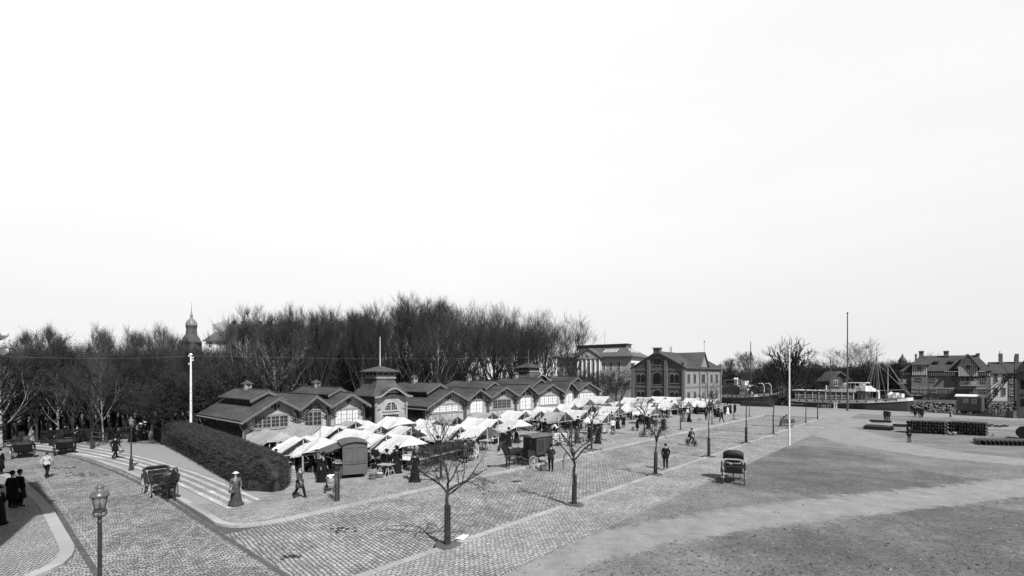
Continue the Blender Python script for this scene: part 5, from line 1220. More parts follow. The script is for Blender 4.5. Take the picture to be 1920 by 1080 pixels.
# facing: 0 = towards the camera side (-Y), 180 = away, 90 = to the right, -90 = to the left
ppl = [
 ('ww', 442, 948, 20, 'woman in pale straw hat and grey dress stepping along the slab footway', 1.0, dict(coat='mid', skirt='grey'), 0),
 ('mwc', 562, 934, 75, 'blurred man striding in a long grey overcoat across the street corner', 1.03, None, 0),
 ('mwc', 216, 860, 175, 'man in dark coat carrying a basket up the slab footway', 1.05, dict(coat='black'), 0),
 ('msh', 88, 896, 195, 'man in pale shirt sleeves walking up the cobbled cross road', 1.0, None, RZ),
 ('mc', 23, 953, 180, 'stout man in black coat, left of the pair standing in shadow', 1.08, None, 0),
 ('mc', 37, 950, 170, 'man in black coat, right of the pair standing in shadow', 1.08, None, 0),
 ('wbk', -3, 984, 90, 'figure in long dark dress cut off by the left edge, nearest the camera', 1.0, None, 0),
 ('mc', 0, 890, 90, 'dark figure cut off by the left edge beside the light slabs', 1.0, None, 0),
 ('ms', 1248, 879, 175, 'man in dark suit and peaked cap walking away by the crooked street tree', 1.05, dict(coat='black', trousers='black'), 0),
 ('mb', 1033, 884, 185, 'burly man in dark jacket walking away behind the horse drawn van', 1.12, dict(coat='dark', trousers='black'), RZ),
 ('ms', 95, 836, 170, 'man in black long coat on the slab footway between the two open carriages', 1.1, dict(coat='black'), 0),
 ('wbk', 12, 823, 20, 'woman in mid grey dress farthest left on the footway', 1.0, dict(coat='mid', skirt='mid'), 0),
 ('mc', 38, 823, 200, 'man in dark coat behind the leftmost carriage', 1.05, dict(coat='dark'), 0),
 ('ww', 59, 828, 130, 'woman in light grey coat walking right on the footway at left', 1.03, dict(coat='light', skirt='light', hat='black'), 0),
 ('wbk', 70, 823, 180, 'woman in black dress right of the woman in the light grey coat', 1.05, None, 0),
 ('ms', 107, 832, 180, 'man in dark jacket just behind the second open carriage', 1.0, None, 0),
 ('wbk', 122, 828, 170, 'woman in black with hat at the fence behind the second carriage', 1.05, None, 0),
 ('mb', 145, 831, 10, 'man in dark suit walking towards the camera right of the second carriage', 1.05, None, 0),
 ('ms', 222, 831, 20, 'boy carrying something on the gravel before the low hedge', .95, None, 0),
 ('wbk', 248, 828, 190, 'woman in black with pale hat, leftmost of the group behind the far lamp', 1.05, dict(hat='white'), 0),
 ('wsc', 257, 827, 200, 'girl in dark dress with pale scarf in the group behind the far lamp', .92, dict(apron='dark', skirt='dark'), 0),
 ('wbk', 264, 826, 170, 'woman with tall white hat in the group behind the far lamp', 1.03, dict(hat='white'), 0),
 ('wbk', 272, 825, 150, 'woman in wide black dress, rightmost of the group behind the far lamp', 1.1, dict(hat='pale'), 0),
 ('mc', 169, 810, 30, 'small dark figure standing under the park trees behind the fence', 1.0, None, 0),
 ('wb', 487, 856, 95, 'dark bending woman at the left end of the first grey canopy stall', 1.0, dict(coat='black'), 0),
 ('wb', 500, 858, 60, 'second dark bending woman under the first grey canopy', 1.0, dict(coat='black'), 0),
 ('wbk', 512, 860, 250, 'woman in dark dress under the right side of the first grey canopy', 1.0, None, 0),
 ('wbk', 606, 903, 60, 'woman in long dark skirt at the open side of the sales van', 1.05, dict(coat='black'), 0),
 ('ms', 616, 893, 20, 'man in cap serving inside the lifted flap of the sales van', 1.0, None, 0),
 ('wbk', 744, 886, 190, 'woman in long black flounced dress at the trestle by the big white canopy', 1.05, None, 0),
 ('mshb', 709, 884, 200, 'man in grey smock bending over baskets beside the sales van', 1.0, dict(shirt='mid', trousers='dark'), 0),
 ('wbk', 778, 902, 185, 'tall woman in black with basket on her arm on the market pavement', 1.06, None, 0),
 ('wsc', 781, 884, 200, 'stout woman in grey shawl just behind the tall woman in black', 1.05, dict(coat='grey', skirt='grey', apron='grey'), 0),
 ('wb', 730, 872, 20, 'stallholder stooping among goods under the big white canopy', 1.0, None, 0),
 ('mc', 872, 868, 160, 'man in long grey coat standing behind the street tree twigs', 1.0, dict(coat='grey'), 0),
 ('wsc', 893, 856, 150, 'woman in broad pale skirt beside a produce table', 1.05, dict(coat='black', skirt='pale', apron='pale'), 0),
 ('wbk', 858, 856, 180, 'woman in grey dress at the counter of evergreen branches', 1.0, dict(coat='grey', skirt='grey'), 0),
 ('mbend', 1026, 826, 70, 'man with pale cap leaning over crates left of the white covered table', 1.05, dict(hat='pale'), 0),
 ('mshb', 1044, 818, 250, 'man in white shirt leaning over the white covered table', 1.0, None, 0),
 ('wbk', 1082, 830, 200, 'woman in dark grey cloak at the produce tables', 1.08, dict(coat='grey', skirt='grey'), 0),
 ('wbk', 1106, 826, 200, 'dark woman, left of the two behind the thin market tree', 1.0, None, 0),
 ('wbk', 1121, 831, 175, 'dark woman, right of the two behind the thin market tree, umbrella in hand', 1.08, None, 0),
 ('msh', 1149, 813, 170, 'man in white shirt sleeves walking off with his arms bent', 1.05, dict(shirt='white'), 0),
 ('wbk', 1158, 804, 190, 'woman in black at the stalls right of the man in white shirt', 1.05, None, 0),
 ('mc', 1169, 802, 10, 'man in dark coat before the open fronted white stalls', 1.0, None, 0),
 ('mc', 1195, 808, 90, 'man in black suit standing in profile before a white sheet', 1.0, None, 0),
 ('wbk', 1216, 804, 150, 'woman in black right of the leaning bicycle', 1.05, dict(skirt='black'), 0),
 ('ms', 1230, 809, 190, 'man in brown grey jacket, left of two men beyond the bicycle', 1.02, dict(coat='grey', trousers='light'), 0),
 ('ms', 1244, 808, 185, 'man in dark jacket with hands on hips, right of two men beyond the bicycle', 1.04, None, 0),
 ('wsc', 1281, 791, 150, 'woman in long grey coat between the far stalls', 1.05, dict(coat='mid', skirt='mid', apron='mid', headscarf='dark'), 0),
 ('wbk', 1292, 791, 10, 'woman in black narrow waisted dress before the far stalls', 1.0, None, 0),
 ('ww', 1290, 786, 200, 'woman with large white hat and white dress behind the woman in black', 1.08, dict(coat='white', skirt='white', hat='white'), 0),
 ('mw', 1353, 792, 200, 'tall man in dark clothes striding towards the crowd', 1.08, dict(coat='black', trousers='black'), 0),
 ('mc', 1341, 784, 170, 'man in dark coat, leftmost of the waiting crowd beyond the stalls', 1.05, None, 0),
 ('wbk', 1347, 782, 150, 'dark woman in the waiting crowd left of the striding man', 1.05, None, 0),
 ('mc', 1359, 778, 190, 'bowler hatted man behind the striding man', 1.08, None, 0),
 ('wbk', 1364, 776, 20, 'woman with white apron in the crowd at the quay', 1.05, dict(skirt='white'), 0),
 ('wbk', 1369, 775, 170, 'woman in dark coat right of the woman with the white apron', 1.05, None, 0),
 ('mc', 1378, 774, 200, 'man in black coat standing alone right of the crowd', 1.05, None, 0),
 ('ms', 1324, 788, 160, 'man in dark jacket at the last white stall', 1.0, None, 0),
 ('wb', 1467, 799, 60, 'person bending over the handcart by the white flagpole', 1.1, dict(coat='mid', skirt='mid'), RZ),
 ('ms', 1660, 789, 180, 'man, left of the two standing on the low rail pile', 1.0, None, .35),
 ('ms', 1666, 790, 160, 'man, right of the two standing on the low rail pile', .97, None, .35),
 ('ms', 1705, 830, 175, 'man in dark jacket standing before the left pipe stack', 1.0, dict(trousers='mid'), 0),
 ('mw', 1710, 776, 90, 'man stepping right, leftmost of the four by the ship bow', 1.0, None, 0),
 ('mc', 1716, 781, 170, 'man in long dark coat, second of the four by the ship bow', 1.02, None, 0),
 ('ms', 1724, 781, 150, 'man in dark clothes, third of the four by the ship bow', 1.02, None, 0),
 ('mc', 1729, 782, 190, 'stout dark figure, last of the four by the ship bow', 1.0, None, 0),
 ('mw', 1782, 783, -80, 'man in light jacket striding left before the crane hut', 1.0, dict(coat='light'), 0),
]
for key, px, py, fc, lab, s_, mm, z in ppl: person(key, px, py, fc, lab, s_, mm, z)
M_wick = brickmat('wickerwork', .2, .28, .06, .05, .03, .008, vert=True, warp=.01)
def basket(p, lab, r_=.2, h=.24, fill=None, grp=None, handle=True, z=0):
    b = thing('basket', lab, 'basket', p, 0, grp); m = MB(); m.lathe([(r_*.72, 0), (r_*.9, h*.4), (r_, h), (r_*.93, h), (r_*.8, h*.3), (.02, h*.2)], 14, sy=.8); m.build('wicker_body', M_wick, b)
    if handle: hn = MB(); hn.path([(r_*math.cos(R(a)), 0, h+r_*1.1*math.sin(R(a))) for a in range(0, 181, 20)], .012, 5); hn.build('handle', M_wick, b)
    if fill:
        f = MB(); q = random.Random(int(p.x*100))
        for i in range(14): f.ell((q.uniform(-.6, .6)*r_, q.uniform(-.45, .45)*r_, h+q.uniform(-.02, .04)), (.05, .05, .045), 6, 4)
        f.build('contents', fill, b, smooth=True)
    return b
basket(G(778, 902)+Vector((.52, .05, .52)), 'wicker basket hanging from the arm of the tall woman in black')
basket(G(216, 860)+Vector((.45, .05, .48)), 'filled basket carried by the man walking up the slab footway', fill=M_c['pale'])
basket(G(442, 948)+Vector((-.02, -.32, .75)), 'flat dark basket on the arm of the woman in the straw hat', .19, .14, handle=False)
basket(G(1033, 884, RZ)+Vector((-.55, .2, .0)), 'dark bucket shaped basket standing behind the wheel of the horse drawn van', .26, .42, handle=False)
# ================================================================ horses, carriages, carts, bicycles
M_horse = mat('horse_coat', .016, rough=.45, var=.4, scale=2, spec=.5)
M_mane = mat('horse_mane', .008, rough=.8)
M_cart = mat('cart_paint', .03, rough=.4, var=.3, scale=3, spec=.5)
M_cart2 = mat('van_paint', .095, rough=.55, var=.18, scale=1.5, spec=.4)
M_vanroof = mat('van_roof_canvas', .11, var=.25, scale=2)
M_wheelp = mat('pale_wheel_paint', .36, var=.2, scale=4)
M_wheeld = mat('dark_wheel_paint', .08, var=.3, scale=4)
M_leather = mat('harness_leather', .02, rough=.35, spec=.6)
M_hood = mat('folding_hood', .03, rough=.5, var=.4, scale=4, bump=.4)
M_iron = mat('iron', .03, rough=.45, var=.4, scale=6, spec=.5)
M_wood = mat('raw_wood', .34, var=.25, scale=3, stretch=(1, 1, 4))
M_woodd = mat('dark_wood', .09, var=.3, scale=3)
def wheel(par, c, r_, m, n=12, tw=.05, tilt=0):
    w_ = MB(); ring = [(c[0]+tilt*math.sin(a), c[1]+r_*.94*math.cos(a), c[2]+r_*.94*math.sin(a)) for a in [2*math.pi*i/28 for i in range(28)]]
    w_.path(ring, tw*.62, 5, closed=True); w_.tube((c[0]-.1, c[1], c[2]), (c[0]+.1, c[1], c[2]), .075*r_/.5+.02, n=10)
    for i in range(n): a = 2*math.pi*(i+.5)/n; w_.tube((c[0], c[1]+.05*math.cos(a), c[2]+.05*math.sin(a)), (c[0]+tilt*math.sin(a), c[1]+r_*.92*math.cos(a), c[2]+r_*.92*math.sin(a)), .024, .018, 5)
    wb_ = w_.build('wheel', m, par); t = MB(); t.path([(c[0]+tilt*math.sin(a), c[1]+r_*math.cos(a), c[2]+r_*math.sin(a)) for a in [2*math.pi*i/28 for i in range(28)]], tw*.45, 4, closed=True); t.build('tyre', M_iron, wb_)
def horse(lab, loc, rz, sc_=1.0, head=0, group=None):
    """faces -Y; withers 1.5 m"""
    N_ = dict(pel=(0, .78, 1.28), rump=(0, 1.02, 1.22), loin=(0, .45, 1.22), bar=(0, .08, 1.14), che=(0, -.28, 1.20), br=(0, -.46, 1.18), n1=(head*.1, -.62, 1.42), n2=(head*.25, -.80, 1.64), pol=(head*.35, -.92, 1.78), fac=(head*.5, -1.06, 1.56), muz=(head*.6, -1.16, 1.28))
    Rr = dict(pel=(.27, .27), rump=(.2, .21), loin=(.26, .26), bar=(.29, .31), che=(.25, .30), br=(.19, .24), n1=(.16, .26), n2=(.13, .20), pol=(.11, .14), fac=(.10, .13), muz=(.08, .09))
    E = [('pel', 'rump'), ('pel', 'loin'), ('loin', 'bar'), ('bar', 'che'), ('che', 'br'), ('br', 'n1'), ('n1', 'n2'), ('n2', 'pol'), ('pol', 'fac'), ('fac', 'muz')]
    for q, x, dy in (('l', .16, .05), ('r', -.16, -.05)):
        N_.update({'hs'+q: (x, .82, 1.05), 'st'+q: (x*1.05, .70+dy, .78), 'hk'+q: (x, .98+dy, .50), 'hf'+q: (x, .92+dy, .14), 'hh'+q: (x, .88+dy, .04), 'fs'+q: (x, -.36, .98), 'fe'+q: (x, -.30-dy, .76), 'fk'+q: (x, -.34-dy, .46), 'ff'+q: (x, -.35-dy, .14), 'fh'+q: (x, -.39-dy, .04)})
        Rr.update({'hs'+q: (.15, .19), 'st'+q: (.10, .14), 'hk'+q: .052, 'hf'+q: .04, 'hh'+q: .06, 'fs'+q: (.11, .14), 'fe'+q: .085, 'fk'+q: .05, 'ff'+q: .038, 'fh'+q: .058})
        E += [('pel', 'hs'+q), ('hs'+q, 'st'+q), ('st'+q, 'hk'+q), ('hk'+q, 'hf'+q), ('hf'+q, 'hh'+q), ('che', 'fs'+q), ('fs'+q, 'fe'+q), ('fe'+q, 'fk'+q), ('fk'+q, 'ff'+q), ('ff'+q, 'fh'+q)]
        N_['ear'+q] = (N_['pol'][0]+x*.45, -.90, 1.96); Rr['ear'+q] = .022; E.append(('pol', 'ear'+q))
    h = thing('horse', lab, 'horse', loc, rz, group, sc_)
    skin('body', N_, E, Rr, M_horse, h)
    mn = MB(); q = random.Random(3)
    for i in range(40):
        f = i/39; p = Vector((head*.3*f, -.50-.42*f, 1.56+.36*f)); mn.path([p+Vector((0, .06, 0)), p+Vector((.10, .10, -.06)), p+Vector((.15, .10, -.22-q.random()*.08))], [.03, .025, .008], 4)
    mn.build('mane', M_mane, h); tl = MB(); tl.path([(0, 1.18, 1.30), (0, 1.32, 1.18), (0, 1.36, .9), (.02, 1.34, .55)], [.05, .07, .09, .03], 8); tl.build('tail', M_mane, h, smooth=True)
    hn = MB()
    hn.path([(.31*math.sin(R(a)), -.42-.05*math.cos(R(a)), 1.22+.34*math.cos(R(a))) for a in range(0, 360, 20)], .045, 6, closed=True)
    hn.path([(.31*math.sin(R(a)), .02, 1.16+.34*math.cos(R(a))) for a in range(0, 360, 20)], .022, 5, closed=True)
    for s_ in (-1, 1): hn.path([(s_*.27, -.42, 1.1), (s_*.32, .1, 1.08), (s_*.32, .8, 1.0), (s_*.33, 1.3, .95)], .018, 4)
    hn.build('harness', M_leather, h)
    br_ = MB()
    for a, b_ in ((.55, 1.72), (.75, 1.62)):
        pass
    br_.path([(head*.48+.12*math.cos(R(a)), -1.03+.06*math.sin(R(a)), 1.56+.14*math.sin(R(a))) for a in range(0, 360, 30)], .012, 4, closed=True)
    br_.path([(head*.4, -.98, 1.80), (head*.55+.10, -1.10, 1.40), (head*.2+.2, -.6, 1.36)], .012, 4); br_.build('bridle', M_leather, h); return h
def local(root_loc, rz, v): return Vector(root_loc)+Matrix.Rotation(rz, 3, 'Z') @ Vector(v)
# --- victoria carriage with hood down, facing -Y
def carriage(lab, loc, rz, wheelm, hood='down', shafts=True, sc_=1.0):
    c = thing('carriage', lab, 'carriage', loc, rz, None, sc_)
    b = MB(); b.yz([(-.35, .62), (.25, .48), (.95, .62), (1.12, 1.12), (1.02, 1.14), (.82, .78), (.2, .70), (.12, 1.02), (.02, 1.04), (-.02, .74), (-.35, .74)], -.52, .52)
    for x in (-.56, .53): b.yz([(.15, .52), (.95, .62), (1.15, 1.2), (.7, 1.14), (.3, .98), (.12, .72)], x, x+.03)
    b.yz([(-.9, .72), (-.45, .62), (-.3, .66), (-.3, .74), (-.85, .80), (-1.05, 1.15), (-1.1, 1.14)], -.42, .42)
    b.build('body', M_cart, c)
    s_ = MB(); s_.rng(-.46, .46, .45, .85, .82, .96); s_.rng(-.46, .46, .82, .98, .96, 1.24); s_.build('seat', M_leather, c)
    s_ = MB()
    if hood == 'up': s_.rng(-.44, .44, -.5, -.42, .72, .98)
    else: s_.rng(-.4, .4, -.62, -.25, 1.12, 1.22); s_.rng(-.38, .38, -.58, -.54, .78, 1.12); s_.rng(-.38, .38, -.33, -.29, .78, 1.12); s_.path([(-.42, -.25, 1.2), (-.42, -.22, 1.42), (.42, -.22, 1.42), (.42, -.25, 1.2)], .018, 5)
    s_.build('dashboard' if hood == 'up' else 'box_seat', M_leather, c)
    h = MB()
    if hood == 'down':
        for i in range(4): h.path([(-.58, .85+.04*i, 1.1), (-.6, 1.12+.11*i, 1.34-.03*i), (-.45, 1.28+.11*i, 1.40-.05*i), (.45, 1.28+.11*i, 1.40-.05*i), (.6, 1.12+.11*i, 1.34-.03*i), (.58, .85+.04*i, 1.1)], .065, 6)
    else:
        n = 7; m = 8; vs = []
        for i in range(n):
            a = R(0+i*22)
            for j in range(m+1):
                u = -1+2*j/m; z0 = 1.05; q = 1-abs(u)**4*.22
                vs.append((.62*u, .95-1.05*math.cos(a)*-1*0+(.25-1.0*math.sin(a)*.0)-.0+(-1.05*math.sin(a*.95)+.35*math.cos(a))*q*1.0, z0+(.95*math.sin(R(90)-abs(a-R(70))*.75))*q*(.35+.65*min(1, i/2.2))))
        fs = [(i*(m+1)+j, i*(m+1)+j+1, (i+1)*(m+1)+j+1, (i+1)*(m+1)+j) for i in range(n-1) for j in range(m)]
        h.add(vs, fs)
        for sgn in (-1, 1):
            side = [(.62*sgn, .98, 1.05)]+[vs[i*(m+1)+(0 if sgn < 0 else m)] for i in range(n)]
            h.add(side, [(0, i, i+1) for i in range(1, n)])
    h.build('hood', M_hood, c, smooth=hood == 'up')
    u_ = MB()
    u_.tube((-.66, .75, .50), (.66, .75, .50), .03); u_.tube((-.6, -.85, .40), (.6, -.85, .40), .03)
    for x in (-.38, .38):
        u_.path([(x, .35, .52), (x, .75, .42), (x, 1.15, .55), (x, .75, .62), (x, .35, .52)], .022, 5); u_.path([(x, -1.2, .44), (x, -.85, .36), (x, -.5, .46), (x, -.85, .56), (x, -1.2, .44)], .022, 5)
    u_.path([(0, -.85, .5), (0, -.4, .42), (0, .3, .40), (0, .75, .5)], .035, 6); u_.build('undercarriage', M_iron, c)
    for x in (-.68, .68): wheel(c, (x, .75, .52), .52, wheelm, 12); wheel(c, (x*.92, -.85, .40), .40, wheelm, 10)
    for x in (-.7, .7):
        f = MB(); f.path([(x, .75+.6*math.cos(R(a)), .52+.62*math.sin(R(a))) for a in range(20, 161, 20)], .05, 4); f.build('mudguard', M_cart, c)
        l = MB(); l.rng(x*.75-.07, x*.75+.07, -.62, -.48, 1.0, 1.2); l.lathe([(.1, 1.2), (.03, 1.3)], 4, (x*.75, -.55, 0)); l.build('lamp', M_iron, c)
    if shafts:
        s2 = MB()
        for x in (-.36, .36): s2.path([(x, -.95, .48), (x, -1.5, .75), (x*1.0, -2.2, 1.0), (x*.95, -3.2, 1.1)], .028, 5)
        s2.build('shaft', M_wheeld, c)
    return c
# a: horse and carriage facing the camera, beside the gutter
ra = R(46); hpa = G(318, 938, RZ); pa = hpa-Matrix.Rotation(ra, 3, 'Z') @ Vector((0, -2.45, 0))
carriage('small open carriage with pale wheels and folded hood parked by the slab footway', pa, ra, M_wheelp)
horse('dark bay horse with blazed face harnessed to the pale wheeled carriage', hpa, ra, 1.0, .3)
# b, c: open carriages driving away at the left
pb = G(42, 857, RZ); rb = R(228)
carriage('open carriage with pale wheels carrying passengers, leftmost on the cross road', pb, rb, M_wheelp)
horse('horse mostly hidden in front of the leftmost open carriage', local(pb, rb, (0, -2.4, 0)), rb, 1.0)
for x, y, z, lab, cm in ((-.2, .6, .92, 'passenger in grey coat on the left of the leftmost carriage', 'grey'), (.22, .6, .92, 'passenger with rug on the right of the leftmost carriage', 'dark'), (0, -.42, 1.2, 'driver on the box of the leftmost open carriage', 'dark')):
    person('msit', 0, 0, 228, lab, 1.0, dict(shirt=cm), pos=local(pb, rb, (x, y, z)))
pc = G(120, 851, RZ); rc = R(226)
carriage('black open carriage seen from behind with one passenger', pc, rc, M_wheeld)
horse('horse in front of the black open carriage seen from behind', local(pc, rc, (0, -2.4, 0)), rc, 1.0)
for x, y, z, lab in ((.22, .6, .92, 'passenger in black hat in the black open carriage'), (-.25, -.42, 1.2, 'coachman on the box of the black open carriage')):
    person('msit', 0, 0, 226, lab, 1.0, dict(shirt='black'), pos=local(pc, rc, (x, y, z)))
# d: delivery van with grazing-headed horse
pd_ = G(1000, 872, RZ); rd = ANG-R(90)-R(8)
rd = R(-47)
def van():
    c = thing('horse_van', 'black panelled horse drawn van standing in the street by the market kerb', 'van', pd_, rd)
    b = MB(); b.rng(-.72, .72, -.4, 1.45, .85, 2.25); b.build('body', M_cart, c)
    b = MB(); b.yz([(-1.15, .75), (-.4, .72), (-.4, 1.15), (-.95, 1.12), (-1.2, 1.4)], -.6, .6); b.rng(-.6, .6, -1.0, -.45, 1.15, 1.25); b.build('driver_box', M_cart, c)
    b = MB(); b.xz([(-.8, 2.25), (.8, 2.25), (.6, 2.38), (0, 2.43), (-.6, 2.38)], -.9, 1.55); b.build('roof', M_vanroof, c)
    b = MB()
    for y0, y1 in ((-.3, .5), (.6, 1.35)):
        for x in (-.74, .71): b.rng(x, x+.03, y0, y0+.04, 1.0, 2.1); b.rng(x, x+.03, y1-.04, y1, 1.0, 2.1); b.rng(x, x+.03, y0+.04, y1-.04, 1.0, 1.04); b.rng(x, x+.03, y0+.04, y1-.04, 2.06, 2.1)
    b.build('panel_moulding', M_cart2, c)
    for x in (-.75, .75): b = MB(); b.path([(x*.8, -1.0, 1.2), (x*.85, -1.05, 1.7), (x*.85, -.75, 2.25)], .02, 5); b.build('canopy_iron', M_iron, c)
    u_ = MB(); u_.tube((-.75, 1.05, .58), (.75, 1.05, .58), .035); u_.tube((-.7, -.85, .45), (.7, -.85, .45), .035); u_.rng(-.35, .35, -.9, 1.4, .62, .72)
    for x in (-.5, .5): u_.path([(x, .6, .75), (x, 1.05, .6), (x, 1.5, .75)], .03, 5); u_.path([(x, -1.25, .62), (x, -.85, .48), (x, -.5, .62)], .03, 5)
    u_.build('undercarriage', M_iron, c)
    for x in (-.84, .84): wheel(c, (x, 1.05, .60), .60, M_wheelp, 14); wheel(c, (x, -.85, .46), .46, M_wheelp, 12)
    s2 = MB()
    for x in (-.38, .38): s2.path([(x, -1.0, .55), (x, -1.6, .85), (x, -2.5, 1.05), (x, -3.4, 1.1)], .03, 5)
    s2.build('shaft', M_wheeld, c)
van()
horse('black horse with lowered head harnessed to the panelled van', local(pd_, rd, (0, -2.35, 0)), rd+R(4), 1.1, -.2)
# e: parked phaeton with raised hood, no horse
pe = G(1375, 903); re_ = R(-24)
carriage('horseless carriage with raised black hood left on the trodden field', pe, re_, M_wheelp, 'up', False, 1.0)
bl = thing('bundle', 'pale crumpled bundle lying on the seat of the horseless hooded carriage', 'bundle', local(pe, re_, (0, .55, .97)), 0); m_ = MB(); q_ = random.Random(2)
for i in range(7): m_.ell((-.36+.12*i, q_.uniform(-.08, .08), .1+q_.uniform(0, .08)), (.13, .16, .1), 8, 5)
m_.build('bundle_cloth', M_c['light'], bl, smooth=True)
# f: showman style sales van on wheels with lifted flap
pf = G(666, 897); rf_ = ANG
def sales_van():
    c = thing('sales_van', 'grey panelled market sales van with arched roof and lifted side flap', 'van', pf, 0)
    o = Vector(pf)
    # box corners from the picture: right end panel faces the street
    c.rotation_euler = (0, 0, R(26)); Wd, Lg, z0, z1 = 1.6, 2.3, .28, 2.3
    # end panel is in the local xz plane at y=0, the open side faces -x
    b = MB(); b.xz([(-Wd/2, z0), (Wd/2, z0), (Wd/2, z1), (Wd*.3, z1+.12), (0, z1+.16), (-Wd*.3, z1+.12), (-Wd/2, z1)], 0, .06); b.build('end_panel', M_cart2, c)
    b = MB(); b.rng(Wd/2-.05, Wd/2, .06, Lg, z0, z1); b.xz([(-Wd/2, z0), (Wd/2-.05, z0), (Wd/2-.05, z1), (0, z1+.14), (-Wd/2, z1)], Lg-.05, Lg); b.rng(-Wd/2, Wd/2-.05, .06, Lg-.05, z0, z0+.06); b.rng(-Wd/2, -Wd/2+.05, .06, Lg-.05, z0+.06, 1.05); b.build('body', M_cart2, c)
    b = MB(); b.xz([(-Wd/2-.12, z1), (-Wd*.3, z1+.15), (0, z1+.2), (Wd*.3, z1+.15), (Wd/2+.12, z1), (Wd/2+.12, z1-.04), (Wd*.3, z1+.11), (0, z1+.16), (-Wd*.3, z1+.11), (-Wd/2-.12, z1-.04)], -.15, Lg+.15); b.build('roof', M_vanroof, c)
    mo = MB()
    for a, b_, s0, s1 in ((-Wd/2+.1, -.1, 1.15, 2.1), (.1, Wd/2-.1, 1.15, 2.1), (-Wd/2+.05, Wd/2-.05, .95, 1.0)):
        mo.rng(a, b_, -.03, -.001, s0, s0+.04); mo.rng(a, b_, -.03, -.001, s1-.04, s1)
        mo.rng(a, a+.04, -.03, -.001, s0+.04, s1-.04); mo.rng(b_-.04, b_, -.03, -.001, s0+.04, s1-.04)
    mo.build('panel_moulding', M_cart2, c)
    fl = MB(); fl.prism([(-Wd/2, 0, z1-.16), (-Wd/2, Lg, z1-.16), (-Wd/2-1.35, Lg, z1-.62), (-Wd/2-1.35, 0, z1-.62)], 1, (0, 0, .05)); 
    for k in range(6): fl.beam((-Wd/2, Lg*k/5, z1-.09), (-Wd/2-1.35, Lg*k/5, z1-.55), .04, .04)
    fl.build('flap', M_vanroof, c); st_ = MB()
    for y in (.05, Lg-.05): st_.tube((-Wd/2, y, 1.2), (-Wd/2-1.3, y, z1-.6), .02)
    st_.build('flap_stay', M_iron, c)
    sh = MB(); sh.rng(-Wd/2-.45, -Wd/2+.1, .1, Lg-.1, 1.05, 1.1); sh.build('counter', M_wood, c)
    for y in (.1, Lg-.35): wheel(c, (-Wd/2-.08, y+.2, .42), .42, M_wheelp, 10)
    wheel(c, (Wd/2-.1, Lg-.3, .14), .14, M_iron, 6)
    gd = MB(); q = random.Random(6)
    for i in range(40): gd.ell((-Wd/2-.18+q.uniform(-.22, .22), q.uniform(.2, Lg-.2), 1.14+q.uniform(0, .05)), (.07, .07, .05), 6, 4)
    gd.build('goods', M_c['light'], c, smooth=True)
    return c
sales_van()
def pram():
    c = thing('baby_carriage', 'wicker baby carriage with white bedding before the sales van', 'pram', G(620, 922), R(15))
    b = MB(); b.lathe([(.26, .55), (.32, .62), (.36, .85), (.33, .85), (.28, .65), (.02, .6)], 14, sx=.75, sy=1.2); b.build('basket_body', M_wheelp, c)
    f = MB(); q = random.Random(5)
    for i in range(9): f.ell((q.uniform(-.14, .14), q.uniform(-.3, .3), .86+q.uniform(0, .08)), (.1, .11, .07), 7, 5)
    f.build('bedding', M_c['white'], c, smooth=True)
    for x in (-.26, .26): wheel(c, (x, .25, .27), .27, M_iron, 8, .025); wheel(c, (x, -.25, .22), .22, M_iron, 8, .025)
    h = MB(); h.path([(-.24, .35, .6), (-.26, .75, 1.0), (.26, .75, 1.0), (.24, .35, .6)], .014, 5); h.tube((-.26, .25, .27), (.26, .25, .27), .012); h.tube((-.26, -.25, .22), (.26, -.25, .22), .012); h.path([(-.2, -.25, .22), (-.2, 0, .5), (-.2, .25, .27)], .012, 4); h.path([(.2, -.25, .22), (.2, 0, .5), (.2, .25, .27)], .012, 4); h.build('frame', M_iron, c)
pram()
def handcart():
    p = G(1471, 799, RZ); c = thing('handcart', 'small dark two wheeled handcart by the white flagpole', 'cart', p+Vector((.55, 0, 0)), R(80))
    b = MB(); b.rng(-.45, .45, -.7, .7, .5, .56); 
    for x in (-.45, .42): b.rng(x, x+.03, -.7, .7, .56, .95)
    b.rng(-.42, .42, -.7, -.66, .56, .95).rng(-.42, .42, .66, .7, .56, .95); b.build('box', M_woodd, c)
    for x in (-.55, .55): wheel(c, (x, 0, .42), .42, M_wheeld, 10)
    s = MB(); 
    for x in (-.35, .35): s.tube((x, -.7, .53), (x, -1.7, .8), .025)
    s.build('shaft', M_woodd, c)
handcart()
def bicycle(lab, p, rz, tilt=0):
    c = thing('bicycle', lab, 'bicycle', p, rz); c.rotation_euler = (0, tilt, rz)
    for y in (-.52, .52): wheel(c, (0, y, .34), .34, M_iron, 16, .028)
    f = MB(); bb = (0, .06, .30); st_ = (0, .18, .85); hd = (0, -.40, .88)
    for a, b_ in ((bb, st_), (st_, hd), (bb, (0, -.42, .68)), (bb, (0, .52, .34)), (st_, (0, .52, .34)), (hd, (0, -.52, .34))): f.tube(a, b_, .016, n=6)
    f.build('frame', M_iron, c); s = MB(); s.ell((0, .20, .93), (.08, .13, .03), 8, 5); s.build('saddle', M_leather, c)
    h = MB(); h.path([(-.26, -.22, 1.0), (-.2, -.40, 1.02), (0, -.42, .98), (.2, -.40, 1.02), (.26, -.22, 1.0)], .014, 6); h.tube((0, -.40, .85), (0, -.42, .99), .016); h.build('handlebar', M_pipe, c)
    k = MB(); k.tube((-.09, .06, .3), (.09, .06, .3), .018); k.beam((.08, .06, .3), (.08, .0, .15), .02); k.beam((-.08, .06, .3), (-.08, .12, .45), .02); k.rng(.07, .16, -.04, .04, .13, .16); k.rng(-.16, -.07, .08, .16, .44, .47); k.build('pedal_crank', M_iron, c)
    return c
bp_ = G(1296, 836, RZ); rbk = R(20)
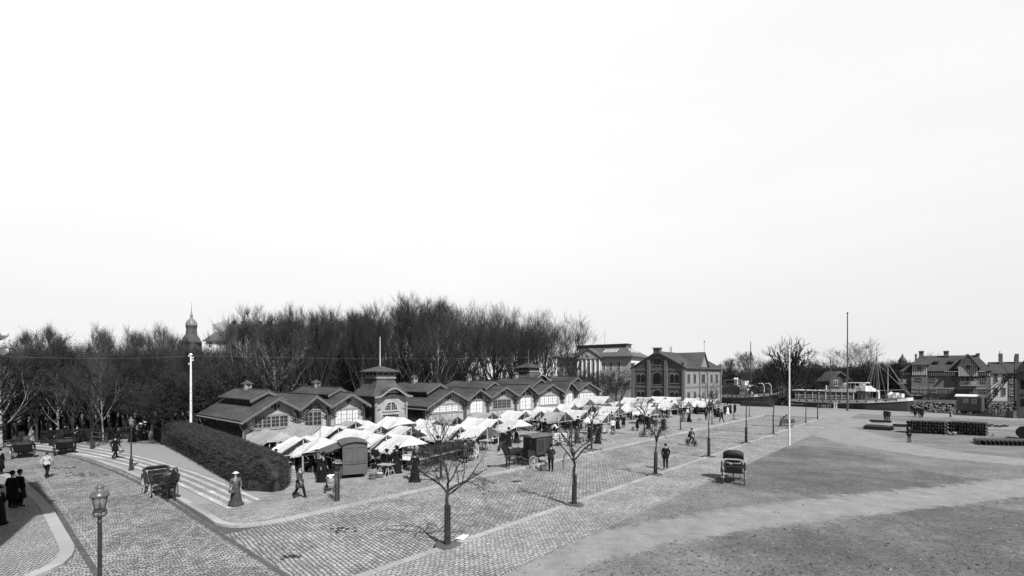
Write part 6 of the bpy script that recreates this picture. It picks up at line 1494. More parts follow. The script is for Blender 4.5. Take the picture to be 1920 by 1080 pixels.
bicycle('bicycle ridden by the man in dark suit and cap in mid street', bp_, rbk)
CYC = dict(pel=(0, .20, 1.0), wai=(0, .16, 1.14), che=(0, .04, 1.34), nb=(0, -.02, 1.47), nk=(0, -.04, 1.54), h0=(0, -.07, 1.62), h1=(0, -.08, 1.72), sl=(.18, .02, 1.44), el=(.27, -.08, 1.20), wl=(.23, -.24, 1.04), sr=(-.18, .02, 1.44), er=(-.27, -.08, 1.20), wr=(-.23, -.24, 1.04),
    pl=(.09, .18, .97), kl=(.11, -.20, .74), al=(.11, .02, .24), tl=(.11, -.12, .17), pr=(-.09, .18, .97), kr=(-.11, -.22, .90), ar=(-.11, .10, .52), tr=(-.11, -.03, .48))
cy = man('person', 'cyclist in dark suit and flat cap riding towards the camera in mid street', pose=CYC, coat='shirt', coatm='dark', legm='black'); cy.location = bp_; cy.rotation_euler = (0, 0, rbk)
bicycle('unattended bicycle leaning against the young tree on the market kerb', G(1213, 820), R(75), .12)
# ================================================================ market stalls
def canvasmat(name, g):                 # sewn breadths of cloth with seams, creases and old stains
    m = brickmat(name, g*.97, g*1.03, g*.72, .75, 40, .012, warp=.015, var=.16, vscale=1.1, bump=0, offs=0, rough=.9)
    t = m.node_tree; b = t.nodes['Principled BSDF']; tcn = N(t, 'ShaderNodeTexCoord'); n = N(t, 'ShaderNodeTexNoise'); n.inputs['Scale'].default_value = 3.5; n.inputs['Detail'].default_value = 4; n.inputs['Distortion'].default_value = 1.5
    mp_ = N(t, 'ShaderNodeMapping'); mp_.inputs['Scale'].default_value = (1, .35, 1); t.links.new(tcn.outputs['Object'], mp_.inputs[0]); t.links.new(mp_.outputs[0], n.inputs[0])
    bp = N(t, 'ShaderNodeBump'); bp.inputs['Strength'].default_value = .9; bp.inputs['Distance'].default_value = .2; t.links.new(n.outputs[0], bp.inputs['Height']); t.links.new(bp.outputs[0], b.inputs['Normal']); return m
M_canvas = canvasmat('white_canvas', .68); M_canvas2 = canvasmat('cream_canvas', .60); M_canvas3 = canvasmat('weathered_canvas', .64)
M_canvasg = canvasmat('grey_canvas', .36)
M_post = mat('stall_post', .42, var=.3, scale=4)
M_green = mat('dark_produce', .03, var=.6, scale=9)
M_prod = [mat('produce_a', .16, var=.5, scale=8), mat('produce_b', .3, var=.5, scale=8), mat('produce_c', .07, var=.5, scale=8)]
RS = ANG-R(90)
def stall(i, px1, y1, px2, lab, rh=2.45, d=1.65, canvas=None, closed=False, kind='gable', zcap=None, table=True, sag=.11, flap=0, goods=None):
    q = random.Random(100+i); Z = (HC-rh)*F/(y1-YH)
    lim = zcap or (94 if px1 > 1165 else None)
    # stay in front of the hall fronts
    r1 = (px1-960)/F; zmax_t = 41.6/((U.y*0+1)*1) if False else None
    tt = ST(at(px1, Z))[1]
    if px1 < 1120 and tt > 41.9: Z *= 41.9/tt
    if lim and Z > lim: Z = lim
    rh = HT(y1, Z); P1 = at(px1, Z); r2 = (px2-960)/F; L = (r2*P1.y-P1.x)/(U.y+U.x*r2)
    eh = rh-1.02; root = thing('market_stall', lab, 'stall', P1, RS+q.uniform(-.11, .11), 'canvas roofed stalls of the open air market')
    cv = MB(); nx, ny = 14, 6; ov = .12
    j1, j2 = q.uniform(-.2, .2), q.uniform(-.2, .2)
    def P(a, b_):                       # a along the ridge 0..1, b_ -1 near eave .. 1 far eave
        x = -ov+(L+2*ov)*a+(j1 if b_ < 0 else j2)*abs(b_)*(a-.2)
        drop = (rh-eh)*abs(b_)*(1-.12*math.sin(math.pi*min(1, abs(b_))))
        z = rh-drop-sag*4*a*(1-a)*(.35+abs(b_)*.6)-sag*1.2*abs(b_)*(1-abs(b_))+q.uniform(-.02, .02)+.03*math.sin(a*11+i)*abs(b_)
        return (x, d*b_*(1.05+.05*math.sin(a*9+i)), z)
    if kind == 'gable': bs = [-1, -.8, -.6, -.4, -.2, 0, .25, .5, .75, 1]
    elif kind == 'mono': bs = [-1, -.75, -.5, -.25, 0]
    vs = [P(a/nx, b_) for b_ in bs for a in range(nx+1)]
    m = nx+1; n0 = len(bs); fs = [(j*m+a, j*m+a+1, (j+1)*m+a+1, (j+1)*m+a) for j in range(n0-1) for a in range(nx)]
    # short hanging valance along the near eave
    vs += [(v[0], v[1]-.02, v[2]-.10-q.uniform(0, .05)) for v in vs[:m]]; o = n0*m; fs += [(a, o+a, o+a+1, a+1) for a in range(nx)]
    cv.add(vs, fs)
    if closed:                          # cloth let down at the street end
        e = [P(1, b_) for b_ in bs]; k = len(cv.v); cv.v += e+[(v[0]+.02, v[1], max(v[2]-.9, .8)) for v in e]; cv.f += [(k+a, k+a+1, k+n0+a+1, k+n0+a) for a in range(n0-1)]
    if flap: 
        e = [P(1, b_) for b_ in (-1, 0, 1)]; k = len(cv.v); tip = (L+ov+flap, -.1, rh-.55); cv.v += e+[(tip[0], -d*.7, tip[2]-.1), (tip[0], d*.7, tip[2]-.1)]; cv.f += [(k, k+1, k+3), (k+1, k+4, k+3), (k+1, k+2, k+4)]
    cv.build('canopy', canvas or (M_canvas, M_canvas2, M_canvas, M_canvas3)[i % 4], root, smooth=True, fix=False)
    for x in (.02, L-.02):
        for y in (-d+.12, d-.12) if kind == 'gable' else (-d+.12, -.05):
            hgt = rh-(rh-eh)*abs(y)/d-.1; pm = MB(); pm.beam((x, y, 0), (x, y, hgt), .075); pm.build('post', M_post, root)
        bm_ = MB()
        if kind == 'gable': bm_.beam((x, -d+.05, eh-.12), (x, d-.05, eh-.12), .06); bm_.beam((x, 0, eh-.1), (x, 0, rh-.08), .06)
        bm_.beam((x, -d, eh-.06), (x, 0, rh-.07), .05)
        if kind == 'gable': bm_.beam((x, 0, rh-.07), (x, d, eh-.06), .05)
        bm_.build('roof_frame', M_post, root)
    if table:
        tz = .78; tb = MB(); y0 = -d+.25; tb.rng(.1, L-.1, y0, y0+.85, tz, tz+.04); tb.build('tabletop', M_wood if i % 3 else M_woodd, root)
        for x in (.35, L-.35):
            tr = MB()
            for y in (y0+.1, y0+.75): tr.beam((x-.16, y, 0), (x, y, tz-.001), .05); tr.beam((x+.16, y, 0), (x, y, tz-.001), .05)
            tr.beam((x, y0+.05, tz-.05), (x, y0+.8, tz-.05), .06); tr.build('trestle', M_wood if i % 3 else M_woodd, root)
        if q.random() < .55:
            cl = MB(); cl.rng(.08, L-.08, y0-.03, y0-.01, .12, tz+.03); cl.build('table_skirt', M_c['dark'] if q.random() < .8 else M_c['mid'], root)
        n = int(L*16); g = MB()
        for k in range(n):
            g.ell((q.uniform(.2, L-.2), y0+q.uniform(.08, .75), tz+.06+q.random()*.09), (q.uniform(.05, .11), q.uniform(.05, .11), q.uniform(.04, .09)), 6, 4)
        g.build('goods', goods or q.choice(M_prod), root, smooth=True)
    return root, L, rh
G1, C1 = M_canvasg, M_canvas
SN = 0
stalls = [ # px1, y1, px2, label, options
 (498, 803, 534, 'grey canvas stall nearest the hedge, dark women under it', dict(canvas=G1, flap=.5)),
 (551, 793, 600, 'steep grey sheet stall with short side flaps against the first market hall', dict(canvas=G1, kind='mono', d=1.3)),
 (553, 817, 572, 'small white stall roof left of the sagging pair behind the sales van', {}),
 (575, 816, 600, 'white sagging stall with flap just behind the sales van roof', dict(flap=.8)),
 (606, 798, 630, 'white stall between the grey sheet stall and the first row', {}),
 (631, 797, 649, 'narrow white stall behind the broad white roof in the first row', {}),
 (650, 803, 697, 'broad smooth white stall directly behind the sales van', dict(sag=.05)),
 (650, 788, 669, 'small far grey stall in front of the pale windows of the first hall', dict(canvas=G1)),
 (673, 786, 692, 'white stall before the entrance pavilion steps, left of the open ended one', dict(flap=.5)),
 (697, 796, 716, 'white stall with its framed open end showing before the entrance pavilion', {}),
 (726, 780, 751, 'highest white stall right at the doors of the entrance pavilion', dict(flap=.6)),
 (701, 812, 722, 'white stall with a dark umbrella poking out in front of it', {}),
 (729, 811, 770, 'big white front row stall with hanging corner and trestle table', dict(flap=.5, sag=.12)),
 (749, 797, 775, 'white stall with dark gable mouth behind the big front row stall', {}),
 (788, 785, 820, 'white stall before the shaded passage between the halls', {}),
 (808, 795, 858, 'long low white stall hung with evergreens, left half of a joined pair', dict(sag=.13, goods=M_green)),
 (860, 795, 910, 'long low white stall with a slanting pole, right half of a joined pair', dict(sag=.1, goods=M_green)),
 (831, 779, 859, 'grey canvas stall under the pale windows of the middle hall', dict(canvas=G1)),
 (879, 782, 908, 'white stall behind the right half of the joined pair', {}),
 (892, 772, 920, 'grey canvas stall farther back against the middle hall', dict(canvas=G1)),
 (912, 784, 934, 'white stall half hidden left of the dark gabled front stall', {}),
 (937, 783, 978, 'white front row stall with dark open gable behind the horse van', dict(flap=.6)),
 (952, 769, 984, 'low white stall before the fourth gable of the middle hall', {}),
 (984, 768, 1016, 'wide white stall curving down behind the crates and white tables', dict(sag=.14)),
 (1007, 762, 1040, 'white stall against the middle hall behind the curving one', {}),
 (1028, 771, 1058, 'grey slack canvas stall with deep sagging belly', dict(canvas=G1, sag=.22)),
 (1051, 757, 1076, 'white stall left of the grey patched one near the far hall', {}),
 (1064, 767, 1104, 'broad white stall roof with two dark slits beside the thin tree', {}),
 (1079, 758, 1108, 'grey patched stall behind the roof with two slits', dict(canvas=G1)),
 (1080, 747, 1105, 'white stall under the last gable of the far hall', {}),
 (1108, 749, 1136, 'white stall right of the last gable, second row from the back', {}),
 (1111, 742, 1143, 'backmost white stall just past the end of the market halls', {}),
 (1111, 773, 1141, 'white stall with a wooden brace over the man in white shirt', {}),
 (1130, 761, 1160, 'white stall beside the market hall end, over dark shoppers', {}),
 (1136, 752, 1160, 'white stall with a small dark notch in its middle rows', {}),
 (1171, 745, 1195, 'white back row stall left of the warehouse gable wall', {}),
 (1172, 757, 1194, 'white stall with a white sheet hung at its end', dict(closed=True)),
 (1196, 744, 1222, 'white back row stall below the warehouse pilaster', {}),
 (1198, 755, 1225, 'wide white stall behind the tree with the bicycle', {}),
 (1205, 762, 1230, 'white stall with a short open gable above the woman in black', {}),
 (1223, 743, 1246, 'white back row stall in front of the arched warehouse doorway', {}),
 (1240, 754, 1264, 'white gabled front stall with upright post left of the far kerb tree', {}),
 (1231, 748, 1258, 'white stall overlapped by the gabled front stall', {}),
 (1250, 744, 1275, 'white back row stall left of the lit warehouse front', {}),
 (1265, 751, 1290, 'white stall over the woman in the long grey coat', {}),
 (1286, 746, 1310, 'white back row stall under the lit warehouse front', {}),
 (1306, 750, 1330, 'last front stall with a low open white roof and crates under it', {}),
 (1318, 747, 1345, 'small white stall farthest right of all, behind the last front one', {}),
]
SL = []
for i, (a, b_, c, lab, kw) in enumerate(stalls):
    SL.append(stall(i, a, b_, c, lab, **kw))
# stallholders in the shade
kk = ['wsc', 'ms', 'wb', 'wbk', 'mb', 'mbend']; q = random.Random(77)
for i, (root, L, rh) in enumerate(SL):
    for n in range(4 if L > 2.2 else 3):
        k = kk[(i*2+n) % 6]; x = L*(.2+.27*n)+q.uniform(-.3, .3); y = -.35+q.uniform(-.2, .6) if n % 2 == 0 else -2.2-q.uniform(0, .5)
        dup(PR[k], local(root.location, RS, (x, y, 0)), RS+(R(0) if n % 2 == 0 else R(180))+q.uniform(-.9, .9), 'stallholder standing in the shade under a canvas roof' if n % 2 == 0 else 'shopper in dark clothes facing a stall table from the aisle',
            'stallholders under the canvas roofs' if n % 2 == 0 else 'shoppers in the market aisles', 'person', q.uniform(.95, 1.05))
# loose things on the market floor
def trestle_table(px, py, lab, rz=0, L=1.5, top=M_wood, cloth=None, bare=False):
    r = thing('trestle_table', lab, 'table', G(px, py), rz)
    MB().rng(-L/2, L/2, -.35, .35, .76, .80).build('tabletop', top, r)
    for x in (-L/2+.2, L/2-.2):
        t = MB()
        for y in (-.28, .28): t.beam((x-.18, y*1.3, 0), (x, y*.7, .759), .045); t.beam((x+.18, y*1.3, 0), (x, y*.7, .759), .045)
        t.beam((x-.1, -.25, .35), (x+.1, .25, .35), .04); t.build('trestle', top, r)
    if cloth:
        c = MB(); n = 10; c.rng(-L/2-.05, L/2+.05, -.4, .4, .802, .815)
        vs = [(-L/2-.05+(L+.1)*i/n, -.41-.03*math.sin(i*2.1), z) for z in (.81, .45+.0) for i in range(n+1)]; c.add(vs, [(i, i+1, n+2+i, n+1+i) for i in range(n)])
        cc = c.build('tablecloth', cloth, None); tag(cc, 'cloth lying on the '+lab, 'tablecloth'); cc.location = r.location; cc.rotation_euler = (0, 0, rz)
    return r
trestle_table(724, 892, 'bare pale wooden trestle table in front of the big white stall', R(-20), 1.0)
trestle_table(532, 866, 'trestle table loaded with small goods by the hedge end', R(-40), 1.3)
trestle_table(596, 884, 'pale trestle table left of the sales van flap', R(-40), 1.6)
trestle_table(768, 882, 'bench like table with white box beside the tall woman', R(-40), 1.6)
trestle_table(1039, 836, 'white covered table nearest the horse van', R(-20), 2.0, cloth=M_c['white'])
trestle_table(1056, 828, 'white covered table right behind the leaning man in white', R(-30), 1.8, cloth=M_c['white'])
trestle_table(912, 842, 'small produce table at the street end of the joined stalls', R(-40), 1.0)
trestle_table(1086, 822, 'produce table under the post of the roof with two slits', R(-30), 2.0)
trestle_table(1138, 812, 'white topped table left of the man in white shirt sleeves', R(-30), 1.4, top=M_c['white'])
wb_ = thing('box', 'white cardboard box standing on the bench beside the tall woman', 'box', G(766, 882)+Vector((0, 0, .80))); m_ = MB(); m_.rng(-.4, .4, -.25, .25, 0, .3); m_.build('box_body', M_c['white'], wb_); MB().rng(-.43, .43, -.28, .28, .3, .34).build('lid', M_c['pale'], wb_)
def crate(p, lab, rz=0, w_=.7, h=.38, fill=None, grp=None, m=None):
    r = thing('crate', lab, 'crate', p, rz, grp); b = MB()
    for y in (-.25, .23):
        for k in range(3): b.rng(-w_/2, w_/2, y, y+.02, .02+k*h/3, h/3*.85+k*h/3)
    for x in (-w_/2, w_/2-.02):
        for k in range(3): b.rng(x, x+.02, -.23, .23, .02+k*h/3, h/3*.85+k*h/3)
    b.rng(-w_/2+.02, w_/2-.02, -.23, .23, 0, .02); b.build('slats', m or M_wood, r)
    if fill:
        g = MB(); q = random.Random(int(p.x*77))
        for i in range(24): g.ell((q.uniform(-.42, .42)*w_, q.uniform(-.2, .2), h*.85+q.random()*.06), (.07, .06, .06), 6, 4)
        g.build('contents', fill, r, smooth=True)
    return r
cp_ = crate(Vector((0, 0, 0)), '', 0, fill=M_prod[0]); freeze(cp_); hide_proto(cp_); bp2 = basket(Vector((0, 0, 0)), '', .26, .3, fill=M_prod[1]); freeze(bp2); hide_proto(bp2)
q = random.Random(31)
for i, (root, L, rh) in enumerate(SL):
    for n in range(3):
        p_ = local(root.location, RS, (q.uniform(.2, max(.3, L-.2)), -1.75+q.uniform(-.35, .5), 0))
        if n < 2: dup(cp_, p_, RS+q.uniform(-.3, .3), 'slatted produce crate standing under a stall table', 'crates under the stall tables', 'crate', q.uniform(.8, 1.05))
        else: dup(bp2, p_, 0, 'round produce basket standing beside a stall table', 'baskets beside the stall tables', 'basket', q.uniform(.8, 1.2))
q = random.Random(9)
pl_names = ['beside the wheel of the sales van', 'at the feet of the man in the grey smock', 'under the corner of the big white stall', 'before the evergreen stall', 'by the broad pale skirt', 'behind the horse of the van',
            'left of the man with the pale cap', 'under the white covered table', 'beside the two dark women', 'at the foot of the hung white sheet', 'before the far woman in black', 'under the last front stall roof']
for (px, py, k), nm in zip(((694, 893, 0), (703, 891, 1), (718, 880, 0), (838, 872, 2), (905, 858, 0), (958, 850, 1), (1014, 836, 1), (1050, 834, 0), (1098, 828, 2), (1190, 806, 0), (1300, 790, 1), (1312, 789, 0)), pl_names):
    crate(G(px, py), 'slatted wooden crate of produce '+nm, q.uniform(0, 3), fill=M_prod[k])
for i, ((px, py), nm) in enumerate(zip(((690, 886), (712, 896), (699, 899), (522, 868), (585, 880), (795, 880), (822, 884), (884, 864), (1005, 840), (1068, 836), (1150, 815)), ('behind the sales van', 'among white rags by the van', 'nearest the sales van end panel', 'by the hedge end table', 'under the pale trestle table', 'behind the tall woman in black', 'by the trestle of the evergreen stall', 'beside the man in the long grey coat', 'behind the roof of the horse van', 'by the woman in the dark cloak', 'right of the man in white shirt sleeves'))):
    basket(G(px, py), 'round basket heaped with goods '+nm, .27, .3, fill=M_prod[i % 3] if i != 1 else M_c['white'])
# evergreen branches heaped on the long counter
r = thing('greenery_heap', 'bushy heap of dark evergreen branches hung under the joined white stalls', 'greenery', G(846, 866)); T = MB(); qq = random.Random(3)
cnt_ = MB()
ax = (G(902, 848)-G(800, 874))
for i in range(5000):
    f = qq.random(); p = ax*(f-.5)+Vector((qq.gauss(0, .3), qq.gauss(0, .5), qq.uniform(.25, 1.6))); dd = rv(qq).normalized()*qq.uniform(.1, .25); x = dd.orthogonal().normalized()*.03
    o = len(T.v); T.v += [tuple(p-x), tuple(p+x), tuple(p+dd)]; T.f.append((o, o+1, o+2))
T.build('branches', M_hedge, r, fix=False)
cnt_.beam(ax*-.5+Vector((-.3, -.75, .82)), ax*.5+Vector((-.3, -.75, .82)), .35, .05)
for f in (-.4, -.1, .2, .45): cnt_.beam(ax*f+Vector((-.3, -.75, 0)), ax*f+Vector((-.3, -.75, .8)), .06)
cnt_.build('counter', M_post, r)
um = thing('umbrella', 'half closed black umbrella sticking up before the big white stall', 'umbrella', G(704, 889)+Vector((0, 0, 1.45)), .5); um.rotation_euler = (R(35), R(35), 0)
MB().lathe([(.34, 0), (.30, .1), (.18, .22), (.02, .3)], 10, wob=lambda th, i, z: 1-.12*abs(math.sin(th*4))).build('canopy', M_c['black'], um); MB().tube((0, 0, -.5), (0, 0, .36), .012).build('handle', M_iron, um)
um = thing('umbrella', 'furled black umbrella held by the right one of the two dark women', 'umbrella', G(1124, 831)+Vector((.35, 0, .25))); um.rotation_euler = (0, R(-25), 0); MB().lathe([(.01, 0), (.05, .3), (.03, .65)], 8).build('canopy', M_c['black'], um); MB().tube((0, 0, .6), (0, 0, .85), .012).build('handle', M_iron, um)
pp = struct if False else None
pb_ = MB(); pb_.add([(-.28, -.16, .03), (.1, -.2, .01), (.3, .12, .10), (-.12, .2, .04), (.05, 0, .16)], [(0, 1, 4), (1, 2, 4), (2, 3, 4), (3, 0, 4), (3, 2, 1, 0)])
o = pb_.build('paper_sheet', M_c['white']); o.location = G(866, 1009); tag(o, 'crumpled white paper lying at the kerb right of the nearest street tree', 'paper')
# ================================================================ lamps, poles, ships, quay goods
M_gl = bpy.data.materials.new('lamp_glass'); M_gl.use_nodes = True; b_ = M_gl.node_tree.nodes['Principled BSDF']
b_.inputs['Base Color'].default_value = (.75, .75, .75, 1); b_.inputs['Transmission Weight'].default_value = .9; b_.inputs['Roughness'].default_value = .12; b_.inputs['IOR'].default_value = 1.1
M_copper = mat('lamp_cap', .10, rough=.35, var=.4, scale=6, spec=.6)
def gas_lamp(lab, p, H=3.85, k=1.0):
    r = thing('gas_lamp', lab, 'street lamp', p); zt = H
    MB().lathe([(.17, 0), (.17, .12), (.12, .16), (.11, .75), (.13, .8), (.075, .86), (.05, 1.0), (.045, H-1.0), (.06, H-.97), (.04, H-.93), (.055, H-.82)], 12).build('post', M_iron, r)
    b = MB(); b.lathe([(.13, H-.72), (.14, H-.70), (.13, H-.66)], 12)
    for a in range(6): th = R(a*60); b.path([(.03*math.cos(th), .03*math.sin(th), H-.84), (.12*math.cos(th), .12*math.sin(th), H-.83), (.15*math.cos(th), .15*math.sin(th), H-.76), (.13*math.cos(th), .13*math.sin(th), H-.69)], .011, 5)
    b.build('bracket', M_iron, r)
    MB().lathe([(.105, H-.665), (.165, H-.335), (.163, H-.335), (.103, H-.665)], 16).build('glass', M_gl, r, smooth=True)
    MB().lathe([(.02, H-.69), (.02, H-.6), (.035, H-.58), (.012, H-.5), (.022, H-.46), (.006, H-.38)], 8).build('burner', M_iron, r)
    MB().lathe([(.19, H-.345), (.205, H-.325), (.19, H-.29), (.15, H-.22), (.09, H-.185), (.075, H-.18), (.085, H-.12), (.09, H-.10), (.06, H-.075), (.03, H-.06), (.035, H-.03), (.01, H)], 16).build('lamp_cap', M_copper, r, smooth=True)
    return r
zl = 11.9; gas_lamp('gas street lamp in the foreground with glass lantern and copper cap', at(187, zl, 0), HT(905, zl))
p = G(246, 882); gas_lamp('gas street lamp standing on the slab footway, farther off', p, HT(781, p.y))
def pole(lab, px, py, topy, r0, m, cat='flagpole', name='flagpole', base=0, pos=None, knob=True):
    p = pos if pos is not None else G(px, py); H = HT(topy, p.y); r = thing(name, lab, cat, p)
    MB().path([(0, 0, 0), (0, 0, H*.5), (0, 0, H-.1)], [r0, r0*.85, r0*.6], 10).build('pole', m, r)
    if base: MB().lathe([(base, 0), (base*.8, .5), (base*.7, 1.6), (r0, 1.7)], 8).build('base', M_dtrim, r)
    if knob: MB().ell((0, 0, H), (r0*1.2,)*3, 8, 6).build('knob', m, r)
    return r, H
M_wp = mat('white_paint', .75, var=.1, scale=2)
pole('tall white flagpole at the edge of the pavement and the field', 1480, 835, 650, .095, M_wp)
pole('very tall dark flagpole on the quay before the steamer', 1589, 770, 587, .15, M_dtrim, base=.26)
tp, H = pole('white telegraph pole with insulators behind the long hedge', 358, 0, 665, .12, M_wp, 'telegraph pole', 'telegraph_pole', pos=W(14, 54.5))
for dx, dz in ((.2, -.35), (-.2, -.2), (-.2, -.95), (.2, -.6)):
    b = MB(); b.tube((0, 0, H+dz), (dx, 0, H+dz), .02); b.lathe([(.05, 0), (.07, .08), (.03, .14)], 8, (dx, 0, H+dz)); b.build('insulator', M_wp, tp)
tl_ = tp.location
def wire(lab, a, b, sag, r_=.022, n=24):
    o = MB().path([Vector(a).lerp(Vector(b), i/n)-Vector((0, 0, sag*4*(i/n)*(1-i/n))) for i in range(n+1)], r_, 4, cap=False).build('wire', M_pipe, fix=False); tag(o, lab, 'wire'); return o
wt = tl_+Vector((0, 0, H-.1))
wire('thin overhead wire running right from the telegraph pole before the park trees', wt, at(1190, 108, 12.6), .9, .006)
wire('thin overhead wire running left from the telegraph pole to the corner house', wt, W(-2, 29, 7.7), .25, .004)
pole('thin dark pole beside the hoist tower', 1903, 783, 667, .1, M_dtrim, 'pole', 'mooring_pole', pos=at(1902, 79.6), knob=False)
def arc_lamp():
    p = G(1557, 766); r = thing('arc_lamp', 'arc lamp with hooked bracket on a tall mast by the steamer', 'street lamp', p); H = HT(672, p.y); k = p.y/F
    m = MB(); m.tube((0, 0, 0), (0, 0, H-.4), .14, .09, 8); m.path([(0, 0, H-.5), (0, 0, H), (.12, 0, H+.28), (.4, 0, H+.36), (.62, 0, H+.15), (.62, 0, H-.35)], .045, 6); m.tube((-.6, 0, 0), (-.1, 0, H*.55), .06); m.build('mast', M_dtrim, r)
    MB().lathe([(.05, -.55), (.2, -.45), (.22, -.25), (.12, -.1), (.05, 0)], 10, (.62, 0, H-.35)).build('lamp_globe', M_wheelp, r); m = MB(); m.path([(.15, 0, H-.9), (.1, 0, H-.3), (.3, 0, H-.6), (.62, 0, H-.4)], .03, 5); m.build('bracket', M_dtrim, r)
arc_lamp()
# ---------------------------------------------------------------- steamers along the quay
M_hull = mat('black_hull', .06, rough=.45, var=.2, scale=.6, spec=.4, stretch=(1, 1, 3))
M_white = mat('ship_white', .82, rough=.5, var=.1, scale=1)
M_deckw = mat('deckhouse_brown', .10, rough=.5, var=.2, scale=2)
def qpos(px, off=0):
    r = (px-960)/F; k = U.x-U.y*r; a = 119.3+off; t = a*k/((U.y+U.x*r)-.19*k); return t
def ship(lab, pxs, pxb, off=.9, beam=4.6, hb=2.75, hs=1.75, hullz=None):
    ts, tb = qpos(pxs, off), qpos(pxb, off+.0); A = W(QS(ts)+off, ts); B = W(QS(tb)+off, tb); d = B-A; L = d.length; rz = math.atan2(d.y, d.x)
    r = thing('steamship', lab, 'ship', A, rz)
    def X(px):
        t = qpos(px, off); return (W(QS(t)+off, t)-A).dot(d.normalized())
    def ZZ(px, py): t = qpos(px, off); return HT(py, W(QS(t)+off, t).y)
    n = 28; hl = MB(); wb = MB(); secs = []
    for i in range(n+1):
        k = i/n; x = L*k
        b = beam/2*min(1, (max(0, 1-k)/.32)**.55 if k > .68 else 1)*min(1, (.55+k/.12*.45) if k < .12 else 1)
        dz = hs+(hb-hs)*max(0, (k-.35)/.65)**1.8; secs.append((x, b, dz))
    def band(mb, z0f, z1f, out=0):
        vs = []
        for x, b, dz in secs:
            for y, z in ((-b-out, z0f(dz)), (-b-out, z1f(dz)), (b+out, z1f(dz)), (b+out, z0f(dz))): vs.append((x, beam/2+y, z))
        fs = []
        for i in range(n):
            o = i*4; fs += [(o, o+4, o+5, o+1), (o+2, o+6, o+7, o+3), (o+1, o+5, o+6, o+2), (o+3, o+7, o+4, o)]
        fs += [(0, 1, 2, 3), (n*4+3, n*4+2, n*4+1, n*4)]; mb.add(vs, fs)
    band(hl, lambda z: -2.2, lambda z: z-.72); hl.build('hull', M_hull, r)
    band(wb, lambda z: z-.72, lambda z: z, .03); wb.build('bulwark', M_white, r)
    rb = MB(); 
    for sg in (-1, 1):
        rb.path([(x, beam/2+sg*(b+.06), dz+.02) for x, b, dz in secs], .06, 4); rb.path([(x, beam/2+sg*(b+.06), dz-.74) for x, b, dz in secs], .05, 4)
    rb.build('rubbing_strake', M_dtrim, r)
    for i in range(3, n-1, 2):
        x, b, dz = secs[i]
        if i > 22: pass
        p_ = MB(); p_.tube((x, beam/2-b-.06, dz-.36), (x, beam/2-b-.02, dz-.36), .17, n=10); p_.build('porthole', M_black, r)
    return r, L, X, ZZ, secs, beam
S2, L2, X2, Z2f, sec2, bm2 = ship('white topped canal steamer with awning deck and funnel moored along the quay', 1478, 1706)
def on(parent, name, m, x0, x1, y0, y1, z0, z1): return MB().rng(min(x0, x1), max(x0, x1), y0, y1, z0, z1).build(name, m, parent)
dk = 1.72
aft = on(S2, 'aft_deckhouse', M_deckw, X2(1490), X2(1546), 1.0, 3.6, dk, Z2f(1520, 734)); on(S2, 'awning', M_white, X2(1484), X2(1552), .1, 4.5, Z2f(1520, 733), Z2f(1520, 731.5))
main_ = on(S2, 'deckhouse', M_deckw, X2(1549), X2(1600), .9, 3.7, dk, Z2f(1575, 735)); on(S2, 'boat_deck', M_white, X2(1546), X2(1603), .1, 4.5, Z2f(1575, 735), Z2f(1575, 730))
pst = MB()
for px in (1497, 1509, 1523, 1535, 1547, 1557, 1567, 1578, 1590, 1600):
    pst.tube((X2(px), .15, dk), (X2(px), .15, Z2f(px, 735)), .05, n=5)
for z in (dk+.35, dk+.7, dk+1.0): pst.tube((X2(1490), .15, z), (X2(1600), .15, z), .03, n=4)
pst.build('railing', M_white, S2)
for px in (1494, 1500, 1514, 1520, 1529, 1555, 1563, 1584, 1594):
    x = X2(px); w__ = MB(); w__.rng(x-.3, x+.3, .86 if px > 1548 else .96, .9 if px > 1548 else 1.0, dk+1.0, dk+1.6); w__.build('cabin_window', M_glass, S2)
fz = Z2f(1577, 709); f_ = MB(); f_.lathe([(.42, 3.6), (.42, fz-1.0)], 14, (X2(1577), 2.3, 0)); f_.build('funnel', M_white, S2, smooth=False); MB().lathe([(.43, fz-1.0), (.45, fz-.05), (.46, fz)], 14, (X2(1577), 2.3, 0)).build('funnel_top', M_iron, S2)
MB().rng(X2(1604), X2(1619), .9, 3.7, dk, Z2f(1610, 733)).build('bridge_house', M_deckw, S2); MB().rng(X2(1602), X2(1622), .3, 4.3, Z2f(1610, 733), Z2f(1610, 724)).build('bridge_rail', M_white, S2)
wh = MB(); wh.rng(X2(1606), X2(1613), 1.5, 3.1, Z2f(1610, 724), Z2f(1610, 719)); wh.build('wheelhouse', M_white, S2); MB().rng(X2(1583), X2(1620), .8, 3.8, Z2f(1600, 718.5), Z2f(1600, 717)).build('bridge_awning', M_white, S2)
mp_ = MB()
for px in (1583, 1592, 1601, 1619): mp_.tube((X2(px), .9, Z2f(px, 732)), (X2(px), .9, Z2f(px, 718)), .04, n=5)
mp_.build('awning_post', M_white, S2)
rg = MB(); rg.path([(X2(1611)+.38*math.cos(R(a)), .26, Z2f(1611, 729)+.38*math.sin(R(a))) for a in range(0, 360, 30)], .09, 6, closed=True); rg.build('lifebuoy', M_ren, S2)
tr_ = MB(); xa, xb = X2(1622), X2(1637); zt = Z2f(1628, 724.5); zb = Z2f(1628, 734); tr_.add([(xa, .4, zb), (xb, .4, zb), (xb, 4.2, zb), (xa, 4.2, zb), (xa+.4, 2.3, zt), (xb-1.0, 2.3, zt)], [(0, 1, 5, 4), (1, 2, 5), (2, 3, 4, 5), (3, 0, 4)]); tr_.build('foredeck_tarpaulin', M_canvas, S2)
MB().rng(X2(1602), X2(1617), .0, .2, -.8, dk-.1).build('cargo_port', M_black, S2)
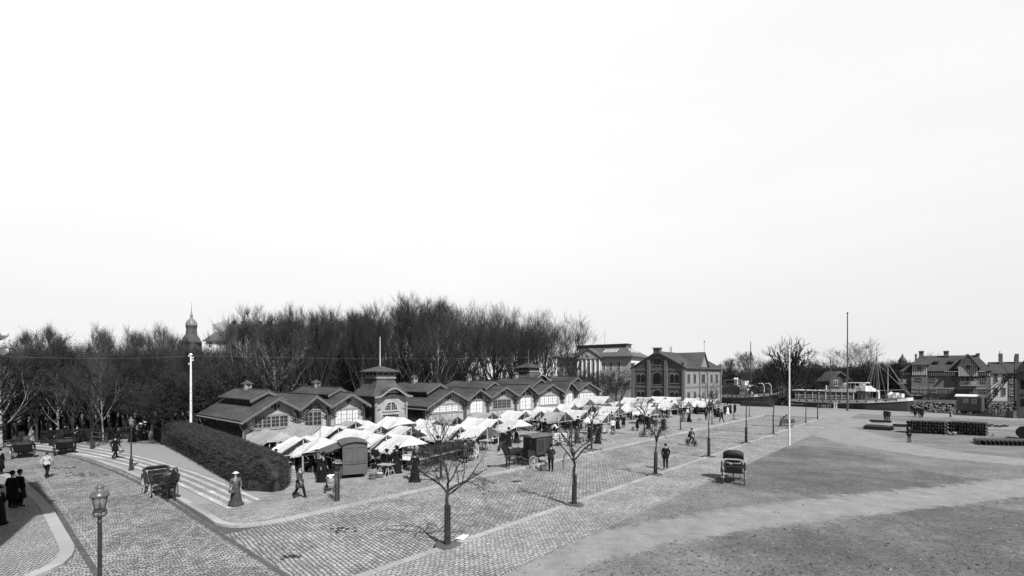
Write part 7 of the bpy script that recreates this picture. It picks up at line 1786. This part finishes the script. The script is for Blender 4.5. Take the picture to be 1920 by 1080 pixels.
for px, ty, y in ((1637, 650, 2.3), (1658, 672, 2.3)):
    m_ = MB(); m_.tube((X2(px), y, dk), (X2(px), y, Z2f(px, ty)), .11, .05, 8)
    m_.build('mast', M_wheelp if px > 1650 else M_dtrim, S2)
bow = Vector((L2-.3, bm2/2, 2.9)); rg_ = MB(); mt = Vector((X2(1637), 2.3, Z2f(1637, 680))); rg_.tube(mt, bow, .045, n=5); rg_.tube(Vector((X2(1637), 2.3, Z2f(1637, 652))), bow, .03, n=4); rg_.tube(Vector((X2(1658), 2.3, Z2f(1658, 680))), bow+Vector((-.5, 0, 0)), .035, n=5)
for dx in (-2.2, -1.4, 1.2):
    for y in (0.2, 4.4): rg_.tube(Vector((X2(1637), 2.3, Z2f(1637, 665))), (X2(1637)+dx, y, dk), .03, n=4)
rg_.tube((X2(1640), 2.3, Z2f(1650, 733)), (X2(1690), 2.3, Z2f(1690, 731)), .07, n=5); rg_.build('rigging', M_pipe, S2)
dd_ = MB(); dd_.rng(X2(1669), X2(1677), 1.4, 3.0, 2.0, Z2f(1672, 737)); dd_.rng(X2(1680), X2(1687), 1.5, 3.1, 2.1, Z2f(1684, 739)); dd_.lathe([(.5, 2), (.5, 3.1), (.75, 3.15), (.05, 3.75)], 10, (X2(1664), 2.3, 0)); dd_.build('foredeck_house', M_white, S2)
dd_ = MB(); dd_.tube((X2(1645), .9, dk), (X2(1645), .9, 3.6), .14, n=8); dd_.ell((X2(1645), .75, 3.7), (.22, .25, .25), 8, 6); dd_.tube((X2(1548), .4, 1.7), (X2(1548), .4, Z2f(1548, 722)), .1, n=6); dd_.build('ventilator', M_white, S2)
lf = MB(); x = X2(1567); lf.lathe([(.02, -1.9), (.35, -1.2), (.5, 0), (.35, 1.2), (.02, 1.9)], 10, (0, 0, 0)); ob = lf.build('lifeboat', M_dtrim, S2); ob.rotation_euler = (0, R(90), 0); ob.location = (x-.8, .9, Z2f(1567, 727))
nm = MB(); sx_ = [(x, b) for x, b, dz in sec2]
for k in range(9):                      # the painted name on the bow is too far off to read: short strokes
    x = L2*.80+k*.24; i = min(len(sec2)-2, int(x/L2*28)); f = x/L2*28-i; b = sec2[i][1]*(1-f)+sec2[i+1][1]*f; z = sec2[i][2]*(1-f)+sec2[i+1][2]*f; nm.rng(x, x+.14, bm2/2-b-.075, bm2/2-b-.03, z-.36, z-.18)
nm.build('bow_lettering', M_dtrim, S2)
S1, L1, X1, Z1f, sec1, bm1 = ship('black hulled steamer with white bridge and tall mast beside the warehouse', 1338, 1452, hb=3.2, hs=2.2)
dk = 2.2
MB().rng(X1(1384), X1(1397), .7, 3.9, dk, Z1f(1390, 725.5)).build('bridge_house', M_white, S1); MB().rng(X1(1380), X1(1400), .5, 4.1, Z1f(1390, 725.5), Z1f(1390, 722)).build('bridge_rail', M_white, S1)
MB().rng(X1(1385), X1(1392), 1.4, 3.2, Z1f(1390, 722), Z1f(1390, 714)).build('wheelhouse', M_white, S1)
for px in (1386.5, 1391, 1395): MB().rng(X1(px)-.16, X1(px)+.16, .66, .7, 3.0, 3.6).build('cabin_window', M_black, S1)
MB().rng(X1(1350), X1(1380), .8, 3.8, dk, Z1f(1365, 727)).build('deckhouse', M_deckw, S1); MB().rng(X1(1352), X1(1379), .9, 3.7, Z1f(1365, 727), Z1f(1365, 711)).build('upper_house', mat('ship_grey', .16), S1)
for px in (1361, 1366, 1371, 1376): MB().rng(X1(px)-.3, X1(px)+.3, .86, .9, Z1f(px, 718), Z1f(px, 714)).build('cabin_window', M_black, S1)
v_ = MB()
for px in (1375, 1379): v_.path([(X1(px), .8, Z1f(px, 722)), (X1(px), .8, Z1f(px, 713)), (X1(px)+.2, .5, Z1f(px, 710)), (X1(px)+.2, .2, Z1f(px, 712))], [.16, .16, .26, .32], 8)
v_.build('ventilator', M_white, S1)
mx_ = X1(1399); m_ = MB(); m_.tube((mx_, 2.3, dk), (mx_, 2.3, Z1f(1399, 640)), .2, .08, 8); m_.build('mast', M_wheeld, S1)
rg_ = MB(); b1 = Vector((L1-.3, bm1/2, 3.5))
for z in (668, 680): rg_.tube((mx_, 2.3, Z1f(1399, z)), b1, .06, n=5)
for dx in (-2.4, -1.5, -.9, 1.0, 1.8, 2.6):
    for y in (.2, 4.4): rg_.tube((mx_, 2.3, Z1f(1399, 656)), (mx_+dx, y, dk+.3), .035, n=4)
rg_.build('rigging', M_wheeld, S1)
cg = MB(); qv = random.Random(8)
for i in range(16): cg.ell((X1(1408)+(X1(1444)-X1(1408))*i/15, 2.2+qv.uniform(-.5, .5), dk+1.1+qv.uniform(-.3, .5)), (.9, 1.4, .9), 10, 7)
cg.build('deck_cargo', M_wheeld, S1, smooth=True)
dv = MB()
for px in (1432, 1445): dv.path([(X1(px), .3, dk+.5), (X1(px), .3, dk+2.4), (X1(px)-.5, .3, dk+3.0), (X1(px)-1.4, .3, dk+2.9)], .08, 6)
dv.build('davit', M_white, S1)
# ---------------------------------------------------------------- things on the quay
def pipe_mesh(r0, L, n=14):
    m = MB(); k = .86
    vs = []
    for rr, y in ((r0, 0), (r0, L), (r0*k, L), (r0*k, 0)):
        for j in range(n): a = 2*math.pi*j/n; vs.append((rr*math.cos(a), y, rr*math.sin(a)))
    fs = [(i*n+j, i*n+(j+1) % n, ((i+1) % 4)*n+(j+1) % n, ((i+1) % 4)*n+j) for i in range(4) for j in range(n)]; m.add(vs, fs)
    vs = [];
    for rr, y in ((r0*1.22, -.02), (r0*1.22, .16), (r0*1.0, .2), (r0*.98, -.02)):
        for j in range(n): a = 2*math.pi*j/n; vs.append((rr*math.cos(a), y, rr*math.sin(a)))
    m.add(vs, fs); return m.mesh('iron_pipe', M_iron2, True)
M_iron2 = mat('cast_iron', .035, rough=.5, var=.4, scale=5, spec=.45)
pm = pipe_mesh(.15, 2.3); pmb = pipe_mesh(.235, 2.9)
def pipe(me, loc, rz, lab, grp): o = link('iron_pipe', me); o.location = loc; o.rotation_euler = (0, 0, rz); tag(o, lab, 'pipe', grp)
for (pxa, pya, pxb, pyb, lab, grp) in ((1700, 812, 1771, 815, 'cast iron pipe in the left of the two tall pipe stacks', 'pipes of the left stack'), (1778, 814, 1848, 818, 'cast iron pipe in the right of the two tall pipe stacks', 'pipes of the right stack')):
    A = G(pxa, pya); B = G(pxb, pyb); d = (B-A); n = 13; rz = R(-50); u_ = d/n
    for lay in range(4):
        for i in range(n):
            p = A+u_*(i+.5)+Vector((0, 0, .18+lay*.37)); o_ = Matrix.Rotation(rz, 3, 'Z') @ Vector((0, random.Random(i*7+lay).uniform(-.12, .22), 0)); pipe(pm, p+o_, rz, lab, grp)
    bt = MB(); 
    for lay in range(4):
        for y in (.3, 1.9): 
            o_ = Matrix.Rotation(rz, 3, 'Z') @ Vector((0, y, 0)); bt.beam(o_+Vector((0, 0, .365+lay*.37)), o_+d+Vector((0, 0, .365+lay*.37)), .08, .05)
    o = bt.build('timber_battens', M_woodd); o.location = A; tag(o, 'wooden battens between the layers of the %s pipe stack' % ('left' if 'left' in lab else 'right'), 'battens')
A = G(1843, 835); B = G(1935, 837); d = (B-A)
for i in range(12): pipe(pmb, A+d*(i/11)+Vector((0, 0, .235)), R(-34), 'large cast iron pipe lying in the single row at the right edge', 'large pipes lying in one row')
def rail_pile(lab, px0, px1, py, dz, w_, nl, tilt=0, base=0):
    A = G(px0, py); rz_ = R(-38); r_1 = (px1-960)/F; L = (r_1*A.y-A.x)/(math.cos(rz_)-r_1*math.sin(rz_)); r = thing('rail_pile', lab, 'rails', A, rz_); q = random.Random(px0)
    for lay in range(nl):
        m = MB(); n = int(w_/.17)
        for i in range(n):
            e = q.uniform(-.25, .25); y = i*w_/n; z = base+.04+lay*.14; m.rng(e, L+e, y-.05, y+.05, z-.03, z-.01); m.rng(e, L+e, y-.012, y+.012, z-.01, z+.07); m.rng(e, L+e, y-.03, y+.03, z+.07, z+.1)
        m.build('rail', M_iron2, r)
    t = MB()
    for x in (L*.15, L*.8):
        t.rng(x-.06, x+.06, -.1, w_, .0, .015)
    t.build('sleeper', M_woodd, r)
rail_pile('low wide pile of iron rails, the men standing on it', 1622, 1672, 805, 0, 2.6, 3); rail_pile('short top heap of iron rails lying askew on the low pile', 1633, 1668, 797, 0, 1.4, 2, base=.42); rail_pile('flat dark pile of plates right of the low rail pile', 1678, 1698, 800, 0, 2.0, 2)
def beamobj(lab, a, b, s=.25):
    o = MB().beam((0, 0, s/2), Vector(b)-Vector(a)+Vector((0, 0, s/2)), s, s).build('timber_beam', M_wheelp); o.location = a; tag(o, lab, 'beam')
beamobj('long pale timber beam lying behind the row of large pipes', G(1862, 817), G(1912, 819)); beamobj('thin pale timber lying left of the long beam', G(1850, 810), G(1878, 811), .14)
bo = thing('boiler', 'dark riveted boiler drum cut off by the right edge', 'boiler', G(1919, 824)); m_ = MB(); m_.tube((0, 0, .75), (1.8, 1.2, .75), .62, n=16); m_.build('drum', M_iron2, bo)
m_ = MB(); m_.path([(-.02+.0, .0+.64*math.cos(R(a)), .75+.64*math.sin(R(a))) for a in range(0, 360, 24)], .06, 5, closed=True); m_.rng(.1, 1.7, .2, .5, 0, .2); m_.build('rim', M_iron, bo)
sk_ = thing('sack_heap', 'light heap of sacks and chain between the two pipe stacks', 'sacks', G(1785, 816)); qv = random.Random(3)
for i in range(4): m_ = MB(); m_.ell((qv.uniform(-.35, .35), qv.uniform(-.2, .2), .15+.12*(i > 1)), (.3, .22, .16), 8, 6); m_.build('sack', M_c['mid'] if i % 2 else M_c['light'], sk_, smooth=True)
cr_ = crate(G(1757, 813), 'dark box leaning against the left pipe stack', .2, .9, .45, m=M_woodd)
for i, (px, py) in enumerate(((1852, 800), (1862, 799), (1870, 801), (1880, 800), (1887, 800))):
    c_ = MB(); c_.path([(.35*math.cos(R(a)), .3*math.sin(R(a)), .12+.04*math.sin(R(a*3+i*50))) for a in range(0, 360, 20)], .09, 6, closed=True); o = c_.build('pipe_bend', M_iron2); o.location = G(px, py); o.rotation_euler = (R(20), 0, i)
    tag(o, 'curved iron pipe bend, %s of the five right of the stacks' % ['first', 'second', 'third', 'fourth', 'last'][i], 'pipe bend')
def bollard(lab, px, py, h=.9, m=M_white, w_=.2):
    r = thing('bollard', lab, 'bollard', G(px, py)); MB().lathe([(w_, 0), (w_*.8, .1), (w_*.75, h-.2), (w_*1.2, h-.1), (w_*.9, h)], 10).build('post', m, r); MB().ell((0, 0, h), (w_*.9, w_*.9, .07), 8, 5).build('cap', m, r)
bollard('white mooring post at the quay edge under the steamer bow band', 1659, 767.5, 1.5); bollard('white post left of the tall dark pole at the quay', 1577, 764.5, .75, w_=.3); bollard('pale double post near the arc lamp foot, left one', 1564, 765.5, 1.1, M_ren, .22); bollard('pale double post near the arc lamp foot, right one', 1568, 765.5, 1.1, M_ren, .22)
bollard('small white bollard before the water left of the hoist tower', 1886, 778, .7, w_=.25); bollard('white post by the hull of the steamer beside the warehouse', 1424, 757.5, 1.5)
def rowboat(lab, p, rz, L=3.2):
    r = thing('rowing_boat', lab, 'boat', p, rz); m = MB(); n = 12; vs = []
    for i in range(n+1):
        k = i/n; w_ = .65*math.sin(math.pi*min(1, max(.04, k*.85+.1)))**.7; z = .5+.25*abs(k-.45)**1.5
        vs += [(L*(k-.5), -w_, z), (L*(k-.5), -w_*.5, .06), (L*(k-.5), w_*.5, .06), (L*(k-.5), w_, z)]
    m.add(vs, [(i*4+j, i*4+j+1, i*4+5+j, i*4+4+j) for i in range(n) for j in range(3)]+[(0, 1, 2, 3), (n*4+3, n*4+2, n*4+1, n*4)]); m.build('hull', M_hull, r, smooth=False)
    t = MB()
    for x in (-.7, .1, .8): t.rng(x-.1, x+.1, -.5, .5, .38, .42)
    t.build('thwart', M_wood, r); g = MB(); g.path([v for v in vs[0::4]], .03, 4); g.path([v for v in vs[3::4]], .03, 4); g.build('gunwale', M_wood, r)
rowboat('small dark rowing boat on the quay under the steamer', G(1637, 767.5), R(-30), 2.6); rowboat('rowing boat lying at the quay below the great bare tree', G(1495, 762), R(-40), 2.8)
lg = thing('timber_stack', 'long low stack of dark timber on the quay beside the first steamer', 'timber', G(1389, 761), math.atan2(-.6667, .7453))
for lay in range(4):
    m_ = MB()
    for i in range(6): m_.rng(-.2*((lay+i) % 2), 6.6-.3*lay, i*.3, i*.3+.27, lay*.25, lay*.25+.23)
    m_.build('plank_layer', M_iron2, lg)
MB().box((0, 0, 0), (.1, .1, .1)) if False else None
lg = thing('mooring_gear', 'jumble of barrels and gear on the quay left of the pale posts', 'barrels', G(1545, 765)); qv = random.Random(5)
for i in range(6): m_ = MB(); x = -1.2+i*.5; m_.lathe([(.24, 0), (.3, .35), (.24, .7)], 10, (x, qv.uniform(-.3, .3), 0)); m_.build('barrel', M_woodd, lg)
gw = MB(); gw.prism([(0, 0, 0), (1.0, 0, 0), (1.0, 4.5, 1.2), (0, 4.5, 1.2)], 1, (0, 0, .1)); o = gw.build('gangway', M_pipe); o.location = G(1593, 766); o.rotation_euler = (0, 0, R(-50)); tag(o, 'sloping gangway from the quay up to the steamer deck', 'gangway')
# ---------------------------------------------------------------- remove the unplaced prototypes
for r_ in PROTOS:
    for o_ in list(r_.children_recursive)+[r_]: bpy.data.objects.remove(o_, do_unlink=True)
